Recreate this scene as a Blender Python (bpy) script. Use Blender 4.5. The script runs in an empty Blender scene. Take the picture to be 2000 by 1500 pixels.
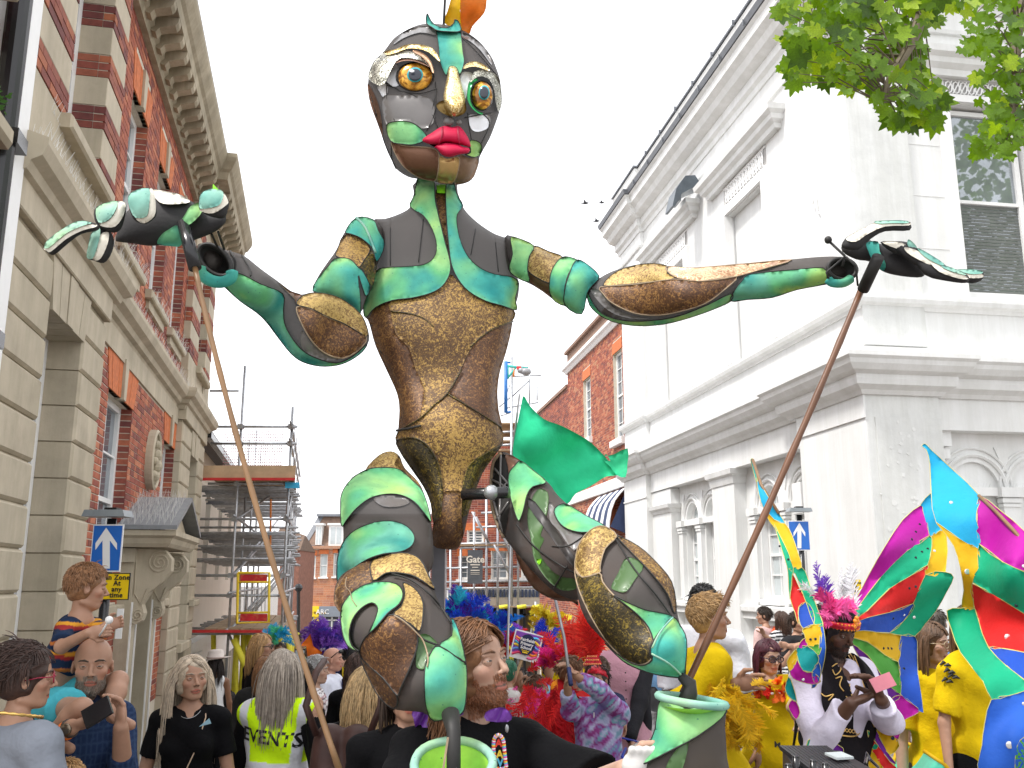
import bpy,math,random,mathutils
import numpy as np
from math import sin,cos,pi,radians
from mathutils import Vector,Matrix
from mathutils.geometry import delaunay_2d_cdt
random.seed(7)
rng=np.random.default_rng(7)
scene=bpy.context.scene
COL=scene.collection
CAM_H=2.0
PITCH=radians(12.0)
FPX=1800.0
cam_data=bpy.data.cameras.new("camera")
cam_data.sensor_width=36.0
cam_data.lens=36.0*FPX/2000.0
cam_data.clip_end=2000
camera=bpy.data.objects.new("camera",cam_data)
COL.objects.link(camera)
camera.location=(0,0,CAM_H)
camera.rotation_euler=(radians(90)+PITCH,0,0)
scene.camera=camera
SUN_ELEV=radians(58)
SUN_ROT=radians(-118)
world=bpy.data.worlds.new("World")
scene.world=world
world.use_nodes=True
nt=world.node_tree
nt.nodes.clear()
sky=nt.nodes.new("ShaderNodeTexSky")
sky.sky_type='NISHITA'
sky.sun_disc=False
sky.sun_elevation=SUN_ELEV
sky.sun_rotation=SUN_ROT
mixc=nt.nodes.new("ShaderNodeMix")
mixc.data_type='RGBA'
mixc.inputs[0].default_value=0.88
mixc.inputs[7].default_value=(10.6,10.6,10.8,1)
bg=nt.nodes.new("ShaderNodeBackground")
bg.inputs[1].default_value=0.09
wo=nt.nodes.new("ShaderNodeOutputWorld")
nt.links.new(sky.outputs[0],mixc.inputs[6])
nt.links.new(mixc.outputs[2],bg.inputs[0])
nt.links.new(bg.outputs[0],wo.inputs[0])
sd=bpy.data.lights.new("sun",'SUN')
sd.energy=1.9
sd.angle=radians(10)
sd.color=(1.0,0.965,0.92)
sun=bpy.data.objects.new("sun",sd)
COL.objects.link(sun)
_sd=Vector((sin(SUN_ROT)*cos(SUN_ELEV),cos(SUN_ROT)*cos(SUN_ELEV),sin(SUN_ELEV)))
sun.rotation_euler=(-_sd).to_track_quat('-Z','Y').to_euler()
sun.location=(0,0,30)
scene.view_settings.view_transform='Standard'
scene.view_settings.look='None'
scene.view_settings.exposure=1.1
scene.view_settings.gamma=1.0
scene.view_settings.use_curve_mapping=False
scene.render.engine='CYCLES'
scene.cycles.max_bounces=6
scene.cycles.diffuse_bounces=3
scene.cycles.glossy_bounces=3
scene.cycles.transparent_max_bounces=10
scene.cycles.use_denoising=True
CP,SP=cos(PITCH),sin(PITCH)
def at(px,py,Y):
 u=(px-1000.0)/FPX;v=(750.0-py)/FPX
 ry=CP-v*SP;rz=SP+v*CP
 k=Y/ry
 return(u*k,Y,CAM_H+rz*k)
def at_np(P,Y):
 u=(P[:,0]-1000.0)/FPX;v=(750.0-P[:,1])/FPX
 ry=CP-v*SP;rz=SP+v*CP
 k=Y/ry
 return np.stack([u*k,Y+0*k,CAM_H+rz*k],1)
def V(*a):return Vector(a)
def smooth01(t):
 t=min(1,max(0,t));return t*t*(3-2*t)
def ground_z(x,y):
 d=max(0.0,y-5.0)
 s=1-smooth01((x-2.0)/3.0)if y>0 else 1
 dd=d*0.07 if d<60 else 4.2
 return-dd*s
MATS={}
def _new(name):
 m=bpy.data.materials.new(name);m.use_nodes=True
 n=m.node_tree;n.nodes.clear()
 out=n.nodes.new("ShaderNodeOutputMaterial");b=n.nodes.new("ShaderNodeBsdfPrincipled")
 n.links.new(b.outputs[0],out.inputs[0])
 return m,n,b,out
def _coord(n,scale=1.0,kind=3):
 tc=n.nodes.new("ShaderNodeTexCoord");mp=n.nodes.new("ShaderNodeMapping")
 n.links.new(tc.outputs[kind],mp.inputs[0])
 if not hasattr(scale,'__len__'):scale=(scale,)*3
 mp.inputs[3].default_value=scale
 return mp.outputs[0]
def _noise(n,co,scale,detail=4,rough=0.6):
 t=n.nodes.new("ShaderNodeTexNoise");n.links.new(co,t.inputs['Vector'])
 t.inputs['Scale'].default_value=scale;t.inputs['Detail'].default_value=detail
 t.inputs['Roughness'].default_value=rough
 return t.outputs['Fac']
def _ramp(n,fac,stops):
 r=n.nodes.new("ShaderNodeValToRGB");n.links.new(fac,r.inputs[0])
 e=r.color_ramp.elements
 while len(e)<len(stops):e.new(0.5)
 for i,(p,c)in enumerate(stops):
  e[i].position=p;e[i].color=(c[0],c[1],c[2],1)if hasattr(c,'__len__')else(c,c,c,1)
 return r.outputs[0]
def _mix(n,fac,a,b,mode='MIX'):
 m=n.nodes.new("ShaderNodeMix");m.data_type='RGBA';m.blend_type=mode
 for v,i in((fac,0),(a,6),(b,7)):
  if hasattr(v,'is_linked')or hasattr(v,'links'):n.links.new(v,m.inputs[i])
  elif i==0:m.inputs[0].default_value=v
  else:m.inputs[i].default_value=(v[0],v[1],v[2],1)
 return m.outputs[2]
def _bump(n,b,h,strength,dist=0.01):
 bp=n.nodes.new("ShaderNodeBump");bp.inputs['Strength'].default_value=strength
 bp.inputs['Distance'].default_value=dist
 n.links.new(h,bp.inputs['Height']);n.links.new(bp.outputs[0],b.inputs['Normal'])
def mat(name,col=(.5,.5,.5),rough=.6,metal=0.,var=.18,vs=6.,bump=.15,bs=60.,bd=.004,spec=None,dirt=None,ds=1.2,attr=False,alpha=None,coat=0,trans=None,sheen=0,streak=0,objrand=0):
 """plain coloured surface with uneven tone, fine relief and optional dirt"""
 if name in MATS:return MATS[name]
 m,n,b,out=_new(name)
 co=_coord(n)
 if attr:
  a=n.nodes.new("ShaderNodeAttribute");a.attribute_name="Col";base=a.outputs[0]
 else:base=col
 f=_noise(n,co,vs,5)
 v=_ramp(n,f,[(0.3,1-var),(0.7,1+var)])
 c=_mix(n,1.0,base,v,'MULTIPLY')
 if streak:
  st=_noise(n,_coord(n,(2.2,2.2,.16)),1.6,6,.72)
  c=_mix(n,1.0,c,_ramp(n,st,[(0.42,(1-streak,1-streak,1-streak*1.15)),(0.62,1.0)]),'MULTIPLY')
 if objrand:
  oi=n.nodes.new("ShaderNodeObjectInfo");c=_mix(n,1.0,c,_ramp(n,oi.outputs['Random'],[(0.0,(1-objrand,1-objrand,1-objrand*1.3)),(1.0,1+objrand*.7)]),'MULTIPLY')
 if dirt:
  f2=_noise(n,co,ds,6,.7)
  k=_ramp(n,f2,[(0.5,0.0),(0.75,1.0)])
  mm=n.nodes.new("ShaderNodeMath");mm.operation='MULTIPLY';mm.inputs[1].default_value=dirt[1]
  n.links.new(k,mm.inputs[0])
  c=_mix(n,mm.outputs[0],c,dirt[0])
 n.links.new(c,b.inputs['Base Color'])
 b.inputs['Roughness'].default_value=rough;b.inputs['Metallic'].default_value=metal
 if spec is not None:b.inputs['Specular IOR Level'].default_value=spec
 if coat:b.inputs['Coat Weight'].default_value=coat
 if sheen:b.inputs['Sheen Weight'].default_value=sheen
 if alpha is not None:b.inputs['Alpha'].default_value=alpha
 if trans:
  tb=n.nodes.new("ShaderNodeBsdfTranslucent");ms=n.nodes.new("ShaderNodeMixShader")
  ms.inputs[0].default_value=trans
  n.links.new(c,tb.inputs[0]);n.links.new(b.outputs[0],ms.inputs[1]);n.links.new(tb.outputs[0],ms.inputs[2])
  n.links.new(ms.outputs[0],out.inputs[0])
 if bump:
  h=_noise(n,co,bs,4)
  _bump(n,b,h,bump,bd)
 MATS[name]=m
 return m
def mat_airbrush(name,stops,rough=.72,scale=3.0,seed=0.0):
 """sprayed foam cloth: big soft colour clouds and small dark specks"""
 m,n,b,out=_new(name)
 co=_coord(n)
 mp=n.nodes.new("ShaderNodeMapping");n.links.new(co,mp.inputs[0]);mp.inputs[1].default_value=(seed,seed*1.7,seed*.3)
 f=_noise(n,mp.outputs[0],scale,1.5,.5)
 c=_ramp(n,f,stops)
 vo=n.nodes.new("ShaderNodeTexVoronoi");n.links.new(mp.outputs[0],vo.inputs['Vector']);vo.inputs['Scale'].default_value=42
 vo.inputs['Randomness'].default_value=1.0
 k=_ramp(n,vo.outputs['Distance'],[(0.07,.8),(0.12,0.0)])
 c=_mix(n,k,c,(0.04,0.16,0.15))
 f2=_noise(n,mp.outputs[0],22,4)
 c=_mix(n,1.0,c,_ramp(n,f2,[(0.3,.86),(0.7,1.1)]),'MULTIPLY')
 n.links.new(c,b.inputs['Base Color']);b.inputs['Roughness'].default_value=rough
 b.inputs['Specular IOR Level'].default_value=.3
 _bump(n,b,_noise(n,co,38,5),.25,.006)
 MATS[name]=m
 return m
def mat_glitter(name,dark,mid,light,scale=46.,metal=.55,stretch=(1,1,1),rough=.33,bal=.5):
 """crackled metallic foil"""
 m,n,b,out=_new(name)
 co=_coord(n,stretch)
 w=n.nodes.new("ShaderNodeTexNoise");n.links.new(co,w.inputs['Vector']);w.inputs['Scale'].default_value=scale
 w.inputs['Detail'].default_value=3;w.inputs['Distortion'].default_value=1.6
 big=_noise(n,co,3.5,2)
 mm=n.nodes.new("ShaderNodeMath");mm.operation='MULTIPLY_ADD';n.links.new(big,mm.inputs[0]);mm.inputs[1].default_value=.55;mm.inputs[2].default_value=-.275
 ad=n.nodes.new("ShaderNodeMath");ad.operation='ADD';n.links.new(w.outputs['Fac'],ad.inputs[0]);n.links.new(mm.outputs[0],ad.inputs[1])
 c=_ramp(n,ad.outputs[0],[(bal-.16,dark),(bal,mid),(bal+.09,light),(bal+.17,(light[0]*1.25,light[1]*1.25,light[2]*1.2))])
 n.links.new(c,b.inputs['Base Color']);b.inputs['Metallic'].default_value=metal;b.inputs['Roughness'].default_value=rough
 _bump(n,b,w.outputs['Fac'],.5,.004)
 MATS[name]=m
 return m
def raw_mesh(name,verts,faces,mat_=None,smooth=False,cols=None,mats=None,midx=None):
 me=bpy.data.meshes.new(name)
 verts=np.asarray(verts,dtype=np.float32)
 if isinstance(faces,np.ndarray)and faces.ndim==2:
  nf,k=faces.shape
  me.vertices.add(len(verts));me.vertices.foreach_set("co",verts.ravel())
  me.loops.add(nf*k);me.loops.foreach_set("vertex_index",faces.astype(np.int32).ravel())
  me.polygons.add(nf)
  me.polygons.foreach_set("loop_start",(np.arange(nf)*k).astype(np.int32))
  me.polygons.foreach_set("loop_total",np.full(nf,k,np.int32))
  me.update(calc_edges=True)
 else:
  me.from_pydata(verts.tolist(),[],faces)
 if smooth:me.polygons.foreach_set("use_smooth",np.ones(len(me.polygons),bool))
 if cols is not None:
  a=me.color_attributes.new("Col",'FLOAT_COLOR','POINT')
  c=np.ones((len(verts),4),np.float32);c[:,:3]=cols
  a.data.foreach_set("color",c.ravel())
 if mats:
  for m_ in mats:me.materials.append(m_)
  if midx is not None:me.polygons.foreach_set("material_index",np.asarray(midx,np.int32))
 elif mat_:me.materials.append(mat_)
 me.update()
 return me
WL={}
def empty(name,loc,label=None,cat=None,group=None):
 o=bpy.data.objects.new(name,None);COL.objects.link(o);o.location=loc
 WL[o.name]=np.array(loc,float)
 o.empty_display_size=.1
 if label:o['label']=label
 if cat:o['category']=cat
 if group:o['group']=group
 return o
def tag(o,label=None,cat=None,group=None,kind=None):
 if label:o['label']=label
 if cat:o['category']=cat
 if group:o['group']=group
 if kind:o['kind']=kind
 return o
def add(name,verts,faces,m=None,parent=None,smooth=False,cols=None,mats=None,midx=None,kind=None):
 verts=np.asarray(verts,float)
 off=WL[parent.name]if parent is not None else(verts.min(0)+verts.max(0))/2
 if parent is None:off=np.array([off[0],off[1],verts[:,2].min()])
 me=raw_mesh(name,verts-off,faces,m,smooth,cols,mats,midx)
 o=bpy.data.objects.new(name,me);COL.objects.link(o)
 if parent is not None:o.parent=parent;WL[o.name]=WL[parent.name]
 else:o.location=off;WL[o.name]=off
 if kind:o['kind']=kind
 return o
def inst(name,me,loc,parent,rot=None):
 o=bpy.data.objects.new(name,me);COL.objects.link(o)
 o.parent=parent;o.location=np.asarray(loc)-WL[parent.name]
 if rot is not None:o.rotation_euler=rot
 return o
class MB:
 """collects simple solids into one mesh"""
 def __init__(s):s.v=[];s.f=[];s.c=[];s.col=None
 def _a(s,vs,fs):
  k=len(s.v);s.v+=[tuple(p)for p in vs];s.f+=[tuple(i+k for i in f)for f in fs]
  if s.col is not None:s.c+=[s.col]*len(vs)
 def hexa(s,p):
  s._a(p,[(3,2,1,0),(4,5,6,7),(0,1,5,4),(1,2,6,5),(2,3,7,6),(3,0,4,7)])
 def box(s,x0,x1,y0,y1,z0,z1):
  s.hexa([(x0,y0,z0),(x1,y0,z0),(x1,y1,z0),(x0,y1,z0),(x0,y0,z1),(x1,y0,z1),(x1,y1,z1),(x0,y1,z1)])
 def obox(s,c,ax,ay,az):
  c,ax,ay,az=map(Vector,(c,ax,ay,az))
  P=[c-ax-ay-az,c+ax-ay-az,c+ax+ay-az,c-ax+ay-az]
  s.hexa(P+[p+2*az for p in P])
 def tube(s,pts,r,n=8,caps=True):
  pts=[Vector(p)for p in pts];m=len(pts)
  rs=r if hasattr(r,'__len__')else[r]*m
  vs=[];prev=None
  for i,p in enumerate(pts):
   d=(pts[min(i+1,m-1)]-pts[max(i-1,0)])
   if d.length<1e-9:d=Vector((0,0,1))
   d.normalize()
   if prev is None:
    u=d.cross(Vector((0,0,1)))
    if u.length<1e-3:u=d.cross(Vector((1,0,0)))
   else:u=prev-d*prev.dot(d)
   if u.length<1e-6:u=d.orthogonal()
   u.normalize();prev=u;w=d.cross(u)
   for k in range(n):
    a=2*pi*k/n;vs.append(p+(u*cos(a)+w*sin(a))*rs[i])
  fs=[(i*n+k,i*n+(k+1)%n,(i+1)*n+(k+1)%n,(i+1)*n+k)for i in range(m-1)for k in range(n)]
  if caps:fs+=[tuple(range(n))[::-1],tuple((m-1)*n+k for k in range(n))]
  s._a(vs,fs)
 def ball(s,c,r,n=10,m=6,R=None):
  c=Vector(c);rr=r if hasattr(r,'__len__')else(r,r,r)
  vs=[Vector((0,0,-1))]
  for j in range(1,m):
   t=-pi/2+pi*j/m
   vs+=[Vector((cos(t)*cos(2*pi*k/n),cos(t)*sin(2*pi*k/n),sin(t)))for k in range(n)]
  vs.append(Vector((0,0,1)))
  vs=[Vector((p[0]*rr[0],p[1]*rr[1],p[2]*rr[2]))for p in vs]
  if R is not None:vs=[R@p for p in vs]
  fs=[(0,1+(k+1)%n,1+k)for k in range(n)]
  for j in range(m-2):
   fs+=[(1+j*n+k,1+j*n+(k+1)%n,1+(j+1)*n+(k+1)%n,1+(j+1)*n+k)for k in range(n)]
  l=len(vs)-1;b0=1+(m-2)*n
  fs+=[(l,b0+k,b0+(k+1)%n)for k in range(n)]
  s._a([p+c for p in vs],fs)
 def build(s,name,m,parent=None,smooth=False,kind=None):
  if not s.v:return None
  return add(name,s.v,s.f,m,parent,smooth,cols=(np.array(s.c)if s.c else None),kind=kind)
def in_poly(P,poly):
 P=np.asarray(P,float);poly=np.asarray(poly,float)
 x,y=P[:,0],P[:,1];c=np.zeros(len(P),bool)
 x0,y0=poly[:,0],poly[:,1];x1,y1=np.roll(x0,-1),np.roll(y0,-1)
 for a,b,d,e in zip(x0,y0,x1,y1):
  if b==e:continue
  k=((b>y)!=(e>y))&(x<(d-a)*(y-b)/(e-b)+a)
  c^=k
 return c
def triangulate(outer,holes=(),step=None,inner=None):
 """triangles filling outer minus holes, with optional interior points every step"""
 outer=np.asarray(outer,float);pts=[tuple(p)for p in outer];edges=[(i,(i+1)%len(outer))for i in range(len(outer))]
 for h in holes:
  k=len(pts);pts+=[tuple(p)for p in h];edges+=[(k+i,k+(i+1)%len(h))for i in range(len(h))]
 if step:
  lo,hi=outer.min(0),outer.max(0)
  gx=np.arange(lo[0]+step*.5,hi[0],step);gy=np.arange(lo[1]+step*.5,hi[1],step*.866)
  G=np.array([(x+(step/2 if j%2 else 0),y)for j,y in enumerate(gy)for x in gx])
  if len(G):
   G=G[in_poly(G,outer)]
   for h in holes:G=G[~in_poly(G,h)]
  if len(G):
   B=np.asarray(pts)
   d=np.sqrt(((G[:,None,:]-B[None])**2).sum(2)).min(1)
   G=G[d>step*.55];pts+=[tuple(g)for g in G]
 v,e,f,*_=delaunay_2d_cdt([Vector(p)for p in pts],edges,[],0,1e-6)
 v=np.array([tuple(p)for p in v]);f=np.array([t for t in f if len(t)==3])
 cen=v[f].mean(1);ok=in_poly(cen,outer)
 for h in holes:ok&=~in_poly(cen,h)
 f=f[ok]
 a=(v[f[:,1],0]-v[f[:,0],0])*(v[f[:,2],1]-v[f[:,0],1])-(v[f[:,1],1]-v[f[:,0],1])*(v[f[:,2],0]-v[f[:,0],0])
 f[a<0]=f[a<0][:,::-1]
 f=f[np.abs(a)>1e-9]
 return v,f
def boundary_edges(f):
 d={}
 for t in f:
  for i in range(3):
   a,b=int(t[i]),int(t[(i+1)%3])
   if(b,a)in d:del d[(b,a)]
   else:d[(a,b)]=1
 return list(d)
def text_mesh(body,size,bold=0.0,align='CENTER',spacing=1.0,extrude=0.001,resolution=2):
 cu=bpy.data.curves.new("lettering",'FONT');cu.body=body;cu.size=size;cu.align_x=align;cu.align_y='CENTER'
 cu.offset=bold;cu.space_character=spacing;cu.extrude=extrude;cu.resolution_u=resolution
 o=bpy.data.objects.new("lettering",cu);COL.objects.link(o)
 dg=bpy.context.evaluated_depsgraph_get();me=bpy.data.meshes.new_from_object(o.evaluated_get(dg))
 v=np.array([tuple(p.co)for p in me.vertices]);f=[tuple(p.vertices)for p in me.polygons]
 bpy.data.objects.remove(o);bpy.data.curves.remove(cu);bpy.data.meshes.remove(me)
 return v,f
def place_text(body,size,origin,ux,uy,m,parent,name="lettering",**k):
 """lettering lying in the plane of ux, uy through origin"""
 v,f=text_mesh(body,size,**k)
 if len(v)==0:return
 ux=Vector(ux).normalized();uy=Vector(uy).normalized();n=ux.cross(uy)
 o=Vector(origin)
 W=[o+ux*p[0]+uy*p[1]+n*p[2]for p in v]
 return add(name,W,f,m,parent)
class Facade:
 def __init__(s,O,A,N):s.O=np.array(O,float);s.A=np.array(A,float);s.N=np.array(N,float)
 def P(s,a,d,z):
  p=s.O+s.A*a+s.N*d
  return(p[0],p[1],z)
 def box(s,mb,s0,s1,d0,d1,z0,z1):
  c=[(s0,d0),(s1,d0),(s1,d1),(s0,d1)]
  mb.hexa([s.P(a,d,z0)for a,d in c]+[s.P(a,d,z1)for a,d in c])
 def chamfer(s,mb,s0,s1,d0,d1,z0,z1,c=.012):
  k=[(s0,s1,d0,z0,z1),(s0,s1,d1-c,z0,z1),(s0+c,s1-c,d1,z0+c,z1-c)]
  vs=[]
  for a0,a1,d,b0,b1 in k:vs+=[s.P(a0,d,b0),s.P(a1,d,b0),s.P(a1,d,b1),s.P(a0,d,b1)]
  fs=[(0,3,2,1),(8,9,10,11)]
  for l in(0,4):
   fs+=[(l+i,l+(i+1)%4,l+4+(i+1)%4,l+4+i)for i in range(4)]
  mb._a(vs,fs)
 def panel(s,mb,outer,holes,d,depth):
  """flat wall with openings whose reveals run back by depth"""
  v,f=triangulate(outer,holes)
  mb._a([s.P(p[0],d,p[1])for p in v],[tuple(t)for t in f])
  for h in holes:
   n=len(h)
   mb._a([s.P(p[0],d,p[1])for p in h]+[s.P(p[0],d-depth,p[1])for p in h],[(i,(i+1)%n,n+(i+1)%n,n+i)for i in range(n)])
 def prism(s,mb,poly,d0,d1):
  v,f=triangulate(poly)
  k=len(v)
  mb._a([s.P(p[0],d1,p[1])for p in v]+[s.P(p[0],d0,p[1])for p in v],[tuple(t)for t in f]+[tuple(k+i for i in t[::-1])for t in f]+[(a,b,k+b,k+a)for a,b in boundary_edges(f)])
def rect(a,b,c,d):return[(a,c),(b,c),(b,d),(a,d)]
def arch(sc,r,z0,zs,n=14):
 return[(sc-r,z0),(sc+r,z0),(sc+r,zs)]+[(sc+r*cos(t),zs+r*sin(t))for t in np.linspace(0,pi,n+1)[1:-1]]+[(sc-r,zs)]
def sweep(mb,path,prof,side=1,caps=True):
 """moulding: profile (out, z) carried along a plan path, mitred"""
 path=[np.array(p,float)for p in path];m=len(path);vs=[]
 for i,p in enumerate(path):
  ns=[]
  if i>0:t=path[i]-path[i-1];t/=np.hypot(*t);ns.append(np.array([t[1],-t[0]])*side)
  if i<m-1:t=path[i+1]-path[i];t/=np.hypot(*t);ns.append(np.array([t[1],-t[0]])*side)
  if len(ns)==2:
   b=ns[0]+ns[1];b=b/(b@b)*2
  else:b=ns[0]
  for o,z in prof:q=p+b*o;vs.append((q[0],q[1],z))
 k=len(prof)
 fs=[(i*k+j,(i+1)*k+j,(i+1)*k+j+1,i*k+j+1)for i in range(m-1)for j in range(k-1)]
 fs+=[(i*k+k-1,(i+1)*k+k-1,(i+1)*k,i*k)for i in range(m-1)]
 if caps:fs+=[tuple(range(k)),tuple((m-1)*k+j for j in range(k))[::-1]]
 mb._a(vs,fs)
M_brick=mat('brick_red',rough=.8,var=.22,vs=14,bump=.35,bs=120,bd=.004,attr=True)
M_mortar=mat('mortar',(.60,.54,.44),.9,var=.12,bump=.3,bs=90)
M_stone=mat('bath_stone',(.50,.435,.33),.8,streak=.14,objrand=.07,var=.10,vs=3,bump=.25,bs=70,dirt=((.25,.21,.15),.45),ds=1.6)
M_stone_old=mat('weathered_stone',(.42,.36,.26),.85,streak=.25,var=.2,vs=4,bump=.4,bs=50,dirt=((.12,.10,.07),.6),ds=2.)
M_rubbed=mat('rubbed_orange_brick',(.55,.15,.045),.8,var=.2,vs=18,bump=.25,bs=100)
M_white=mat('white_paint',(.80,.80,.79),.45,var=.03,vs=5,bump=.05,bs=30,dirt=((.55,.55,.52),.25),ds=3)
M_stucco=mat('white_stucco',(.78,.785,.78),.62,streak=.10,var=.035,vs=2.0,bump=.28,bs=26,bd=.006,dirt=((.60,.61,.60),.35),ds=.9)
M_stucco_rough=mat('worn_stucco',(.72,.73,.72),.7,streak=.12,var=.05,vs=3,bump=.35,bs=9,bd=.012,dirt=((.52,.53,.52),.5),ds=2.6)
M_lead=mat('lead',(.16,.17,.19),.5,var=.15,bump=.1)
M_slate=mat('grey_slate',(.20,.21,.22),.55,var=.15,vs=9)
M_black=mat('black_paint',(.012,.012,.014),.25,var=.1,bump=.05)
M_dark=mat('dark_interior',(.02,.02,.022),.6,bump=0)
M_steel=mat('galvanised_tube',(.42,.43,.45),.42,metal=.75,var=.25,vs=12,bump=.1)
M_timber=mat('scaffold_board',(.36,.25,.15),.8,var=.25,vs=7,bump=.3,bs=40)
M_yellowfoam=mat('yellow_foam_sleeve',(.80,.72,.05),.6,var=.08)
M_glass=mat('window_glass',(.13,.155,.18),.04,var=.25,vs=1.6,bump=0,spec=.9)
M_glass_pale=mat('pale_window_glass',(.50,.55,.56),.06,var=.12,vs=2.2,bump=0,spec=.9)  # paler base colour than the other window glass
M_spike=mat('clear_spike',(.72,.72,.70),.3,bump=0)
BR_L=[(.32,.085,.045),(.38,.11,.055),(.27,.065,.04),(.46,.16,.08),(.20,.055,.04),(.35,.09,.045)]
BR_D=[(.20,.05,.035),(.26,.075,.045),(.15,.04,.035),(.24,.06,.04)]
BR_O=[(.44,.19,.10),(.50,.22,.12),(.36,.14,.08),(.42,.20,.13)]
def clip_span(a,b,z0,z1,holes):
 """parts of a..b free of rectangular holes at height z0..z1"""
 sp=[(a,b)]
 for h0,h1,g0,g1 in holes:
  if z1<=g0+1e-4 or z0>=g1-1e-4:continue
  ns=[]
  for p,q in sp:
   if q<=h0 or p>=h1:ns.append((p,q));continue
   if p<h0:ns.append((p,h0))
   if q>h1:ns.append((h1,q))
  sp=ns
 return sp
BRICK_ME={}
def bricks(fr,parent,s0,s1,z0,z1,holes=(),d=0.,pal=BR_L,single=0,proud=.007,z_at=None,course=.075,length=.225,stuffname='brickwork'):
 """courses of bricks proud of the mortar plane; the nearest `single` of them are objects, the rest one part"""
 r=random.Random(int((s0*31+z0*17)*100));L=[]
 k=0;z=z0
 while z<z1-.02:
  zt=min(z+course-.011,z1)
  x=s0-(.0 if k%2 else length/2)
  j=0
  while x<s1:
   w=length if(j+k)%3 else length/2
   for p,q in clip_span(max(x,s0)+.005,min(x+w,s1)-.005,z,zt,holes):
    if q-p>.02:L.append((p,q,z,zt,r.choice(pal)))
   x+=w;j+=1
  z+=course;k+=1
 far=MB()
 cnt=0
 for i,(p,q,a,b,c)in enumerate(sorted(L,key=lambda t:t[0]*1.0+abs(t[2]-(z_at or 3))*.3)if single else L):
  v=r.uniform(-.002,.003)
  if cnt<single:
   key=(round((q-p)/.01),pal[0],c,id(fr))
   if key not in BRICK_ME:
    mb=MB();mb.col=c;w=round((q-p)/.01)*.01
    O=fr.P(0,0,0)
    fr.chamfer(mb,0,w,-.01,proud,0,course-.011,.003)
    vv=np.array(mb.v)-np.array(O)
    BRICK_ME[key]=raw_mesh('brick',vv,mb.f,M_brick,cols=np.array(mb.c))
   o=inst('brick',BRICK_ME[key],fr.P(p,d+v,a),parent);cnt+=1
  else:
   far.col=c
   c0=[fr.P(p,d+proud+v,a),fr.P(q,d+proud+v,a),fr.P(q,d+proud+v,b),fr.P(p,d+proud+v,b)]
   c1=[fr.P(p,d-.004,a),fr.P(q,d-.004,a),fr.P(q,d-.004,b),fr.P(p,d-.004,b)]
   far._a(c0+c1,[(0,1,2,3),(0,4,5,1),(3,2,6,7),(0,3,7,4),(1,5,6,2)])
 far.build(stuffname,M_brick,parent,kind='stuff')
def sash(fr,parent,s0,s1,z0,z1,d,cols=2,rows=4,glass=None,thick=.05,name='window',fw=.07,arched=None,bar=.022,mid=True,m=None):
 """sash window: frame, bars, one object for each pane"""
 mb=MB();m=m or M_white
 fr.box(mb,s0,s0+fw,d-thick,d+.01,z0,z1);fr.box(mb,s1-fw,s1,d-thick,d+.01,z0,z1)
 fr.box(mb,s0+fw,s1-fw,d-thick,d+.008,z0,z0+fw);fr.box(mb,s0+fw,s1-fw,d-thick,d+.008,z1-fw*.8,z1)
 a0,a1,b0,b1=s0+fw,s1-fw,z0+fw,z1-fw*.8
 w=(a1-a0)/cols;h=(b1-b0)/rows
 for i in range(1,cols):fr.box(mb,a0+w*i-bar/2,a0+w*i+bar/2,d-thick*.8,d-.004,b0,b1)
 for j in range(1,rows):
  t=bar*(2.4 if(mid and j==rows//2)else 1)
  fr.box(mb,a0,a1,d-thick*.8,d-.002+(.012 if t>bar else 0),b0+h*j-t/2,b0+h*j+t/2)
 win=mb.build(name,m,parent)
 g=glass or M_glass
 pm=MB();fr.box(pm,0,w-.004,-.006,0,0,h-.004)
 O=np.array(fr.P(0,0,0));me=raw_mesh('pane',np.array(pm.v)-O,pm.f,g)
 for i in range(cols):
  for j in range(rows):inst('pane',me,fr.P(a0+w*i+.002,d-thick*.55,b0+h*j+.002),win)
 bk=MB();fr.box(bk,s0,s1,d-thick-.02,d-thick-.005,z0,z1);bk.build('window_backing',M_glass_pale if g is M_glass_pale else M_dark,win)  # backing sheet; its dark version stands for the unlit room
 return win
def spikes(fr,parent,s0,s1,d,z,rows=2,step=.09,h=.12,name='bird_spikes'):
 mb=MB();r=random.Random(int(s0*100)+int(z*50));x=s0
 while x<s1:
  for j in range(rows):
   a=r.uniform(-.05,.05);b=r.uniform(-.03,.07)
   mb.tube([fr.P(x,d-j*.05,z),fr.P(x+a,d-j*.05+b,z+h)],[.0018,.0012],3,False)
  x+=step*r.uniform(.6,1.1)
 return mb.build(name,M_spike,parent,kind='stuff')
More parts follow.
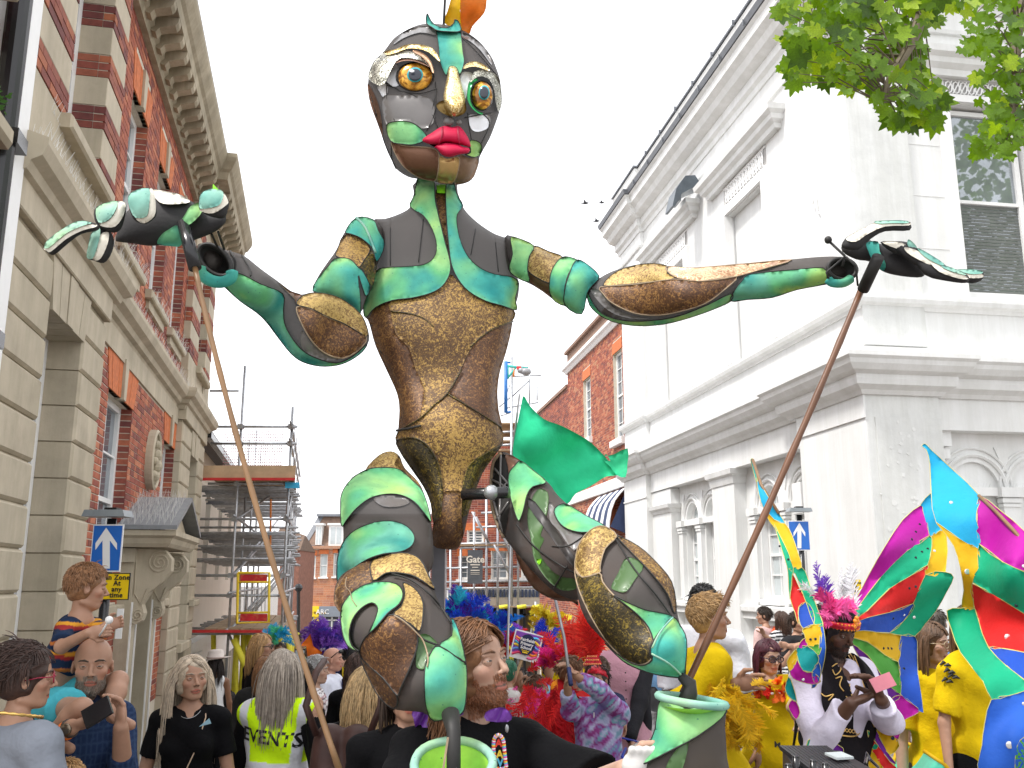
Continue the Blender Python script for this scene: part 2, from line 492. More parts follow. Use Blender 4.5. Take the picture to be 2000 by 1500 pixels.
def build_ground():
 xs=np.concatenate([np.linspace(-300,-12,14),np.linspace(-11,14,51),np.linspace(16,300,14)])
 ys=np.concatenate([[-60,-20,-5],np.linspace(0,30,61),np.linspace(32,80,25),[120,300,900]])
 X,Y=np.meshgrid(xs,ys,indexing='ij')
 Z=np.vectorize(ground_z)(X,Y)
 nx,ny=X.shape
 i=np.arange(nx*ny).reshape(nx,ny)
 F=np.stack([i[:-1,:-1],i[1:,:-1],i[1:,1:],i[:-1,1:]],-1).reshape(-1,4)
 m,n,b,out=_new('paving_ground')
 co=_coord(n)
 br=n.nodes.new("ShaderNodeTexBrick");n.links.new(co,br.inputs['Vector']);br.inputs['Scale'].default_value=1
 br.inputs['Brick Width'].default_value=.2;br.inputs['Row Height'].default_value=.1;br.inputs['Mortar Size'].default_value=.006
 br.inputs['Color1'].default_value=(.24,.215,.19,1);br.inputs['Color2'].default_value=(.17,.15,.14,1);br.inputs['Mortar'].default_value=(.07,.065,.06,1)
 c=_mix(n,1,br.outputs[0],_ramp(n,_noise(n,co,1.3,5),[(.3,.75),(.7,1.2)]),'MULTIPLY')
 n.links.new(c,b.inputs['Base Color']);b.inputs['Roughness'].default_value=.8
 _bump(n,b,br.outputs['Fac'],-.3,.01)
 g=add('ground',np.stack([X.ravel(),Y.ravel(),Z.ravel()],1),F,m,None,True);tag(g,kind='structure')
build_ground()
def build_pavers():
 mb=MB();r=random.Random(3)
 M=mat('paver',rough=.85,var=.2,vs=9,bump=.3,attr=True)
 fr=Facade((0,0),(1,0),(0,1))
 for i in range(44):
  for j in range(60):
   x=1.2+i*.205;y=6.2+j*.105
   if x>4.2+(13.2-y)*.16 and y>12:continue
   z=max(ground_z(x,y),ground_z(x+.2,y+.1));t=r.random()
   mb.col=(.20+.08*t,.18+.07*t,.165+.06*t)
   o=(j%2)*.1
   mb.hexa([(x+o,y,z-.02),(x+o+.195,y,z-.02),(x+o+.195,y+.096,z-.02),(x+o,y+.096,z-.02),(x+o,y,z+.012),(x+o+.195,y,z+.012),(x+o+.195,y+.096,z+.012),(x+o,y+.096,z+.012)])
 o=mb.build('block_paving',M,None,kind='stuff');tag(o,'grey brown block paving between the costumed dancers','paving')
build_pavers()
aL=np.array([-.2088,.9780]);nL=np.array([.9780,.2088])
FL=Facade(nL*-2.05,aL,nL)
def left_building():
 B=empty('stone_and_brick_building',FL.P(6.2,-.3,0),'red brick building with pale rusticated stone piers, modillion cornice and stone doorcase','building')
 DW=-.12
 REV=-.30
 gf=[(7.45,8.50,0.9,4.05),(16.15,17.1,.9,4.05)]
 gb=[(10.15,11.5,1.75,3.98),(13.95,15.0,1.75,3.98)]
 ff=[(10.0,10.95,5.55,7.35),(11.85,12.8,5.55,7.35),(13.65,14.6,5.55,7.35)]
 fq=[(7.3,8.45,5.55,7.6),(16.15,17.1,5.55,7.6)]
 door=(12.0,12.95,0,2.25)
 mb=MB()
 holes=[rect(a,b,c,d)for a,b,c,d in gb+ff+[door]]
 FL.panel(mb,rect(9.3,15.05,-1.0,8.3),holes,DW,.3)
 mb.build('wall',M_mortar,B)
 mb=MB();FL.box(mb,6.2,18.0,-4.0,-.62,-1.2,9.0);mb.build('rear_wall',M_mortar,B)
 bricks(FL,B,9.32,15.02,.3,4.36,[(a,b,c,d+.42)for a,b,c,d in gb]+[(11.55,13.35,-1,2.7),(9.3,15.1,4.36,5)],DW,BR_L,single=300,z_at=3)
 bricks(FL,B,9.1,15.02,5.02,8.12,[(a,b,c-.1,d+.45)for a,b,c,d in ff],DW,BR_L,stuffname='upper_brickwork')
 rv=MB();r=random.Random(5)
 for a,b,c,d in gb+ff:
  z=c;k=0
  while z<d-.05:
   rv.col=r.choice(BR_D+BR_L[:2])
   e=.155 if k%2 else.15
   FL.box(rv,b-.006,b+.012,DW-e,DW+.006,z,z+.064);z+=.075;k+=1
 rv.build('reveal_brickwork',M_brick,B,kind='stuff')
 for q,(a,b,c,d)in enumerate(gb+ff):
  w=sash(FL,B,a,b-.006,c,d,REV+.05,2,4,M_glass,.06,fw=.09)
  mb=MB();FL.chamfer(mb,a-.22,b+.22,DW-.14,DW+.10,c-.13,c-.02,.015);FL.box(mb,a-.12,b+.12,DW-.1,DW+.05,c-.24,c-.132)
  mb.build('window_sill',M_stone,B)
  zc=(a+b)/2
  for i in range(9):
   t0,t1=(i/9-.5),((i+1)/9-.5)
   if i==4:continue
   wv=(b-a);e=.30
   p=[(zc+t0*wv*1.04+.004,d),(zc+t1*wv*1.04-.004,d),(zc+t1*wv*(1+e)-.004,d+.42),(zc+t0*wv*(1+e)+.004,d+.42)]
   k=MB();FL.prism(k,p,DW-.05,DW+.014+.002*(i%2));k.build('voussoir',M_rubbed,B)
  k=MB();FL.prism(k,[(zc-.065,d-.015),(zc+.065,d-.015),(zc+.10,d+.44),(zc-.10,d+.44)],DW-.05,DW+.045);k.build('keystone',M_stone,B)
 r=random.Random(9)
 for p0,p1 in((6.35,7.4),(8.5,9.32),(15.02,16.1),(17.15,18.0)):
  bk=MB();FL.box(bk,p0+.02,p1-.02,-.55,-.03,-1.2,4.46);bk.build('pier_core',M_stone_old,B)
  z=-.30
  while z<4.4:
   t=min(z+.315,4.46)
   k=MB();FL.chamfer(k,p0+r.uniform(0,.004),p1-r.uniform(0,.004),-.52,0+r.uniform(-.002,.002),z+.006,t-.006,.022);k.build('stone_block',M_stone,B)
   z+=.315
 for a,b,c,d in gf:
  zc=(a+b)/2;n=5
  for i in range(n):
   t0,t1=(i/n-.5)*(b-a),((i+1)/n-.5)*(b-a)
   k=MB();FL.prism(k,[(zc+t0*1.0+.006,d),(zc+t1-.006,d),(zc+t1*1.22-.006,4.46),(zc+t0*1.22+.006,4.46)],-.5,.012 if i==2 else.004)
   k.build('stone_voussoir',M_stone,B)
  f=sash(FL,B,a,b,1.0,d,REV,2,5,M_glass,.08,fw=.12)
  mb=MB();FL.chamfer(mb,a-.1,b+.1,-.5,.08,.86,1.0,.015);mb.build('window_sill',M_stone,B)
  mb=MB();FL.box(mb,a,b,-.5,-.1,-1.2,.86);mb.build('apron',M_stone,B)
  mb=MB();FL.box(mb,a+.001,b-.001,-.5,-.35,d-.0,d+.4);mb.build('arch_backing',M_stone_old,B)
 for p0,p1 in((6.35,7.3),(8.45,9.1),(15.02,16.1),(17.15,18.0)):
  bk=MB();FL.box(bk,p0+.01,p1-.01,-.5,-.02,4.9,8.3);bk.build('pier_core',M_mortar,B)
  z=5.265;i=0
  while z<8.2:
   if i%2==0:
    k=MB();FL.chamfer(k,p0,p1,-.48,-.004,z+.003,min(z+.282,8.2),.006);k.build('stone_block',M_stone,B);z+=.285
   else:
    m2=MB()
    for q in range(3):
     x=p0-(.11 if q%2 else 0)
     while x<p1:
      a,b=max(x,p0)+.004,min(x+.225,p1)-.004
      if b-a>.02:
       m2.col=r.choice(BR_D+[(.30,.09,.05),(.36,.11,.05)]);FL.box(m2,a,b,-.1,0.002+r.uniform(-.003,.002),z+q*.078+.004,z+q*.078+.070)
      x+=.225
     for e0,e1 in((-.47,-.31),(-.30,-.105)):
      m2.col=r.choice(BR_D+[(.30,.09,.05)]);FL.box(m2,p0-.0,p1,e0,e1,z+q*.078+.004,z+q*.078+.070)
    m2.build('brick_band',M_brick,B,kind='stuff');z+=.235
   i+=1
 for a,b,c,d in fq:
  sash(FL,B,a,b,c,d,REV,2,4,M_glass,.08,fw=.11)
  mb=MB();FL.chamfer(mb,a-.16,b+.3,-.4,.09,c-.12,c,.02);mb.build('window_sill',M_stone,B)
  mb=MB();FL.box(mb,a,b,-.5,-.01,d,8.3);mb.build('window_head',M_stone,B)
  mb=MB();FL.box(mb,a,b,-.5,-.02,4.9,c-.12);mb.build('apron',M_stone,B)
 mb=MB();FL.box(mb,9.33,15.0,-.4,DW+.03,4.37,4.62);mb.build('stone_band',M_stone,B)
 for a,b in((6.3,9.33),(15.0,18.03)):
  mb=MB();FL.chamfer(mb,a,b,-.5,.03,4.465,4.74,.01);mb.build('entablature',M_stone,B)
 prof=[(-.4,4.62),(.0,4.62),(.02,4.68),(.07,4.70),(.09,4.76),(.16,4.80),(.19,4.88),(.19,4.93),(.06,4.97),(-.4,5.0)]
 mb=MB()
 def pl(s_,d):p=FL.P(s_,d,0);return(p[0],p[1])
 sweep(mb,[pl(6.28,0),pl(9.4,0),pl(9.4,DW),pl(14.95,DW),pl(14.95,0),pl(18.05,0),pl(18.05,-1)],prof)
 mb.build('string_course',M_stone,B)
 for a_,b_ in((6.35,9.1),(15.02,18.0)):
  mb=MB();FL.box(mb,a_,b_,-.4,.005,5.0,5.262);mb.build('stone_plinth',M_stone,B)
 spikes(FL,B,6.4,9.3,.14,4.94,3,.05,.15);spikes(FL,B,9.4,16.5,.02,4.95,3,.05,.13)
 for a in(6.9,9.9,11.7,13.5):spikes(FL,B,a,a+1.25,.0,5.44,2,.05,.12)
 mb=MB()
 prof=[(-.3,8.12),(.02,8.12),(.04,8.2),(.08,8.24),(.08,8.36),(.34,8.38),(.36,8.50),(.40,8.54),(.46,8.66),(.48,8.72),(.48,8.79),(-.3,8.9)]
 sweep(mb,[pl(5.0,DW+.06),pl(15.0,DW+.06),pl(15.0,.1),pl(18.15,.1),pl(18.15,-1.5)],prof)
 mb.build('cornice',M_stone_old,B)
 s_=6.2
 while s_<18:
  o=DW+.06 if s_<14.9 else.1
  k=MB();pr=[(0,8.18),(.06,8.16),(.10,8.22),(.20,8.25),(.27,8.27),(.30,8.31),(.31,8.37),(0,8.37)]
  vs=[FL.P(s_,o+.03+p,z)for p,z in pr]+[FL.P(s_+.15,o+.03+p,z)for p,z in pr];n=len(pr)
  k._a(vs,[tuple(range(n)),tuple(n+i for i in range(n))[::-1]]+[(i,(i+1)%n,n+(i+1)%n,n+i)for i in range(n)])
  k.build('modillion',M_stone_old,B);s_+=.36
 mb=MB();FL.box(mb,6,15,.25,.40,8.8,8.9);mb.build('gutter',M_lead,B)
 md=MB();c=(12.9,3.56)
 ring=[(c[0]+.34*cos(t),c[1]+.40*sin(t))for t in np.linspace(0,2*pi,33)[:-1]]
 FL.prism(md,ring,DW,DW+.07);o=md.build('medallion',M_stone,B)
 md=MB();md.tube([FL.P(c[0]+.31*cos(t),DW+.08,c[1]+.37*sin(t))for t in np.linspace(0,2*pi,33)],.035,6,False);md.build('medallion_rim',M_stone,o)
 md=MB()
 for p,q in(((-.02,.2),.055),((.0,.06),.08),((.03,-.08),.09),((-.08,-.02),.05),((.1,.0),.05),((.0,-.22),.07),((-.1,-.2),.05),((.1,-.22),.05)):
  md.ball(FL.P(c[0]+p[0],DW+.09,c[1]+p[1]),q,10,7)
 md.build('carved_figure',M_stone,o)
 D0=DW+.01
 for a,b in((11.55,11.98),(12.97,13.40)):
  mb=MB();FL.box(mb,a,b,-.3,.04,-1.0,2.2);mb.build('door_pilaster',M_stone,B)
  mb=MB()
  for x in(a+.02,b-.06):FL.box(mb,x,x+.03,.042,.058,-.6,1.75)
  mb.build('pilaster_moulding',M_white,B)
  k=MB();pr=[(.04,1.52),(.10,1.50),(.16,1.54),(.18,1.62),(.15,1.72),(.22,1.86),(.36,1.98),(.44,2.10),(.44,2.24),(.36,2.34),(.04,2.36)]
  n=len(pr);x0,x1=a+.06,a+.30
  vs=[FL.P(x0,p,z)for p,z in pr]+[FL.P(x1,p,z)for p,z in pr]
  v,f=triangulate(pr);f=[tuple(t)for t in f]
  k._a([FL.P(x0,p[0],p[1])for p in v],f);k._a([FL.P(x1,p[0],p[1])for p in v],f)
  k._a(vs,[(i,(i+1)%n,n+(i+1)%n,n+i)for i in range(n)])
  br=k.build('scroll_bracket',M_stone,B)
  k=MB()
  for cc,R,turns in(((.31,2.2),.13,2.6),((.11,1.60),.065,2.0)):
   pts=[FL.P(x0-.006,cc[0]+R*(1-t/(turns*2*pi)*.9)*cos(t+1),cc[1]+R*(1-t/(turns*2*pi)*.9)*sin(t+1))for t in np.linspace(0,turns*2*pi,46)]
   k.tube(pts,.011,5)
  k.tube([FL.P(x0-.006,.05,2.3),FL.P(x0-.006,.06,1.85),FL.P(x0-.006,.14,1.72),FL.P(x0-.006,.2,1.9)],.009,5)
  k.build('scroll_line',M_stone,br)
 mb=MB();FL.box(mb,11.98,12.97,-.9,-.45,-1.0,2.2);mb.build('door',mat('door_shadow_green',(.05,.06,.05),.4),B)
 mb=MB();FL.box(mb,11.50,13.45,-.3,.05,2.2,2.36);mb.build('door_lintel',M_stone,B)
 mb=MB()
 sweep(mb,[pl(11.38,DW),pl(11.38,.42),pl(13.55,.42),pl(13.55,DW)],[(-.4,2.37),(0,2.37),(.03,2.41),(.05,2.47),(.09,2.50),(.09,2.56),(-.4,2.56)],side=1)
 mb.build('door_canopy',M_stone,B)
 mb=MB();pk=(12.46,2.98)
 for e0,e1 in(((11.27,2.565),pk),(pk,(13.66,2.565))):
  p0,p1=e0,e1;t=.05
  a=[FL.P(p0[0],DW,p0[1]),FL.P(p1[0],DW,p1[1]),FL.P(p1[0],.52,p1[1]),FL.P(p0[0],.52,p0[1])]
  mb.hexa(a+[(x,y,z+t)for x,y,z in a])
 mb.build('canopy_roof',M_slate,B)
 mb=MB();FL.prism(mb,[(11.5,2.57),(13.42,2.57),(12.46,2.9)],.3,.36);mb.build('pediment_gable',M_stone,B)
 mb=MB()
 for i in range(26):
  for j in range(9):
   t=i/26;x=11.3+t*1.16;d=DW+.04+j*.065
   z=2.62+t*.41
   mb.tube([FL.P(x,d,z),FL.P(x+random.uniform(-.05,.03),d+random.uniform(-.03,.03),z+.12)],[.0018,.001],3,False)
 mb.build('bird_spikes',M_spike,B,kind='stuff')
 mb=MB();FL.box(mb,6.02,6.30,-.15,.05,-1,9.0);mb.build('white_corner_board',M_white,B)
 mb=MB();FL.box(mb,17.9,18.0,-4,-.02,-1.2,8.9);mb.build('end_wall',M_stone_old,B)
 mb=MB();FL.chamfer(mb,17.2,17.95,-.0,.10,1.55,1.66,.02);mb.build('stone_shelf',M_stone,B)
left_building()
def dark_shop():
 B=empty('dark_brick_building',FL.P(5.9,-.2,0),'red brick wall end with stone ledge beside the black downpipe','building')
 mb=MB();FL.box(mb,3.0,5.98,-3,-.14,-1,9);mb.build('wall',M_mortar,B)
 bricks(FL,B,4.6,5.97,2.0,8.5,[(4.6,5.97,5.0,5.35)],-.14,BR_D)
 for a_,z_,y_ in((5.85,4.62,4.76),(5.7,5.55,5.66)):
  mb=MB();FL.chamfer(mb,4.4,a_,-.2,.12,z_,y_,.03);mb.build('stone_ledge',M_stone,B)
 spikes(FL,B,5.0,5.8,.0,5.66,3,.05,.15)
 P=empty('black_downpipe',FL.P(6.0,.12,0),'glossy black rainwater downpipe with bracket at the left edge','pipe')
 mb=MB();mb.tube([FL.P(5.95,.02,-.5),FL.P(5.95,.02,8.8)],.075,14);mb.build('pipe',M_black,P)
 for z_ in(4.7,3.4):
  mb=MB();FL.box(mb,5.90,6.1,-.1,.12,z_,z_+.1);mb.build('bracket',M_black,P)
 pl_=empty('ledge_plant',FL.P(5.55,.0,4.77),'small green plant growing on the stone ledge at the left edge','plant')
 mb=MB();r=random.Random(2)
 for i in range(70):
  c=np.array(FL.P(5.3+r.random()*.4,.02+r.random()*.1,4.77+r.random()*.13));a=np.array([r.uniform(-1,1),r.uniform(-1,1),r.uniform(-.4,1)]);a/=np.linalg.norm(a);b=np.cross(a,[r.random(),.3,r.random()]);b/=np.linalg.norm(b)
  mb._a([c,c+a*.03+b*.014,c+a*.055,c+a*.03-b*.014],[(0,1,2,3)])
 mb.build('foliage',mat('small_leaf_green',(.06,.16,.03),.5,trans=.3),pl_,kind='stuff')
dark_shop()
aW=np.array([-.1614,.9869]);nW=np.array([.9869,.1614])
corner=nW*7.15+aW*12.02
FWl=Facade(nW*7.15,aW,-nW)
FWr=Facade(corner,nW,-aW)
def white_building():
 B=empty('white_stucco_building',(corner[0]+2,corner[1]+3,0),'large white stucco corner building with arched ground floor windows and heavy cornices','building')
 def pw(s_,d=0):p=FWl.P(s_,d,0);return(p[0],p[1])
 def pr_(s_,d=0):p=FWr.P(s_,d,0);return(p[0],p[1])
 SE=24.05;RE=7.0
 panels=[(14.85,16.65,6.15,9.2),(19.05,21.0,6.15,9.2)]
 mb=MB();FWl.panel(mb,rect(12.02,SE,5.0,11.2),[rect(*p)for p in panels],0,.16)
 FWl.box(mb,22.15,SE+.0,0,.10,5.3,11.2)
 FWr.panel(mb,rect(0,RE,5.0,11.2),[rect(1.75,3.05,6.15,9.35),rect(4.6,5.9,6.15,9.35)],0,.2)
 mb.build('upper_wall',M_stucco,B)
 for a,b,c,d in panels:
  mb=MB();FWl.box(mb,a,b,-.2,-.15,c,d);mb.build('blind_panel',M_stucco,B)
  fm=MB()
  for q in((a-.24,a-.03,c,d+.02),(b+.03,b+.24,c,d+.02)):FWl.box(fm,q[0],q[1],0,.07,q[2],q[3])
  FWl.box(fm,a-.24,b+.24,0,.07,d+.02,d+.2)
  FWl.box(fm,a-.24,a-.17,.07,.1,c,d+.18);FWl.box(fm,b+.17,b+.24,.07,.1,c,d+.18)
  FWl.box(fm,a-.03,a+.03,-.1,.09,c,d);FWl.box(fm,b-.03,b+.03,-.1,.09,c,d)
  fm.build('panel_surround',M_white,B)
  gr=MB();x=a+.0;n=12;w=(b-a)/n
  FWl.box(gr,a-.1,b+.1,.0,.02,9.42,9.46);FWl.box(gr,a-.1,b+.1,0,.02,9.80,9.84)
  for i in range(n):
   cx=a+w*(i+.5)
   gr.tube([FWl.P(cx+w*.45*cos(t),.02,9.63+.15*sin(t))for t in np.linspace(0,2*pi,9)],.02,4,False)
   gr.tube([FWl.P(cx-w*.5,.02,9.46),FWl.P(cx+w*.5,.02,9.8)],.015,4,False);gr.tube([FWl.P(cx+w*.5,.02,9.46),FWl.P(cx-w*.5,.02,9.8)],.015,4,False)
  gb_=MB();FWl.box(gb_,a-.1,b+.1,0,.006,9.45,9.82);g=gb_.build('vent_grille',mat('grille_shadow',(.35,.34,.33),.8),B);gr.build('grille_tracery',M_white,g)
  h=MB();e=.75
  sweep(h,[pw(b+e,-.05),pw(b+e,0.12),pw(a-e,0.12),pw(a-e,-.05)],[(-.2,9.86),(0,9.86),(.02,9.94),(.10,9.99),(.12,10.07),(.2,10.12),(.22,10.22),(-.2,10.25)],side=1)
  h.build('window_hood',M_stucco,B)
 for x0 in(1.75,4.6):
  x1=x0+1.3
  sash(FWr,B,x0+.05,x1-.05,6.2,9.3,-.12,1,2,mat('big_window_glass',(.30,.33,.35),.02,metal=.45,var=.15,vs=2.5,bump=0,spec=.9),.07,fw=.09)
  bl=MB()
  for i in range(26):FWr.box(bl,x0+.1,x1-.1,-.155,-.152,6.3+i*.055,6.34+i*.055)
  bl.build('venetian_blind',mat('blind_slat_grey',(.13,.14,.13),.6),B,kind='stuff')
  fm=MB();FWr.box(fm,x0-.17,x0,-.02,.08,6.1,9.36);FWr.box(fm,x1,x1+.17,-.02,.08,6.1,9.36);FWr.box(fm,x0-.17,x1+.17,-.02,.08,9.36,9.48);FWr.box(fm,x0-.17,x1+.17,-.02,.12,6.02,6.12)
  fm.build('window_surround',M_white,B)
  gr=MB();n=10;w=(1.3)/n
  for i in range(n):
   cx=x0+w*(i+.5)
   gr.tube([FWr.P(cx+w*.45*cos(t),.02,9.63+.1*sin(t))for t in np.linspace(0,2*pi,9)],.014,4,False)
   gr.tube([FWr.P(cx-w*.5,.02,9.52),FWr.P(cx+w*.5,.02,9.74)],.012,4,False)
  gb_=MB();FWr.box(gb_,x0,x1,0,.006,9.5,9.76);g=gb_.build('vent_grille',mat('grille_shadow',(.35,.34,.33),.8),B);gr.build('grille_tracery',M_white,g)
  h=MB();sweep(h,[pr_(x0-.35,-.05),pr_(x0-.35,.1),pr_(x1+.35,.1),pr_(x1+.35,-.05)],[(-.2,9.78),(0,9.78),(.02,9.88),(.10,9.95),(.12,10.03),(.2,10.08),(.22,10.18),(-.2,10.22)],side=1)
  h.build('window_hood',M_stucco,B)
 jm=MB()
 for z in(6.9,7.75,8.6,9.45):
  jm=MB();FWr.box(jm,1.02,1.55,0,.006,z,z+.012);jm.build('render_joint',M_stucco,B)
 mb=MB();FWr.box(mb,0,1.0,0,.05,5.35,11.0);mb.build('corner_pilaster',M_stucco_rough,B)
 path=[pw(SE+.12,.1),pw(22.15,.1),pw(22.15,0),pw(12.02,0),pr_(RE,0)]
 def ring(name,prof,m,pth=path):
  q=MB();sweep(q,pth,prof,side=1);return q.build(name,m,B)
 ring('eaves_cornice',[(-.3,11.0),(.03,11.0),(.05,11.1),(.12,11.15),(.12,11.32),(.30,11.38),(.36,11.5),(.48,11.58),(.50,11.72),(.56,11.78),(-.3,11.85)],M_stucco)
 ring('gutter',[(.40,11.80),(.58,11.80),(.62,11.90),(.40,11.90)],M_lead)
 ring('parapet',[(-.3,11.8),(.06,11.8),(.06,12.5),(.12,12.55),(.16,12.72),(-.3,12.78)],M_stucco)
 ring('parapet_flashing',[(-.3,12.79),(.20,12.75),(.20,12.79),(-.3,12.84)],M_lead)
 mb=MB();r=random.Random(1)
 for i in range(10):
  s_=12.9+i*1.15
  FWl.box(mb,s_,s_+.02,.57,.63,11.79,11.91);FWl.box(mb,s_+.2,s_+.22,.18,.23,12.70,12.83)
 mb.build('gutter_clips',M_lead,B,kind='stuff')
 ring('frieze_moulding',[(0,10.55),(.05,10.56),(.07,10.62),(.0,10.64)],M_stucco)
 ring('sill_band',[(-.1,5.90),(.03,5.90),(.05,5.95),(.12,5.98),(.14,6.04),(.14,6.09),(-.1,6.12)],M_stucco)
 ring('string_course',[(-.1,5.2),(.03,5.2),(.08,5.25),(.10,5.31),(-.1,5.34)],M_stucco)
 path2=[pw(SE+.16,.16),pw(22.1,.16),pw(22.1,.05),pw(14.1,.05),pw(14.1,.17),pw(11.86,.17),]
 path2=[pw(SE+.16,.16),pw(22.1,.16),pw(22.1,.05),pw(14.1,.05),pw(14.1,.17),pw(11.85,.17),pr_(1.05,.17),pr_(1.05,.05),pr_(RE,.05)]
 ring('main_cornice',[(-.3,4.58),(.02,4.58),(.06,4.64),(.16,4.70),(.18,4.78),(.18,4.84),(.28,4.88),(.34,4.96),(.36,5.02),(.40,5.06),(.40,5.12),(-.2,5.2)],M_stucco,path2)
 big=empty
 mb=MB();FWl.box(mb,11.88,13.9,-.6,.14,-1,4.6);mb.build('corner_pier',M_stucco,B)
 mb=MB();FWr.box(mb,.0,1.02,.145,.16,-1,4.26);FWr.box(mb,-.12,1.02,-.1,.144,-1,4.6);mb.build('corner_pier_face',M_stucco_rough,B)
 mb=MB();FWl.box(mb,22.15,SE+.05,-.6,.14,-1,4.6);mb.build('end_pier',M_stucco,B)
 mb=MB();FWl.box(mb,11.86,13.92,.14,.165,4.25,4.6);FWl.box(mb,22.1,SE+.06,.14,.165,4.0,4.04);FWl.box(mb,13.9,22.15,-.5,.03,4.12,4.6);FWr.box(mb,1.02,RE,-.5,.03,4.12,4.6)
 mb.build('lintel',M_stucco,B)
 mb=MB();FWl.box(mb,16.95,18.1,-.4,.02,-1,3.86);mb.build('middle_pier',M_stucco,B)
 mb=MB()
 sweep(mb,[pw(18.1,-.3),pw(18.1,.02),pw(16.95,.02),pw(16.95,-.3)],[(-.2,3.84),(.02,3.84),(.04,3.92),(.04,3.98),(.10,4.02),(.12,4.12),(-.2,4.12)],side=1)
 mb.build('pier_capital',M_stucco,B)
 def arcade(fr,cs,s0,s1,nm):
  hs=[arch(c,.40 if fr is FWl else.40,1.65,3.30)for c in cs]
  q=MB();fr.panel(q,rect(s0,s1,-1,4.12),hs,-.22,.2);q.build(nm,M_stucco,B)
  for c,h in zip(cs,hs):
   k=MB()
   for R,t,dd in((.50,.035,.03),(.60,.02,.02)):
    k.tube([fr.P(c+R*cos(a),-.21,3.30+R*sin(a))for a in np.linspace(0,pi,19)],t,6)
   k.build('arch_moulding',M_stucco,B)
   w=sash(fr,B,c-.39,c+.39,1.66,3.22,-.36,2,4,M_glass_pale,.06,fw=.06)
   f=MB()
   half=[(c+.39*cos(a),3.30+.39*sin(a))for a in np.linspace(0,pi,15)]
   fr.prism(f,half,-.42,-.40);fl=f.build('fanlight',M_glass_pale,B)
   f=MB();f.tube([fr.P(p[0],-.38,p[1])for p in half+[half[0]]],.03,5,False);f.tube([fr.P(c,-.38,3.3),fr.P(c,-.38,3.69)],.014,4,False)
   f.build('fanlight_frame',M_white,fl)
   f=MB();fr.box(f,c-.42,c+.42,-.4,-.16,3.2,3.32);f.build('transom',M_white,B);f=MB();fr.box(f,c-.4,c+.4,-.4,-.12,1.56,1.66);f.build('window_sill',M_white,B)
   spikes(fr,B,c-.4,c+.4,-.2,3.32,1,.05,.07)
  xs=sorted(set([cs[0]-.56]+[(cs[i]+cs[i+1])/2 for i in range(len(cs)-1)]+[cs[-1]+.56]))
  for x in xs:
   k=MB();fr.box(k,x-.13,x+.13,-.22,-.13,1.6,3.18);k.build('slim_pilaster',M_stucco,B)
   k=MB();fr.box(k,x-.16,x+.16,-.22,-.10,3.10,3.16);fr.box(k,x-.18,x+.18,-.22,-.08,3.18,3.32);fr.box(k,x-.15,x+.15,-.22,-.11,3.04,3.08);k.build('capital',M_stucco,B)
   k=MB();fr.prism(k,[(x,3.55),(x+.14,3.92),(x-.14,3.92)],-.22,-.2);k.build('spandrel_panel',M_stucco,B)
  k=MB();fr.chamfer(k,s0,s1,-.22,.02,1.42,1.54,.02);fr.box(k,s0,s1,-.22,-.04,1.3,1.42);fr.box(k,s0,s1,-.22,.06,-1,.75);k.build('sill_ledge',M_stucco,B)
  for c in cs:
   k=MB()
   for q in((c-.4,c+.4,1.2,1.24),(c-.4,c+.4,.84,.88),(c-.4,c-.36,.88,1.2),(c+.36,c+.4,.88,1.2)):fr.box(k,q[0],q[1],-.22,-.19,q[2],q[3])
   k.build('dado_panel',M_stucco,B)
 arcade(FWl,(14.55,15.95),13.9,16.95,'arcade_wall')
 arcade(FWl,(18.75,19.95),18.1,22.15,'arcade_wall')
 arcade(FWr,(1.72,2.72,3.72),1.02,5.2,'arcade_wall')
 mb=MB();FWl.box(mb,20.75,22.15,-.22,-.0,-1,4.1);mb.build('flanking_pier',M_stucco,B)
 mb=MB();sweep(mb,[pw(22.1,-.0),pw(20.75,-.0),pw(20.75,-.3)],[(-.2,3.55),(.02,3.55),(.04,3.62),(.10,3.66),(.12,3.74),(-.2,3.76)],side=1);mb.build('pier_capital',M_stucco,B)
 mb=MB();FWr.box(mb,5.2,RE,-.5,0,-1,4.12);FWl.box(mb,12.3,SE,-4.5,-.75,-1,11.2);mb.build('inner_wall',M_stucco,B)
 mb=MB();FWr.box(mb,1.02,1.3,-.3,-.05,3.9,4.12);FWr.box(mb,1.02,1.28,-.3,-.08,3.72,3.86);mb.build('pier_capital',M_stucco,B)
 mb=MB();r=random.Random(4)
 for i in range(60):
  x,z=.25+r.gauss(.15,.14),r.choice((3.7,3.0,2.4,2.1))+r.gauss(0,.2);n=r.randint(4,7);R=r.uniform(.012,.045)
  FWr.prism(mb,[(x+R*r.uniform(.5,1.2)*cos(t),z+R*r.uniform(.5,1.2)*sin(t))for t in np.linspace(0,2*pi,n+1)[:-1]],.158,.163+r.random()*.003)
 mb.build('flaking_paint',M_stucco,B,kind='stuff')
 mb=MB();mb.tube([FWl.P(13.0,.04,8.1),FWl.P(13.0,.04,7.85),FWl.P(12.93,.04,7.75)],.012,5);mb.tube([FWl.P(13.05,.04,8.05),FWl.P(13.12,.04,7.98),FWl.P(13.02,.04,7.9)],.012,5);mb.build('wall_hook',M_white,B)
 for s_,z0,z1 in((13.98,3.05,3.55),(13.98,2.55,2.95),(13.98,2.0,2.45)):
  k=MB();FWl.chamfer(k,s_,s_+.3,.0,.14,z0,z1,.01);o=k.build('meter_box',M_white,B)
 Fd=empty('floodlight',FWl.P(18.2,.3,10.5),'grey curved floodlight fixed high on the white building','floodlight')
 mb=MB();prf=[(.05,10.75),(.18,10.95),(.40,10.92),(.62,10.6),(.72,10.2),(.66,10.2),(.5,10.5),(.25,10.65)]
 v,f=triangulate(prf)
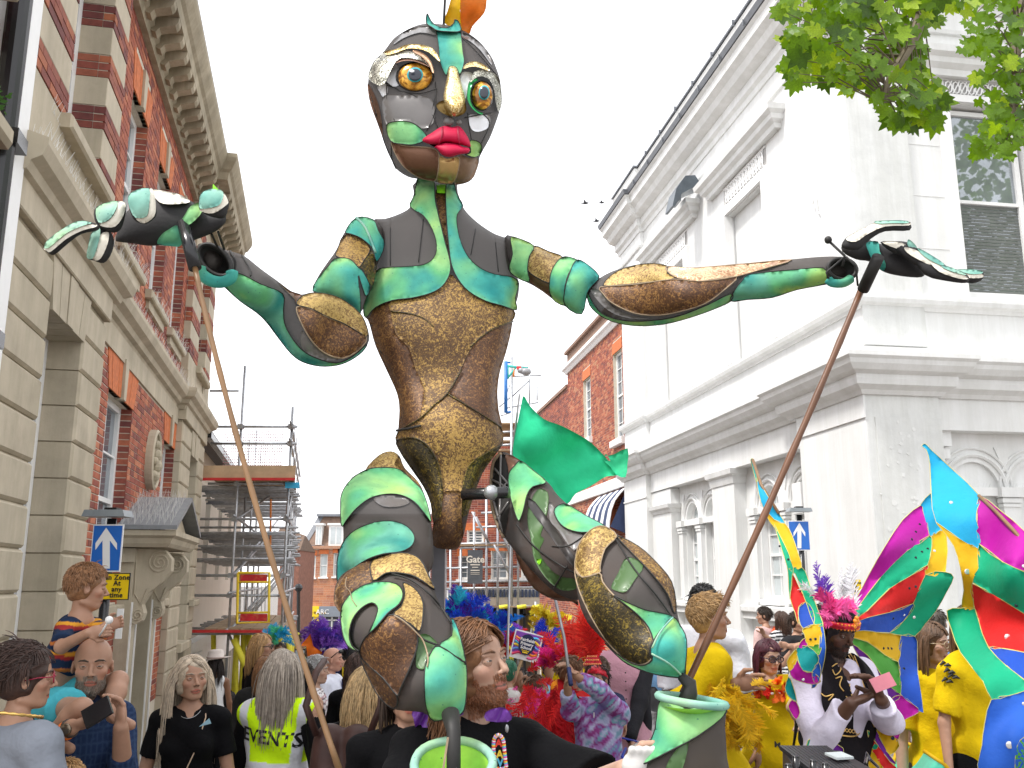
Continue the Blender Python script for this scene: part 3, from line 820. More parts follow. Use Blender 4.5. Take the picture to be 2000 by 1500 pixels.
 for s_ in(17.85,18.35):mb._a([FWl.P(s_,p[0],p[1]-.3)for p in v],[tuple(t)for t in f])
 n=len(prf);mb._a([FWl.P(17.85,p,z-.3)for p,z in prf]+[FWl.P(18.35,p,z-.3)for p,z in prf],[(i,(i+1)%n,n+(i+1)%n,n+i)for i in range(n)])
 mb.build('lamp_housing',mat('grey_lamp_metal',(.10,.12,.14),.35,metal=.4),Fd)
 mb=MB();mb.tube([FWl.P(18.1,0,10.45),FWl.P(18.1,.2,10.45)],.04,6);mb.build('bracket',M_lead,Fd)
 mb=MB();FWl.box(mb,17.9,18.3,.5,.56,10.05,10.35);mb.build('lens',M_glass,Fd)
white_building()
M_cream=mat('cream_render',(.62,.56,.47),.8,var=.06,vs=2,bump=.1,dirt=((.42,.38,.32),.4),ds=1)
M_tile=mat('brown_roof_tile',(.12,.075,.05),.8,var=.3,vs=9,bump=.5,bs=20)
def cream_building():
 B=empty('cream_rendered_building',FL.P(22,-1,-.9),'cream rendered building wrapped in scaffolding beside the stone corner pier','building')
 mb=MB();hs=[rect(a,a+1.0,2.0,3.9)for a in(19.2,22.0,25.0,28.0)]
 FL.panel(mb,rect(18.0,33,-3,4.75),hs,-.35,.2);FL.box(mb,18.0,33,-5,-.7,-3,4.75);mb.build('wall',M_cream,B)
 for a in(19.2,22.0,25.0,28.0):sash(FL,B,a,a+1,2.0,3.9,-.5,2,4,M_glass,.05,fw=.08,mid=True)
 mb=MB();mb.hexa([FL.P(18,.05,4.75),FL.P(33,.05,4.75),FL.P(33,-3.5,6.3),FL.P(18,-3.5,6.3)]+[FL.P(18,.05,4.83),FL.P(33,.05,4.83),FL.P(33,-3.5,6.4),FL.P(18,-3.5,6.4)]);mb.build('roof',M_tile,B)
 mb=MB();FL.box(mb,18,33,-.02,.1,4.62,4.74);mb.build('gutter',M_black,B)
 mb=MB();FL.box(mb,18.1,33,-.34,-.12,.62,.80);FL.box(mb,18.1,33,-.34,-.2,-.05,.62);mb.build('shop_fascia',M_white,B)
 mb=MB();FL.box(mb,18.5,33,-.36,-.3,-2.5,-.08);mb.build('shop_window',M_dark,B)
 mb=MB();
 for s_ in np.arange(18.5,33,.9):FL.box(mb,s_,s_+.12,-.32,-.22,-2.5,-.06)
 mb.build('shop_mullions',M_cream,B)
 S=empty('letting_sign',FL.P(19.3,-.1,.1),'white sign board with a red letter A on the cream shopfront','sign')
 mb=MB();FL.box(mb,18.7,20.6,-.11,-.06,.0,.58);mb.build('board',M_white,S)
 place_text('A',.42,FL.P(19.0,-.055,.36),tuple(-aL)+(0,),(0,0,1),mat('sign_red',(.6,.03,.03),.5,bump=0),S,bold=.01)if False else place_text('A',.36,FL.P(19.05,-.05,.36),tuple(aL)+(0,),(0,0,1),mat('sign_red',(.6,.03,.03),.5,bump=0),S)
cream_building()
SC_Y=17.6
sp1=np.array(at(453,1130,SC_Y)[:2]);sp2=np.array(at(555,1130,SC_Y)[:2])
def zat(py,Y):return at(500,py,Y)[2]
def scaffold_left():
 S=empty('street_scaffold',(sp1[0],sp1[1],-1.1),'tube and board scaffold with two decks and yellow foam sleeves on the cream building','scaffold')
 r=random.Random(8)
 def tube(name,a,b,rad=.026,m=M_steel):
  mb=MB();mb.tube([a,b],rad,7);return mb.build(name,m,S,True)
 tops=[(715,795),(860,830),(840,855),(870,865),(880,880)]
 for k in range(5):
  o=aL*2.2*k
  for j,p in enumerate((sp1,sp2)):
   q=p+o;Y=q[1];zt=zat(tops[k][j],Y);g=ground_z(q[0],q[1])
   tube('upright',(q[0],q[1],g),(q[0],q[1],zt))
   if j==1 or k>0:
    mb=MB();mb.tube([(q[0],q[1],g+.1),(q[0],q[1],zat(1232,SC_Y)-.12)],.06,8);mb.build('foam_sleeve',M_yellowfoam,S,True)
 zs=[zat(y,SC_Y)for y in(834,867,945,1014,1124,1163,1234)]
 d=(sp2-sp1);d/=np.linalg.norm(d)
 def cross(k,z,e0=.45,e1=.35,name='ledger',dz=.0):
  o=aL*2.2*k;a=sp1+o-d*e0;b=sp2+o+d*e1
  tube(name,(a[0],a[1]-.05,z),(b[0],b[1]-.05,z+dz))
 for z in zs:cross(0,z,.9 if z<zs[2]else.55,.12)
 tube('ledger',at(410,763,SC_Y),at(466,763,SC_Y))
 for k in range(1,5):
  for z in(zs[2],zs[3],zs[6]):cross(k,z-.04,.9,.2)
 for z in zs[:4]+zs[5:]:
  for p in(sp1,sp2):
   if z in zs[:2]and p is sp1:continue
   e=p+aL*9.4;tube('ledger',(p[0]+.05,p[1]-.3,z+.05),(e[0]+.05,e[1],z+.05))
 for z,n in((zs[2]-.03,26),(zs[3]-.25,20),(zs[3]-.5,14),(zs[4]+.3,14),(zs[6]-.05,12)):
  for i in range(n):
   o=aL*(.2+i*9.0/n)
   a=sp1+o-d*r.uniform(.7,1.2);b=sp2+o+d*r.uniform(.05,.2)
   tube('transom',(a[0],a[1],z),(b[0],b[1],z+r.uniform(-.02,.02)),.022)
 for k,(za,zb)in enumerate(((zs[3],zs[2]),(zs[4],zs[3]),(zs[6],zs[4]),(zs[4],zs[2]))):
  a=sp2+aL*2.2*k;b=sp2+aL*2.2*(k+1)
  tube('brace',(a[0],a[1],za),(b[0],b[1],zb));a=sp1+aL*.1;tube('brace',(a[0],a[1],za),(b[0]-.4,b[1],zb))
 for k in range(3):
  a=sp1+aL*(1.2+k*2.2);b=sp2+aL*(2.2+k*2.2)
  tube('brace',(a[0],a[1],zs[6]),(b[0],b[1],zs[4]+.3))
 for z,L0,n in((zs[2]+.03,4.0,6),(zs[6]+.03,6.5,7)):
  for i in range(n):
   w=(float(np.linalg.norm(sp2-sp1))+.54)/n
   a=sp1-d*.42+d*(w*i);b=a+d*(w-.014)
   mb=MB();e=aL*L0;s0=-aL*.25;t=.04
   P=[a+s0,b+s0,b+e,a+e]
   mb.hexa([(p[0],p[1],z)for p in P]+[(p[0],p[1],z+t+r.uniform(0,.006))for p in P]);mb.build('scaffold_board',M_timber,S)
 a=sp1-d*.85-aL*.3;b=sp2+d*.12-aL*.3
 mb=MB();t=aL*.04;P=[a,b,b+t,a+t];z=zs[2]+.075
 mb.hexa([(p[0],p[1],z)for p in P]+[(p[0],p[1],z+.24)for p in P]);mb.build('toe_board',mat('new_timber',(.52,.36,.22),.75,var=.15,vs=5),S)
 rd=mat('red_tape',(.55,.03,.03),.5)
 for zz in(zs[2]+.03,zs[6]+.0):
  mb=MB();a2=a if zz>2 else sp1-d*.8-aL*.27;P=[a2-t*1.3,b-t*1.3,b-t*.3,a2-t*.3]
  mb.hexa([(p[0],p[1],zz)for p in P]+[(p[0],p[1],zz+.05)for p in P]);mb.build('red_board_edge',rd,S)
 mb=MB()
 for z in zs:
  for p in(sp1,sp2):mb.box(p[0]-.05,p[0]+.05,p[1]-.10,p[1]+.03,z-.045,z+.045)
 mb.build('coupler',M_steel,S,kind='stuff')
 a=at(457,1248,SC_Y-.1);b=at(482,1310,SC_Y-.1);mb=MB();mb.tube([a,b],.06,8);mb.build('foam_sleeve',M_yellowfoam,S,True)
 tube('brace',at(445,1236,SC_Y-.1),at(500,1345,SC_Y-.1))
 for px in(560,570,580,538,548,592):
  mb=MB();mb.tube([at(px,1236,19+(px%7)*.6),at(px+(px%3)*5-3,1292,19+(px%7)*.6)],.07,8);mb.build('foam_sleeve',M_yellowfoam,S,True)
 for px,y0 in((461,1232),(475,1232),(417,1240),(486,1236)):
  mb=MB();mb.tube([at(px,y0,18.5),at(px,1420,18.5)],.05,8);mb.build('foam_sleeve',M_yellowfoam,S,True)
 for px,c in((696/2.308,0),):pass
 mb=MB();mb.tube([at(529,975,18.5),at(528,1080,18.5)],.02,6);mb.tube([at(561,985,19),at(556,1090,19)],.02,6);mb.build('orange_tube',mat('orange_paint',(.75,.22,.03),.5),S)
 mb=MB();mb.obox(at(571,948,17.5),(.13,0,0),(0,.03,0),(0,0,.055));mb.build('blue_tape',mat('blue_tape',(.05,.45,.75),.5),S)
 mb=MB();r=random.Random(6)
 a=at(440,838,SC_Y-.02);b=at(556,838,SC_Y-.02);zb=zs[2]+.3
 nx,nz=26,14
 for i in range(nx):
  for j in range(nz):
   x=a[0]+(b[0]-a[0])*i/nx;z=zb+(a[2]-zb)*j/nz;q=.011
   y=SC_Y+.02*sin(i*.9)
   mb._a([(x-q,y,z-q),(x+q,y,z-q),(x+q,y,z+q),(x-q,y,z+q)],[(0,1,2,3)])
 for j in range(0,nz,1):mb.tube([(a[0],SC_Y+.01,zb+(a[2]-zb)*j/nz),(b[0],SC_Y+.01,zb+(a[2]-zb)*j/nz)],.0016,3,False)
 mb.build('debris_net',mat('net_dots',(.52,.25,.28),.6),S,kind='stuff')
 G=empty('site_barrier',at(495,1222,17.9),'yellow tube barrier with two red boards standing on the lower scaffold deck','barrier')
 Y=17.45;yl=mat('barrier_yellow',(.85,.60,.03),.4,var=.08)
 c=[at(465,1119,Y),at(526,1119,Y),at(525,1215,Y),at(463,1217,Y)]
 mb=MB();mb.tube(c+[c[0]],.028,7,False);c2=[at(464,1137,Y),at(526,1137,Y)];mb.tube(c2,.022,6);c3=[at(463,1197,Y),at(525,1196,Y)];mb.tube(c3,.022,6);mb.build('frame',yl,G,True)
 for y0,y1 in((1122,1136),(1199,1213)):
  mb=MB();p=at(469,y1,Y);q=at(522,y0,Y);mb.box(p[0],q[0],Y-.01,Y+.01,p[2],q[2]);mb.build('red_board',mat('barrier_red',(.55,.02,.03),.45,var=.15,dirt=((.7,.35,.1),.5),ds=9),G)
 for i in range(1,9):
  mb=MB();p=at(464+i*6.8,1137,Y);q=at(463+i*6.8,1197,Y);mb.tube([p,q],.008,4);mb.build('bar',M_steel,G)
scaffold_left()
def far_block():
 Y=60.;F=Facade((0,Y),(1,0),(0,-1))
 def X(px):return at(px,1133,Y)[0]
 def Z(py):return zat(py,Y)
 B=empty('mansard_brick_building',(X(640),Y+1,ground_z(X(640),Y)),'distant orange brick building with slate mansard roof above a yellow and a grey shop','building')
 x0,x1=X(584),X(868)
 wins=[(598,1085,1128),(608,1085,1128),(631,1082,1127),(657,1080,1126),(667,1080,1126),(700,1080,1126),(740,1080,1126),(845,1080,1126)]
 hw=.24
 mb=MB();F.panel(mb,rect(x0,x1,-5,Z(1072)),[rect(X(w)-hw,X(w)+hw,Z(b),Z(a))for w,a,b in wins],0,.2);mb.build('wall',M_mortar,B)
 bricks(F,B,x0,x1,Z(1186),Z(1074),[(X(w)-hw,X(w)+hw,Z(b),Z(a))for w,a,b in wins],0,BR_O,course=.15,length=.45)
 for w,a,b in wins:
  sash(F,B,X(w)-hw,X(w)+hw,Z(b),Z(a),-.1,1,2,M_glass_pale,.05,fw=.06)
  mb=MB();F.box(mb,X(w)-hw-.06,X(w)+hw+.06,.01,.06,Z(a),Z(a)+.28);mb.build('orange_head',M_rubbed,B)
  mb=MB();F.box(mb,X(w)-hw-.08,X(w)+hw+.08,0,.1,Z(b)-.1,Z(b));mb.build('window_sill',M_white,B)
 mb=MB();F.box(mb,x0-.1,x1,-.1,.2,Z(1072),Z(1066));mb.build('parapet_cornice',M_brick if False else mat('terracotta_cornice',(.40,.22,.14),.8),B)
 mb=MB();e=1.0
 b0,b1,t0,t1=x0+.1,x1,x0+.9,x1;zb,zt=Z(1066),Z(1007)
 mb.hexa([(b0,Y,zb),(b1,Y,zb),(b1,Y+6,zb),(b0,Y+6,zb),(t0,Y+1,zt),(t1,Y+1,zt),(t1,Y+5,zt),(t0,Y+5,zt)]);mb.build('mansard_roof',mat('plain_tile',(.20,.13,.095),.85,var=.25,vs=6,bump=.6,bs=12),B)
 mb=MB();mb.box(b0-.1,t0+.6,Y-.05,Y+.3,zb,zb+.05);mb.box(t0-.1,t1,Y+.6,Y+5.3,zt,zt+.15);mb.hexa([(b0-.06,Y-.05,zb),(b0+.25,Y-.05,zb),(b0+.25,Y+1,zb),(b0-.06,Y+1,zb),(t0-.06,Y+.95,zt),(t0+.3,Y+.95,zt),(t0+.3,Y+2,zt),(t0-.06,Y+2,zt)]);mb.build('lead_flashing',M_lead,B)
 for px,w in((619,.20),(653,.46),(700,.46),(850,.46)):
  mb=MB();F.box(mb,X(px)-w,X(px)+w,-1.2,.05,Z(1068),Z(1026));mb.box(X(px)-w-.1,X(px)+w+.1,Y-.15,Y+1.2,Z(1026),Z(1022));d=mb.build('dormer',M_white,B)
  mb=MB();F.box(mb,X(px)-w*.75,X(px)-.04,.05,.06,Z(1063),Z(1030));F.box(mb,X(px)+.04,X(px)+w*.75,.05,.06,Z(1063),Z(1030));mb.build('dormer_glass',M_glass_pale,d)
 yl=mat('shop_yellow',(.85,.62,.02),.45,var=.06);gr=mat('shop_grey',(.22,.25,.29),.45,var=.08)
 for a,b,m,t,col in((585,628,yl,'YELLOWS',(.25,.18,.02)),(628,690,gr,'ARC',(.8,.8,.8))):
  mb=MB();F.box(mb,X(a)+.01,X(b)-.01,0,.4,Z(1204),Z(1184));F.box(mb,X(a)+.01,X(a)+.3,0,.3,-5,Z(1204));F.box(mb,X(b)-.3,X(b)-.01,0,.3,-5,Z(1204));mb.build('shopfront',m,B)
  mb=MB();F.box(mb,X(a)+.3,X(b)-.3,0,.1,-5,Z(1205));mb.build('shop_glass',M_glass,B)
  mb=MB()
  for i in range(4):
   q=X(a)+.35+i*(X(b)-X(a)-.7)/3;F.box(mb,q-.04,q+.04,.1,.2,-5,Z(1205))
  F.box(mb,X(a)+.3,X(b)-.3,.1,.2,Z(1212),Z(1210));mb.build('shop_mullions',M_white,B)
 mb=MB();mb.ball((X(588.5),Y-.41,Z(1195)),(.12,.03,.2),12,6);mb.build('shop_logo',mat('sign_white',(.85,.85,.85),.5,bump=0),B)
 for i in range(8):
  mb=MB();mb.box(X(591)+i*.22,X(591)+i*.22+.13,Y-.42,Y-.405,Z(1197+i*.25),Z(1193+i*.25));mb.build('faded_sign_mark',mat('sign_brown',(.25,.15,.01),.5,bump=0),B)
 place_text('ARC',.42,(X(635),Y-.42,Z(1195)),(1,0,0),(0,0,1),mat('sign_white',(.85,.85,.85),.5,bump=0),B)
 G=empty('dark_tiled_house',(X(572),Y-6,-3.5),'narrow brick house end with brown tiled roof behind the scaffold','building')
 mb=MB();mb.box(at(545,1133,52)[0],at(583,1133,52)[0],52,56,-5,zat(1075,52));mb.build('wall',mat('dull_brick',(.22,.10,.07),.85,var=.25,vs=5),G)
 p=at(584,1075,52);q=at(600-18,1052,54);a=at(540,1045,53)
 mb=MB();mb.hexa([(a[0],51.8,p[2]),(p[0]+.1,51.8,p[2]),(p[0]+.1,56,p[2]),(a[0],56,p[2]),(a[0],53.8,p[2]+1.4),(p[0]-.1,53.8,p[2]+.9),(p[0]-.1,54,p[2]+.9),(a[0],54,p[2]+1.4)]);mb.build('roof',M_tile,G)
 mb=MB();mb.tube([at(583,1150,50),at(583,1290,50)],.1,6);mb.ball(at(583,1148,50),.22,8,6);mb.build('downpipe',M_black,G)
far_block()
def right_brick():
 B=empty('red_brick_building',FWl.P(28,-1,-1),'red brick building with tall sash windows and white coping joined to the white building','building')
 wins=[(24.55,25.45,5.9,8.45),(28.2,29.15,6.45,8.45)]
 mb=MB();FWl.panel(mb,rect(24.1,31.5,-3,9.5),[rect(*w)for w in wins],-.02,.25);FWl.box(mb,31.5,37.0,-3,-.02,-3,8.75);FWl.box(mb,24.1,31.5,-3,-.4,-3,9.5);mb.build('wall',M_mortar,B)
 bricks(FWl,B,24.1,31.5,4.85,9.45,[(a-.02,b+.02,c,d+.32)for a,b,c,d in wins],-.02,BR_L+BR_O[:1])
 bricks(FWl,B,24.1,31.5,-2.5,4.5,[(25.6,27.4,3.3,4.1)],-.02,BR_L+BR_O[:2],stuffname='lower_brickwork')
 bricks(FWl,B,31.5,37.0,-1.0,8.7,[],-.02,BR_D+BR_L[:2],stuffname='side_brickwork')
 for a,b,c,d in wins:
  sash(FWl,B,a,b,c,d,-.12,2,6,M_glass,.05,fw=.09)
  mb=MB();FWl.box(mb,a-.05,b+.05,-.03,.0,d,d+.32);mb.build('orange_head',M_rubbed,B)
  mb=MB();FWl.chamfer(mb,a-.15,b+.15,-.1,.12,c-.2,c,.02);mb.build('window_sill',M_white,B)
 mb=MB();FWl.box(mb,25.6,27.4,-.03,-.005,3.3,4.1);mb.build('orange_panel',M_rubbed,B)
 p=lambda s_,d:tuple(FWl.P(s_,d,0)[:2])
 mb=MB();sweep(mb,[p(24.1,0),p(31.55,0),p(31.55,-2)],[(-.2,9.2),(.04,9.2),(.10,9.3),(.16,9.36),(.16,9.46),(-.2,9.5)],side=-1);mb.build('white_coping',M_white,B)
 mb=MB();FWl.box(mb,24.0,31.5,-.1,.1,9.9,10.0);FWl.box(mb,24.1,31.45,-.3,.0,9.5,9.9);mb.build('parapet',mat('brown_coping',(.22,.13,.09),.8),B)
 mb=MB();FWl.box(mb,31.5,37.05,-.3,.05,8.72,8.84);mb.build('low_coping',mat('brown_coping'),B)
 mb=MB();FWl.chamfer(mb,24.1,31.6,-.1,.08,4.5,4.82,.02);mb.build('string_course',M_white,B)
 A=empty('striped_awning',FWl.P(25.7,.3,3.3),'navy and white striped awning on the brick wall next to the white building','awning')
 nv=mat('navy_canvas',(.03,.05,.12),.8);wh=mat('white_canvas',(.75,.75,.75),.8)
 for i in range(9):
  a=24.3+i*.33;mb=MB();prev=None
  pr=[(.02,4.45),(.18,4.3),(.34,4.1),(.44,3.85),(.5,3.55),(.52,3.3)]
  for(d0,z0),(d1,z1)in zip(pr[:-1],pr[1:]):
   mb.hexa([FWl.P(a,d0,z0),FWl.P(a+.33,d0,z0),FWl.P(a+.33,d1,z1),FWl.P(a,d1,z1)]+[FWl.P(a,d0+.02,z0+.01),FWl.P(a+.33,d0+.02,z0+.01),FWl.P(a+.33,d1+.02,z1+.01),FWl.P(a,d1+.02,z1+.01)])
  mb.build('stripe',nv if i%2 else wh,A)
 v=MB();v._a([FWl.P(24.29,0,4.45),FWl.P(24.29,.5,3.4),FWl.P(24.29,.02,3.2)],[(0,1,2)]);v.build('awning_end',nv,A)
right_brick()
def middle_block():
 Y=42.;F=Facade((0,Y),(1,0),(0,-1))
 X=lambda px:at(px,1133,Y)[0]
 Z=lambda py:zat(py,Y)
 B=empty('red_brick_shop_building',(X(980),Y+1,ground_z(X(980),Y)),'dark red brick building behind scaffold with a cream shopfront and white sash windows','building')
 x0,x1=X(862),X(1090);ww=.36
 wins=[(928,1036,1062),(912,1086,1131),(976,1076,1131),(870,1040,1064),(1035,1080,1128),(1003,1036,1062)]
 hs=[(X(w)-ww,X(w)+ww,Z(b),Z(a))for w,a,b in wins]
 mb=MB();F.panel(mb,rect(x0,x1,Z(1166),Z(860)),[rect(*h)for h in hs],0,.2);F.box(mb,x0,x1,-4,-.5,-6,Z(860));mb.build('wall',M_mortar,B)
 bricks(F,B,X(840),x1,Z(1150),Z(862),[(a-.02,b+.02,c,d+.3)for a,b,c,d in hs],0,BR_L[:3]+BR_D,course=.1,length=.3)
 for(a,b,c,d)in hs:
  sash(F,B,a,b,c,d,-.08,2,4,M_glass,.05,fw=.08)
  mb=MB();F.box(mb,a-.1,b+.1,0,.03,d,d+.32);mb.build('orange_head',M_rubbed,B)
  mb=MB();F.box(mb,a-.12,b+.12,0,.12,c-.12,c);F.box(mb,a-.02,a,0,.05,c,d);mb.build('window_sill',M_white,B)
 mb=MB();F.box(mb,x0,x1,0,.6,Z(1184),Z(1166));mb.build('shop_fascia',M_cream,B)
 mb=MB()
 for i in range(26):F.box(mb,X(878)+i*.16,X(878)+i*.16+.09,.3,.62,Z(1166),Z(1151))
 mb.build('slatted_canopy',mat('navy_slats',(.06,.08,.15),.6),B,kind='stuff')
 mb=MB();F.box(mb,X(872),X(1058),.25,.3,Z(1166),Z(1150));mb.build('canopy_back',M_white,B)
 mb=MB();F.box(mb,x0,x1,-.45,-.4,-5,Z(1184));mb.build('shop_interior',M_dark,B)
 for a,b in((870,885),(945,962),(1048,1060)):
  mb=MB();F.box(mb,X(a),X(b),-.3,.3,-5,Z(1184));mb.build('shop_pier',M_cream,B)
 mb=MB()
 for p in(885,905,925,944,963,985,1005,1024,1047):F.box(mb,X(p)-.06,X(p)+.06,-.1,.05,-5,Z(1184))
 F.box(mb,X(885),X(1047),-.1,.05,Z(1202),Z(1199));mb.build('shop_frame',M_black,B)
 mb=MB();F.box(mb,X(966),X(983),-.3,-.25,-3,Z(1203));F.box(mb,X(1008),X(1022),-.3,-.25,-3,Z(1203));F.box(mb,X(1026),X(1046),-.3,-.25,-3,Z(1187));mb.build('shop_display',mat('warm_interior',(.30,.22,.14),.7,var=.4,vs=2),B)
 mb=MB();F.box(mb,X(989),X(998),-.2,-.15,Z(1262),Z(1228));mb.build('orange_poster',mat('poster_orange',(.7,.12,.04),.5),B)
 place_text('Chur',.2,(X(1034),Y-.12,Z(1188)),(1,0,0),(0,0,1),mat('sign_red'),B)
 N=empty('hanging_banner',(X(927),Y-2.2,Z(1140)),'dark grey banner with curly script lettering tied to the scaffold','banner')
 Yb=39.7;a=at(913,1140,Yb);b=at(943,1074,Yb)
 mb=MB();mb.box(a[0],b[0],Yb,Yb+.02,a[2],b[2]);mb.build('cloth',mat('banner_grey',(.07,.08,.09),.6),N)
 cw=mat('banner_cream',(.6,.58,.5),.6,bump=0);cx=(a[0]+b[0])/2
 place_text('Gate',.40,(cx,Yb-.012,at(0,1093,Yb)[2]),(1,0,0),(0,0,1),cw,N,bold=.01)
 for y_,w_,t_ in((1103,.20,.045),(1108,.13,.035),(1114,.19,.04),(1118.5,.19,.018),(1121.5,.19,.018)):
  mb=MB();z_=at(0,y_,Yb)[2];mb.box(cx-w_,cx+w_,Yb-.012,Yb-.004,z_-t_/2,z_+t_/2);mb.build('faded_print_line',cw,N)
 S=empty('tower_scaffold',(X(980),40,-2.4),'pale tube scaffold with timber decks in front of the dark red brick building','scaffold')
 Ys=40.2
 def tube(name,p,q,rad=.055,m=M_steel,Y0=Ys,Y1=None):
  mb=MB();mb.tube([at(p[0],p[1],Y0),at(q[0],q[1],Y1 or Y0)],rad,6);return mb.build(name,m,S,True)
 for px,t in((880,1060),(900,1070),(926,1000),(950,960),(972,900),(999,697),(1012,860),(1046,1175),(870,1080)):
  tube('upright',(px,t),(px,1300),.06 if px!=999 else.07)
  if px in(880,926,999,1046):tube('foam_sleeve',(px,1215),(px,1290),.11,M_yellowfoam)
 for y,a,b in((1002,940,1010),(1030,930,1010),(1063,870,1012),(1070,900,1012),(1110,868,1012),(1137,868,1056),(1150,868,1056),(1187,868,1056),(965,950,1010),(925,960,1012),(898,968,1014),(870,975,1016),(845,970,1016)):
  tube('ledger',(a,y),(b,y-3))
 for a,b in(((922,1000),(950,1052)),((955,1060),(930,1010)),((960,990),(1000,1090)),((880,1187),(905,1150)),((1025,1285),(1047,1195)),((925,1285),(955,1190)),((1000,1130),(965,1064)),((972,960),(1000,905))):
  tube('brace',a,b,.05,Y1=Ys-.5)
 for px in(880,908,930,975,1010,1040):tube('foam_knuckle',(px,1186),(px+18,1184),.09,M_yellowfoam,Ys-.4)
 for y,a,b in((1066,872,1010),(1186,868,1056)):
  mb=MB();p=at(a,y,Ys);q=at(b,y,Ys)
  for i in range(5):mb.box(p[0],q[0],Ys+i*.28-.1,Ys+i*.28+.14,p[2],p[2]+.05)
  mb.build('deck',M_timber,S,kind='stuff')
 for k,y in enumerate((828,846,862,880)):
  for j in range(4):
   mb=MB();p=at(972,y,Ys);q=at(1016,y,Ys);mb.box(p[0],q[0],Ys+j*.3,Ys+j*.3+.26,p[2],p[2]+.06);mb.build('deck_board',M_timber,S)
 mb=MB();p=at(975,845,Ys);q=at(1010,825,Ys);mb.box(p[0],q[0],Ys+1,Ys+1.1,p[2],q[2]);mb.build('deck_end',mat('new_timber'),S)
 for a,b in(((1000,735),(1057,733)),((1034,720),(1034,788)),((1049,755),(1049,782)),((990,797),(1052,786)),((978,812),(1000,805)),((1000,775),(1035,742)),((985,780),(998,745)),((975,795),(998,775))):
  tube('top_rail',a,b,.035)
 H=empty('rope_hoist',at(1000,780,40),'blue and green rope hoist arm with grey winch at the top of the scaffold','hoist')
 bl=mat('hoist_blue',(.03,.16,.45),.45);gn=mat('hoist_green',(.05,.45,.40),.45)
 def ht(name,pts,rad,m):
  mb=MB();mb.tube([at(x,y,39.9)for x,y in pts],rad,6);mb.build(name,m,H,True)
 ht('mast',[(988,706),(988,806)],.09,bl);ht('mast_foot',[(988,806),(998,804)],.05,bl);ht('mast_top',[(986,708),(997,708)],.05,bl)
 ht('jib',[(990,715),(1032,719)],.06,gn);ht('jib_brace',[(992,738),(1008,717)],.05,gn);ht('jib_upright',[(992,712),(992,740)],.05,gn)
 mb=MB();mb.ball(at(1027,726,39.8),(.25,.2,.17),10,7);mb.ball(at(1018,724,39.8),(.18,.16,.14),10,7);mb.build('winch',mat('winch_grey',(.3,.3,.31),.4,metal=.3),H,True)
 ht('hook',[(1004,720),(1003,736)],.05,mat('orange_paint'));ht('cable',[(1003,736),(1004,752),(1012,762),(1019,755),(1016,735)],.012,M_white)
 mb=MB();mb.box(at(1009,718,39.8)[0],at(1018,718,39.8)[0],39.7,39.8,at(0,722,39.8)[2],at(0,716,39.8)[2]);mb.build('red_label',rd_:=mat('sign_red'),H)
middle_block()
def one_way_sign(cx,y0,y1,hw,Y,pole,yellow,lab,grp,lamp=True,words=('an Zone','At','any','time')):
 S=empty('one_way_sign',at(cx,1500,Y)[:2]+(ground_z(at(cx,1133,Y)[0],Y),),lab,'street sign',grp)
 def bx(name,p,q,m,t=.012,dy=0,parent=S):
  a=at(p[0],p[1],Y);b=at(q[0],q[1],Y);mb=MB();x0,x1=sorted((a[0],b[0]));z0,z1=sorted((a[2],b[2]))
  mb.box(x0,x1,Y+dy,Y+dy+t,z0,z1);return mb.build(name,m,parent)
 mb=MB();p=at(pole,y0-12,Y);mb.tube([(p[0],Y+.05,ground_z(p[0],Y)),(p[0],Y+.05,p[2])],.038,12);mb.build('pole',M_black,S,True)
 wh=mat('sign_face_white',(.82,.82,.82),.35,var=.02,bump=0);bl=mat('sign_face_blue',(.01,.13,.52),.35,var=.04,bump=0)
 bx('sign_plate',(cx-hw,y1),(cx+hw,y0),wh)
 bx('blue_face',(cx-hw*.93,y1-(y1-y0)*.03),(cx+hw*.93,y0+(y1-y0)*.03),bl,.003,-.0035)
 h=y1-y0
 pts=[(0,.07),(.62,.40),(.62,.54),(.21,.34),(.21,.93),(-.21,.93),(-.21,.34),(-.62,.54),(-.62,.40)]
 P=[at(cx+a*hw,y0+b*h,Y)for a,b in pts]
 v,f=triangulate([(p[0],p[2])for p in P]);mb=MB();mb._a([(a,Y-.006,b)for a,b in v],[tuple(t)for t in f]);mb.build('white_arrow',wh,S)
 if yellow:
  a,b,c,d=yellow;ye=mat('sign_face_yellow',(.85,.58,.0),.35,var=.04,bump=0);bk=mat('sign_black',(.015,.015,.015),.5,bump=0)
  bx('yellow_rim',(a-2*hw/34,d+2*hw/34),(b+2*hw/34,c-2*hw/34),bk,.010);bx('yellow_plate',(a,d),(b,c),ye,.012,-.003)
  n=len(words)
  for i,w in enumerate(words):
   z=at(0,c+(d-c)*(.14+i*.235),Y);px=at(a+(b-a)*(.54),0,Y)
   sz=(d-c)*Y/1800*.27
   x=at((a+b)/2+(b-a)*.06,(c+d)/2,Y)[0]
   place_text(w,sz,(x,Y-.008,z[2]),(1,0,0),(0,0,1),bk,S,bold=sz*.025,spacing=1.05)
 if lamp:
  mb=MB();a=at(cx-hw*1.22,y0-21,Y);b=at(cx+hw*1.25,y0-21,Y);k=hw/34
  q=[(a[0],Y-.07),(b[0],Y-.07),(b[0],Y+.12),(a[0],Y+.12)]
  z=a[2];t=.022*k*Y/8*1.3
  mb.hexa([(x,y,z-t)for x,y in q]+[(x+(.02 if i in(0,3)else-.02),y,z+t)for i,(x,y)in enumerate(q)]);mb.build('lamp_unit',mat('lamp_grey',(.25,.28,.30),.4),S)
  mb=MB();mb.box(p[0]-.05,p[0]+.05,Y,Y+.1,z-.01,z+.05);mb.build('lamp_bracket',M_black,S)
 return S
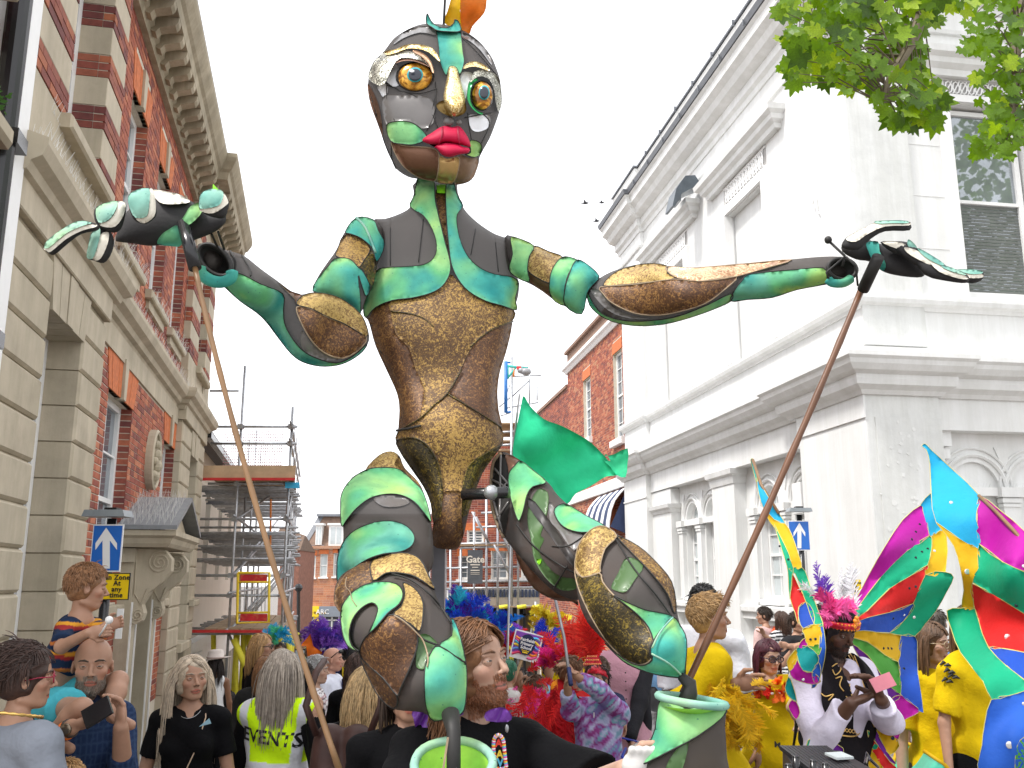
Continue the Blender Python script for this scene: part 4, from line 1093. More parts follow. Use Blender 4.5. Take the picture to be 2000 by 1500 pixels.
S1=one_way_sign(208,1024,1117,34,7.6,214,(198,253,1121,1170),'blue one way arrow sign over a yellow zone plate by the stone piers','one way arrow signs')
mbx=MB();p_=at(206,1190,7.4);q_=at(212,1250,7.4);mbx.box(p_[0]+.03,q_[0]+.035,7.55,7.56,q_[2],p_[2]);mbx.build('pole_sticker',mat('sign_face_white'),S1)
S2=one_way_sign(1561,1017,1075,18.5,12.4,1563,None,'blue one way arrow sign before the arched windows of the white building','one way arrow signs')
def small_yellow():
 Y=12.6;S=empty('zone_plate',at(1673,1150,Y),'small yellow pedestrian zone plate on the white corner pier behind the feathers','sign')
 a=at(1665,1167,Y);b=at(1681,1132,Y)
 mb=MB();mb.box(a[0],b[0],Y,Y+.01,a[2],b[2]);mb.build('plate',mat('sign_face_yellow'),S);mb=MB();mb.tube([(a[0]+.06,Y+.04,b[2]),(a[0]+.06,Y+.04,0)],.02,8);mb.build('post',M_steel,S)
 for w,y in(('Zone',1138),('At',1146),('any',1154),('time',1162)):
  place_text(w,.058,((a[0]+b[0])/2+.005,Y-.004,at(0,y,Y)[2]),(1,0,0),(0,0,1),mat('sign_black'),S,bold=.001)
small_yellow()
def smooth_loop(P,n=4,closed=True):
 P=np.asarray(P,float);m=len(P);out=[]
 for i in range(m if closed else m-1):
  p0,p1,p2,p3=(P[(i-1)%m],P[i],P[(i+1)%m],P[(i+2)%m])if closed else(P[max(i-1,0)],P[i],P[i+1],P[min(i+2,m-1)])
  for k in range(n):
   t=k/n
   out.append(.5*((2*p1)+(-p0+p2)*t+(2*p0-5*p1+4*p2-p3)*t*t+(-p0+3*p1-3*p2+p3)*t**3))
 if not closed:out.append(P[-1])
 return np.array(out)
def clean_loop(P,tol=1.0):
 out=[P[0]]
 for p in P[1:]:
  if np.hypot(*(p-out[-1]))>tol:out.append(p)
 if np.hypot(*(out[0]-out[-1]))<tol:out.pop()
 return np.array(out)
def src(view,pts):
 x0,y0,s=view;return np.array([(x0+p[0]/s,y0+p[1]/s)for p in pts],float)
VA=(640,0,3.0);VB=(640,400,2.143);VC=(640,850,2.308);VD=(80,340,3.03);VE=(980,400,2.083);VN=(850,680,2.632);VO=(0,0,1.0)
def poisson(v,f,bnd):
 """height of a soap film under even pressure, zero along the rim"""
 n=len(v);A=np.zeros((n,n));mass=np.zeros(n)
 p=v[f]
 e=[p[:,2]-p[:,1],p[:,0]-p[:,2],p[:,1]-p[:,0]]
 area=np.abs(e[0][:,0]*e[1][:,1]-e[0][:,1]*e[1][:,0])/2+1e-9
 for i in range(3):
  j,k=(i+1)%3,(i+2)%3
  c=-(e[j]*e[k]).sum(1)/(4*area)
  c=np.clip(c,-5,5)
  np.add.at(A,(f[:,j],f[:,k]),-c);np.add.at(A,(f[:,k],f[:,j]),-c)
  np.add.at(A,(f[:,j],f[:,j]),c);np.add.at(A,(f[:,k],f[:,k]),c)
  np.add.at(mass,f[:,i],area/3)
 fr=np.ones(n,bool);fr[bnd]=False
 idx=np.where(fr)[0];h=np.zeros(n)
 if len(idx):h[idx]=np.linalg.solve(A[np.ix_(idx,idx)]+np.eye(len(idx))*1e-9,4*mass[idx])
 return np.maximum(h,0)
class Shell:
 """hollow cloth body whose outline is known; ctrl = [(px, py, Y)] gives the distance of its middle"""
 def __init__(s,view,outline,ctrl,step=9,thick=1.0,maxt=None,sm=3,power=.5):
  s.out=clean_loop(smooth_loop(src(view,outline),sm),2.0)
  s.ctrl=np.array([(*src(view,[(c[0],c[1])])[0],c[2])for c in ctrl]);s.view=view
  s.v,s.f=triangulate(s.out,step=step)
  bd=boundary_edges(s.f);s.b=sorted({i for e in bd for i in e});s.bd=bd
  h=np.sqrt(poisson(s.v,s.f,s.b))*.78*thick
  if maxt:h=maxt*np.tanh(h/maxt)
  s.t=h
  s.mid=s.depth(s.v)
  s.tm=s.t*s.mid/1800
  from mathutils.bvhtree import BVHTree
  s.bvh=BVHTree.FromPolygons([(p[0],p[1],0)for p in s.v],[tuple(t)for t in s.f])
 def depth(s,P):
  P=np.asarray(P,float);d=((P[:,None,:]-s.ctrl[None,:,:2])**2).sum(2)+60
  w=1/d**1.2
  return(w*s.ctrl[None,:,2]).sum(1)/w.sum(1)
 def thick_at(s,P):
  out=np.zeros(len(P))
  for i,p in enumerate(P):
   loc,nor,k,dist=s.bvh.find_nearest((p[0],p[1],0))
   a,b,c=s.v[s.f[k][0]],s.v[s.f[k][1]],s.v[s.f[k][2]]
   q=np.array(loc[:2]);v0,v1,v2=b-a,c-a,q-a
   D=v0[0]*v1[1]-v1[0]*v0[1]
   w1=(v2[0]*v1[1]-v1[0]*v2[1])/D;w2=(v0[0]*v2[1]-v2[0]*v0[1])/D
   T=s.tm[s.f[k]];out[i]=T[0]*(1-w1-w2)+T[1]*w1+T[2]*w2
  return out
 def front(s,P):return s.depth(P)-s.thick_at(P)
 def body(s,name,m,parent,ripple=0):
  n=len(s.v)
  t=s.tm+(ripple*np.sin(s.v[:,0]*.05)*np.sin(s.v[:,1]*.07)*(s.tm>.02)if ripple else 0)
  F=at_np(s.v,s.mid-t);B=at_np(s.v,s.mid+t*.9)
  bset=set(s.b);mp=np.arange(n)+n
  for i in s.b:mp[i]=i
  f2=mp[s.f][:,::-1]
  return add(name,np.vstack([F,B]),np.vstack([s.f,f2]),m,parent,True)
 def panel(s,name,m,parent,view,poly,off=.012,bulge=.4,step=7,sm=3,th=.012,curve=None,piping=None,maxb=10):
  """a cloth panel stretched over the shell; bulge pushes its middle out so seams show"""
  P=clean_loop(smooth_loop(src(view,poly),sm),1.5)
  v,f=triangulate(P,step=step)
  bd=boundary_edges(f);b=sorted({i for e in bd for i in e})
  h=np.sqrt(poisson(v,f,b))*bulge*.6
  h=maxb*np.tanh(h/maxb)
  base=s.front(v);k=base/1800
  Yf=base-off-h*k;n=len(v)
  F=at_np(v,Yf);B=at_np(v,base+.004)
  faces=[tuple(t)for t in f]+[(a,c,n+c,n+a)for a,c in bd]
  o=add(name,np.vstack([F,B]),faces,m,parent,False)
  me=o.data;sm_=np.zeros(len(me.polygons),bool);sm_[:len(f)]=True;me.polygons.foreach_set("use_smooth",sm_)
  if piping:
   mb=MB();L=at_np(P,s.front(P)-off-.001);L=[tuple(p)for p in L]
   mb.tube(L+[L[0]],piping[0],5,False);mb.build('seam_piping',piping[1],o,True)
  return o
 def line(s,name,m,parent,view,pts,r=.004,off=.016,sm=4):
  P=smooth_loop(src(view,pts),sm,False)
  L=at_np(P,s.front(P)-off);mb=MB();mb.tube([tuple(p)for p in L],r,5);return mb.build(name,m,parent,True)
def sheet(name,m,parent,view,poly,ctrl,step=14,fold=(0,0,0,0),th=.004,sm=3,rim=None):
 """free cloth: a thin waving sheet. fold = (amplitude m, x freq, y freq, phase)"""
 P=clean_loop(smooth_loop(src(view,poly),sm)if sm else src(view,poly),1.5)
 v,f=triangulate(P,step=step)
 C=np.array([(*src(view,[(c[0],c[1])])[0],c[2])for c in ctrl])
 def dep(Q):
  d=((Q[:,None,:]-C[None,:,:2])**2).sum(2)+200;w=1/d**1.3
  y=(w*C[None,:,2]).sum(1)/w.sum(1)
  a,fx,fy,ph=fold
  t=Q[:,0]*fx+Q[:,1]*fy+ph
  return y+a*(np.sin(t)+.5*np.sin(1.9*t+1.3*np.sin(Q[:,1]*.02+ph))+.3*np.sin(Q[:,0]*.06-Q[:,1]*.045+ph))
 Y=dep(v);n=len(v);bd=boundary_edges(f)
 faces=[tuple(t)for t in f]+[tuple(n+i for i in t[::-1])for t in f]+[(a,b,n+b,n+a)for a,b in bd]
 o=add(name,np.vstack([at_np(v,Y-th/2),at_np(v,Y+th/2)]),faces,m,parent,True)
 if rim:
  mb=MB();L=[tuple(p)for p in at_np(P,dep(P))];mb.tube(L+[L[0]],rim[0],5,False);mb.build('hem',rim[1],o,True)
 o_dep[o.name]=dep
 return o
o_dep={}
TL=(.025,.23,.20);GR=(.11,.40,.17);LM=(.34,.55,.14);PT=(.12,.38,.27)
M_t1=mat_airbrush('sprayed_teal_green',[(.30,TL),(.45,PT),(.58,GR),(.72,LM)],scale=5.5,seed=1.1)
M_t2=mat_airbrush('sprayed_green_lime',[(.28,(.04,.28,.23)),(.42,GR),(.56,(.24,.50,.20)),(.72,LM)],scale=5.5,seed=4.2)
M_t3=mat_airbrush('sprayed_turquoise',[(.30,(.012,.21,.20)),(.46,(.05,.33,.27)),(.60,(.15,.45,.22)),(.72,LM)],scale=5,seed=7.7)
M_tp=mat_airbrush('sprayed_pale_mint',[(.3,(.12,.34,.29)),(.5,(.28,.48,.38)),(.7,(.32,.52,.22))],scale=6,seed=2.2)
M_g1=mat_glitter('gold_crackle',(.065,.030,.010),(.13,.065,.017),(.33,.20,.05),84,metal=.15,rough=.58)
M_g2=mat_glitter('copper_crackle',(.05,.022,.009),(.095,.042,.014),(.21,.11,.028),90,bal=.55,metal=.25,rough=.48)
M_g3=mat_glitter('bright_gold_crackle',(.11,.055,.015),(.21,.12,.032),(.37,.25,.08),80,bal=.45,metal=.2,rough=.5)
M_g4=mat_glitter('dark_bronze_crackle',(.02,.015,.005),(.06,.04,.010),(.20,.14,.02),88,bal=.55,metal=.25,rough=.45)
M_g5=mat_glitter('rust_copper_foil',(.06,.025,.010),(.115,.048,.016),(.23,.115,.034),80,bal=.55,metal=.2,rough=.5)
M_br=mat('dull_brown_foil',(.13,.06,.032),.4,metal=.5,var=.12,bump=.2,bs=150)
M_gl=mat_glitter('gold_glitter',(.25,.12,.02),(.62,.40,.12),(.95,.80,.45),130,metal=.7,bal=.45)
M_sl=mat_glitter('silver_glitter',(.07,.07,.055),(.32,.31,.26),(.80,.80,.70),120,metal=.5,bal=.5)
M_cloth=mat('dark_stretch_net',(.068,.058,.053),.68,var=.10,vs=3,bump=.08,bs=200,spec=.3,alpha=.84)
M_clothg=mat('green_seen_through_net',(.055,.12,.035),.45,var=.15,vs=6,bump=.05,coat=.05)
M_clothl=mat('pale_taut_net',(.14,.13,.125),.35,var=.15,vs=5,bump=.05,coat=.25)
M_skyfilm=mat('sky_white_film',(.82,.84,.88),.12,var=.08,vs=6,bump=0,coat=.6)  # opaque; the white sky behind the film is put into its colour
M_lip=mat('lipstick_pink',(.50,.004,.05),.6,var=.08,vs=6,bump=.1,spec=.3)
M_wire=mat('black_cord',(.012,.011,.010),.6,bump=0)
M_cane=mat('cane_seam',(.30,.22,.14),.7,var=.3,vs=20)
M_foamc=mat('raw_foam_edge',(.72,.68,.58),.8,var=.1,vs=9,bump=.4,bs=60)
M_foamd=mat('black_foam',(.014,.013,.014),.75,bump=.3,bs=80)
M_bamboo=mat('bamboo_pale',(.21,.115,.05),.45,var=.25,vs=5,bump=.1)
M_bamboo2=mat('bamboo_dark',(.13,.055,.025),.4,var=.3,vs=5,bump=.1)
PIP=(.0024,M_wire)
PUP=empty('giant_puppet',at(870,1060,3.8),'giant teal, gold and grey patchwork carnival puppet with outstretched arms','puppet')
def puppet():
 T=Shell(VB,[(368,-95),(362,-40),(345,10),(300,38),(240,58),(190,64),(212,120),(205,200),(195,270),(162,380),(152,440),(175,500),(200,590),(250,700),(290,790),(300,860),(296,930),(285,985),(305,1040),(345,1100),(400,1180),(430,1250),(442,1330),(441,1425),(500,1442),(545,1438),(570,1380),(590,1290),(618,1200),(650,1120),(690,1062),(733,998),(727,940),(715,860),(710,780),(720,700),(745,620),(765,540),(780,440),(798,380),(800,320),(783,290),(777,220),(765,150),(700,122),(640,84),(590,40),(565,5),(545,-50),(525,-95)],[(450,100,3.85),(450,600,3.75),(500,1000,3.6),(500,1400,3.5),(200,100,3.85),(760,200,3.9)],thick=.95,maxt=95)
 T.body('torso',M_cloth,PUP)
 T.panel('belly_panel',M_g1,PUP,VB,[(262,404),(350,390),(430,372),(480,340),(514,292),(545,320),(590,365),(660,404),(778,438),(770,490),(700,512),(640,550),(600,600),(560,680),(530,750),(500,790),(440,840),(385,895),(400,830),(400,760),(365,680),(340,600),(285,540),(264,450)],.016,.10,piping=None,maxb=18)
 T.panel('flank_panel',M_g5,PUP,VB,[(152,440),(165,480),(200,430),(262,404),(264,450),(285,540),(340,600),(365,680),(400,760),(400,830),(386,893),(340,925),(298,946),(300,860),(290,790),(250,700),(200,590),(175,500)],.012,.10)
 T.panel('side_panel',M_g5,PUP,VB,[(777,450),(768,530),(746,620),(721,700),(711,780),(716,860),(726,930),(650,890),(600,850),(545,810),(502,788),(532,750),(562,680),(602,600),(642,550),(702,512),(768,490)],.012,.12)
 T.panel('waist_panel',M_g1,PUP,VB,[(297,948),(340,928),(388,895),(442,842),(500,791),(545,812),(600,852),(650,892),(727,934),(732,998),(690,1020),(640,1050),(590,1095),(566,1160),(560,1200),(520,1195),(485,1205),(478,1150),(462,1080),(420,1010),(360,975),(286,985)],.016,.10)
 T.panel('hip_panel',M_g4,PUP,VB,[(286,986),(360,977),(418,1012),(460,1082),(476,1150),(483,1206),(475,1300),(442,1330),(430,1250),(400,1180),(345,1100),(305,1040)],.008,.10)
 T.panel('hip_panel',M_g4,PUP,VB,[(733,1000),(692,1022),(642,1052),(592,1097),(568,1162),(562,1210),(560,1300),(586,1290),(618,1200),(650,1120),(690,1062)],.008,.10)
 T.panel('crotch_panel',M_g2,PUP,VB,[(485,1208),(520,1198),(560,1206),(560,1300),(568,1380),(545,1437),(500,1441),(442,1425),(443,1332),(474,1303)],.02,.16)
 for pts in([(264,446),(340,455),(400,475),(444,512)],[(776,488),(700,515),(640,555),(596,596)],[(298,945),(386,894),(442,840),(500,790),(560,690)],[(500,790),(600,850),(727,930)],[(286,984),(360,975),(420,1010),(465,1090),(480,1190)],[(732,1000),(645,1050),(590,1095),(562,1200)]):
  T.line('crease',M_g4,PUP,VB,pts,.0035,.024)
 T.line('waist_cord',M_wire,PUP,VB,[(288,945),(330,938),(390,925)],.005,.03)
 T.panel('collar_panel',M_t2,PUP,VB,[(377,-111),(368,-70),(358,-30),(345,8),(400,45),(438,105),(455,170),(443,222),(400,250),(330,258),(250,262),(204,276),(192,330),(166,380),(150,430),(160,472),(200,430),(270,400),(350,390),(430,370),(480,340),(510,290),(512,235),(490,150),(468,60),(452,-10),(448,-60),(446,-100),(410,-108)],.030,.22,th=.03,piping=PIP)
 T.panel('collar_panel',M_t3,PUP,VB,[(500,-95),(494,-40),(495,10),(500,100),(508,180),(518,250),(545,310),(590,362),(660,402),(730,422),(790,440),(785,390),(800,330),(770,302),(700,290),(640,265),(592,222),(560,160),(543,90),(543,40),(566,5),(540,-45),(528,-95)],.030,.22,piping=PIP)
 T.panel('throat_panel',M_g2,PUP,VB,[(452,-60),(494,-60),(496,60),(508,180),(513,260),(500,190),(482,110),(464,30)],.010,.1)
 T.panel('throat_chip',mat('lime_fabric',(.25,.75,.02),.4),PUP,VB,[(455,-85),(500,-85),(496,-48),(458,-50)],.03,.1,sm=1)
 T.panel('chest_panel',M_clothl,PUP,VB,[(320,120),(400,90),(425,100),(400,170),(340,240),(250,250),(265,190)],.006,.1)if False else None
 for pts in([(262,60),(262,255)],[(400,60),(380,240)],[(620,100),(600,210)],[(700,130),(715,280)]):
  T.line('seam',M_wire,PUP,VB,pts,.002,.004)
 H=Shell(VA,[(585,138),(520,150),(450,182),(385,228),(330,300),(270,360),(243,430),(236,520),(250,610),(290,720),(330,830),(372,930),(402,990),(470,1036),(540,1050),(620,1062),(700,1080),(770,1082),(845,1052),(878,960),(900,900),(950,810),(985,720),(1010,640),(1018,560),(1010,470),(985,390),(955,325),(900,255),(840,205),(770,168),(690,145)],[(500,300,3.75),(800,600,3.72),(600,1000,3.72)],thick=.98,maxt=105)
 head=H.body('head',M_cloth,PUP)
 def hp(name,m,poly,off=.014,bulge=.2,**k):return H.panel(name,m,PUP,VA,poly,off,bulge,**k)
 hp('ear_panel',M_br,[(233,490),(268,540),(300,620),(318,720),(322,800),(290,720),(248,600)],.01,.1)
 hp('cheek_window',M_skyfilm,[(290,503),(345,492),(352,540),(330,572),(305,540)],.006,.1)
 hp('eye_window',M_skyfilm,[(372,395),(412,372),(425,440),(415,500),(370,505),(345,488)],.006,.1)
 hp('cheek_window',M_skyfilm,[(825,678),(880,672),(950,682),(944,745),(882,772),(840,752)],.006,.1)
 hp('temple_window',M_skyfilm,[(783,425),(850,432),(825,500),(808,580),(784,500)],.006,.1)
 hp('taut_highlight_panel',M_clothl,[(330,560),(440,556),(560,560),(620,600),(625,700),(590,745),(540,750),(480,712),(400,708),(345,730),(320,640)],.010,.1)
 hp('crown_panel',M_clothl,[(440,190),(520,158),(625,160),(640,205),(540,190),(440,225),(385,260)],.014,.1)
 hp('crown_panel',M_clothl,[(790,190),(850,215),(905,262),(950,330),(960,380),(900,300),(840,245),(785,215)],.014,.1)
 hp('forehead_band',M_t3,[(640,165),(700,172),(775,180),(783,215),(792,300),(800,365),(776,435),(755,400),(735,388),(712,394),(697,440),(678,418),(655,350),(650,280),(640,205)],.02,.2,piping=PIP)
 hp('crest_frill',M_t3,[(583,80),(605,122),(640,152),(695,165),(738,138),(745,115),(768,130),(778,182),(700,185),(642,178),(612,160),(578,134)],.06,.5,piping=PIP)
 am=mat_glitter('amber_iris',(.12,.04,.004),(.42,.17,.015),(.80,.42,.06),22,metal=.2,rough=.2)
 ringm=mat('iris_ring',(.02,.40,.45),.3,bump=0);pup=mat('pupil_glass',(.03,.035,.05),.08,bump=0)
 dome=mat('eye_film',(.035,.035,.035),.15,bump=0,coat=1)
 for(c,rx,ry,dc,r0)in(((512,450),103,88,(0,-12),(47,47)),((905,560),62,88,(12,-18),(32,46))):
  P=src(VA,[c])[0];Y=float(H.front(np.array([P]))[0]);k=Y/1800/3.0*1.10
  p=Vector(at(P[0],P[1],Y+.02));mb=MB()
  def disc(name,sx,sy,off,m,dx=0,dy=0,par=PUP,flat=.35):
   mb=MB();q=Vector(at(P[0]+dx/3,P[1]+dy/3,Y-off));mb.ball(q,(sx*k,max(sx,sy)*k*flat,sy*k),28,12);return mb.build(name,m,par,True)
  sock=disc('eye_socket',rx*1.12,ry*1.08,.0,dome)
  e=disc('eyeball',rx*.97,ry*.98,.025,am,flat=.42)
  disc('iris_ring',r0[0],r0[1],.062 if rx>80 else.052,ringm,dc[0],dc[1],e,.22)
  disc('pupil',r0[0]*.82,r0[1]*.82,.070 if rx>80 else.060,pup,dc[0],dc[1],e,.22)
  if rx>80:disc('eye_glint',14,9,.088,M_skyfilm,-18,-34,e,.2)
 hp('eyelid',M_sl,[(238,440),(262,380),(330,302),(400,288),(480,298),(560,318),(605,358),(625,425),(604,400),(565,362),(500,343),(430,340),(392,370),(362,430),(332,490),(290,497),(246,470)],.06,.5)
 hp('brow',M_gl,[(335,302),(400,288),(450,264),(520,258),(600,275),(645,320),(657,360),(625,335),(590,305),(540,288),(470,284),(400,310),(345,322)],.08,.6)
 hp('lid_edge',mat('salmon_foil',(.55,.33,.2),.4,metal=.4),[(505,290),(560,312),(600,352),(622,420),(612,425),(590,372),(548,330),(500,305)],.075,.3)
 hp('lid_fold',M_br,[(395,372),(430,345),(500,345),(560,366),(596,392),(560,378),(500,358),(440,358)],.075,.3)
 hp('brow',M_gl,[(797,390),(830,363),(880,362),(930,388),(948,416),(892,396),(842,390),(800,402)],.07,.5)
 hp('eyelid',M_sl,[(835,482),(850,432),(890,408),(940,415),(990,440),(1014,500),(1021,600),(1002,656),(985,600),(976,530),(950,470),(900,446),(862,460)],.05,.4)
 hp('green_rim',mat('emerald_foil',(.02,.30,.08),.2,metal=.4),[(822,500),(838,470),(870,458),(880,470),(848,492),(835,540),(840,600),(880,650),(908,660),(900,672),(850,640),(818,580)],.04,.3)
 N=Shell(VA,[(712,394),(735,388),(756,402),(772,450),(792,520),(806,590),(782,640),(742,682),(708,640),(679,580),(690,500),(702,440)],[(740,500,3.72-.42),(740,640,3.22)],step=5,thick=1.1)
 mid=float(H.front(src(VA,[(740,560)]))[0])
 N.ctrl[:,2]=[mid-.02,mid-.09];N.mid=N.depth(N.v);N.tm=N.t*N.mid/1800
 N.body('nose',M_gl,PUP)
 hp('nostril_panel',mat('olive_gold',(.16,.10,.02),.3,metal=.5),[(638,612),(680,588),(712,640),(738,682),(690,672),(650,645)],.05,.6)
 hp('nostril_panel',mat('olive_gold'),[(802,592),(813,640),(792,670),(745,684),(762,655),(785,636)],.05,.6)
 for c,r in(((710,710),34),((768,716),20)):
  P=src(VA,[c]);Y=float(H.front(P)[0]);mb=MB();k=Y/5400;mb.ball(at(P[0][0],P[0][1],Y-.03),(r*k,r*k*.6,r*k*.95),16,10);mb.build('nostril',M_clothl,PUP,True)
 lm=float(H.front(src(VA,[(700,820)]))[0])
 for nm,o,d,th in(('upper_lip',[(553,820),(610,778),(662,744),(700,737),(732,744),(770,739),(806,778),(832,828),(836,862),(790,852),(740,842),(690,838),(650,850),(600,846)],-.03,1.3),('lower_lip',[(598,846),(640,848),(690,836),(745,840),(800,862),(834,868),(832,884),(818,898),(770,906),(712,921),(668,906),(640,872)],-.045,1.3)):
  L=Shell(VA,o,[(700,820,lm+d)],step=5,thick=th);L.body(nm,M_lip,PUP)
  if nm=='upper_lip':
   L.line('lip_crease',mat('lip_shadow',(.35,.004,.04),.5),PUP,VA,[(672,745),(668,800),(648,850)],.004,.004);L.line('lip_crease',mat('lip_shadow'),PUP,VA,[(762,742),(766,800),(772,848)],.004,.004)
 hp('cheek_panel',M_t2,[(344,735),(400,711),(480,714),(542,750),(582,802),(555,830),(500,848),(440,845),(368,825)],.02,.25,piping=PIP)
 hp('cheek_panel',M_t2,[(832,828),(870,824),(902,850),(896,900),(860,922),(808,904),(838,892)],.02,.25,piping=PIP)
 hp('jaw_panel',M_br,[(374,830),(430,850),(520,860),(600,866),(648,892),(652,960),(636,1050),(600,1056),(530,1036),(450,980),(400,908)],.012,.25,piping=(.0028,M_cane))
 hp('chin_panel',mat('satin_gold',(.50,.33,.13),.28,metal=.6,var=.2,vs=8,bump=.3,bs=20),[(655,915),(700,930),(766,920),(768,980),(742,1062),(700,1074),(642,1062),(652,980)],.02,.3,piping=(.0024,M_cane))
 hp('jaw_panel',mat('ribbed_brown',(.20,.12,.07),.45,metal=.3,var=.2,vs=12,bump=.4,bs=30),[(775,908),(830,926),(887,930),(868,1010),(842,1052),(770,1082),(742,1070),(768,990)],.012,.25)
 for pts in([(345,480),(350,600),(392,705)],[(340,480),(420,530),(540,548),(640,520)],[(350,500),(430,530),(520,570),(600,650),(645,750)],[(630,480),(632,640),(580,770)],[(600,600),(500,700)],[(640,520),(600,700)],[(820,660),(830,740),(842,820)],[(900,660),(950,720),(900,840)],[(960,660),(800,690)],[(243,520),(330,830),(400,985)],[(640,175),(655,350)],[(783,215),(870,300),(990,440)],[(372,830),(376,930),(400,990)]):
  H.line('head_wire',M_wire,PUP,VA,pts,.0022,.010)
 sheet('crest_feather',mat('yellow_silk',(.80,.52,.01),.5,var=.1,vs=5,trans=.35),PUP,VA,[(722,-5),(700,70),(680,130),(740,165),(790,185),(775,60),(800,-60),(740,-60)],[(700,0,3.7),(730,150,3.75)],fold=(.02,.08,.0,0))
 sheet('crest_feather',mat('orange_silk',(.80,.24,.01),.5,var=.1,vs=5,trans=.35),PUP,VA,[(800,-60),(776,60),(790,180),(830,200),(850,152),(918,75),(932,0),(930,-60)],[(800,0,3.66),(830,150,3.75)],fold=(.02,.06,.02,1))
 mb=MB();mb.tube([at(870,-20,3.72),at(866,55,3.76)],.006,5);mb.build('crest_rod',M_wire,PUP)
 def limb(view,outline,ctrl,mat_=M_cloth,name='arm',**k):
  s=Shell(view,outline,ctrl,**k);s.body(name,mat_,PUP);return s
 U=limb(VB,[(75,110),(120,55),(190,62),(232,100),(240,165),(210,245),(188,340),(160,392),(138,452),(90,420),(0,380),(-62,360),(-40,300),(0,240),(35,190),(60,135)],[(180,120,3.8),(60,300,3.62),(100,420,3.6)],name='upper_arm')
 U.panel('upper_arm_panel',M_g1,PUP,VB,[(60,138),(95,122),(140,140),(178,185),(150,235),(128,262),(90,228),(35,215),(45,180)],.01,.15,piping=PIP)
 U.panel('upper_arm_panel',M_g4,PUP,VB,[(178,188),(204,246),(186,338),(150,272),(130,262),(150,235)],.008,.15)
 U.panel('shoulder_cap',M_t3,PUP,VB,[(74,112),(120,54),(190,62),(212,108),(238,165),(206,238),(186,182),(140,140),(96,122)],.03,.3,piping=PIP)
 U.panel('arm_band',M_t3,PUP,VB,[(-62,360),(-30,295),(5,255),(30,226),(90,226),(128,262),(150,282),(178,345),(160,382),(140,330),(128,300),(138,452),(90,420),(20,384)],.025,.3,piping=PIP)
 U.line('shoulder_rib',M_tp,PUP,VB,[(120,54),(160,100),(200,200)],.006,.04)
 Fo=limb(VD,[(925,425),(960,410),(1040,430),(1100,450),(1200,482),(1300,560),(1400,632),(1480,692),(1540,712),(1620,700),(1720,715),(1800,750),(1890,822),(1930,900),(1942,985),(1900,1050),(1830,1100),(1750,1130),(1650,1136),(1550,1110),(1480,1060),(1400,960),(1340,880),(1280,820),(1180,750),(1080,662),(1000,622),(950,580),(935,500)],[(1800,950,3.5),(1500,900,3.35),(1200,620,3.1),(960,500,2.95)],name='forearm')
 Fo.panel('elbow_panel',M_g5,PUP,VD,[(1512,790),(1600,800),(1700,850),(1800,890),(1925,965),(1880,1040),(1790,1088),(1700,1070),(1620,1010),(1550,900)],.012,.2,piping=(.003,M_cane))
 Fo.panel('elbow_panel',M_g3,PUP,VD,[(1512,770),(1545,722),(1620,702),(1720,716),(1800,752),(1888,824),(1926,900),(1926,960),(1800,888),(1700,847),(1600,797)],.014,.2,piping=PIP)
 Fo.panel('forearm_strip',M_br,PUP,VD,[(1405,640),(1480,692),(1545,718),(1512,775),(1500,740),(1450,690)],.012,.2)
 Fo.panel('forearm_panel',M_t1,PUP,VD,[(1135,582),(1200,596),(1300,650),(1430,706),(1436,800),(1442,880),(1480,960),(1540,1035),(1620,1085),(1750,1118),(1850,1075),(1930,1005),(1900,1052),(1830,1102),(1750,1131),(1650,1136),(1550,1111),(1480,1061),(1400,961),(1340,881),(1280,821),(1180,751),(1085,665),(1060,640),(1130,622)],.014,.15,piping=PIP)
 Fo.panel('forearm_window',M_clothl,PUP,VD,[(1545,925),(1600,1000),(1680,1060),(1760,1092),(1700,1110),(1600,1075),(1540,1020)],.006,.1)
 Fo.line('wrist_wire',M_wire,PUP,VD,[(1120,455),(1150,520),(1140,600)],.004,.01);Fo.line('forearm_rib',M_wire,PUP,VD,[(1190,480),(1235,560),(1240,605)],.003,.008)
 def cuff(view,c,a,b,ang,Y,m_in,m_rim,r=.012,name='cuff'):
  """open end of a sleeve: dark mouth and a padded rim"""
  P=src(view,[c])[0];L=[]
  for t in np.linspace(0,2*pi,25)[:-1]:
   x,y=a*cos(t),b*sin(t);L.append((P[0]+(x*cos(ang)-y*sin(ang))/view[2],P[1]+(x*sin(ang)+y*cos(ang))/view[2]))
  L=np.array(L);W=at_np(L,np.full(len(L),Y));mb=MB();n=len(L)
  cen=W.mean(0);back=cen+(W-cen)*.5+np.array([0,.05,0])
  mb._a(list(W)+list(back),[(i,(i+1)%n,n+(i+1)%n,n+i)for i in range(n)]+[tuple(n+i for i in range(n))]);o=mb.build(name,m_in,PUP,True)
  mb=MB();mb.tube([tuple(p)for p in W]+[tuple(W[0])],r,6,False);mb.build(name+'_rim',m_rim,o,True);return o
 cuff(VD,(1030,510),115,70,.75,2.90,M_wire,M_wire,.008,'wrist_opening')
 mb=MB();mb.tube([tuple(p)for p in at_np(smooth_loop(src(VD,[(940,545),(950,590),(1005,630),(1070,640),(1125,615),(1130,570)]),4,False),np.full(21,2.88))],[.004]+[.02]*19+[.01],8);mb.build('wrist_band',M_t3,PUP,True)
 U2=limb(VE,[(12,132),(60,135),(130,165),(190,190),(250,213),(330,232),(398,290),(370,340),(345,382),(325,445),(260,415),(200,378),(140,335),(70,300),(25,262)],[(30,200,3.85),(350,320,3.72)],name='upper_arm')
 U2.panel('shoulder_cap',M_t2,PUP,VE,[(35,136),(62,135),(130,167),(112,210),(105,265),(112,312),(66,298),(30,262),(44,200)],.03,.3,piping=PIP)
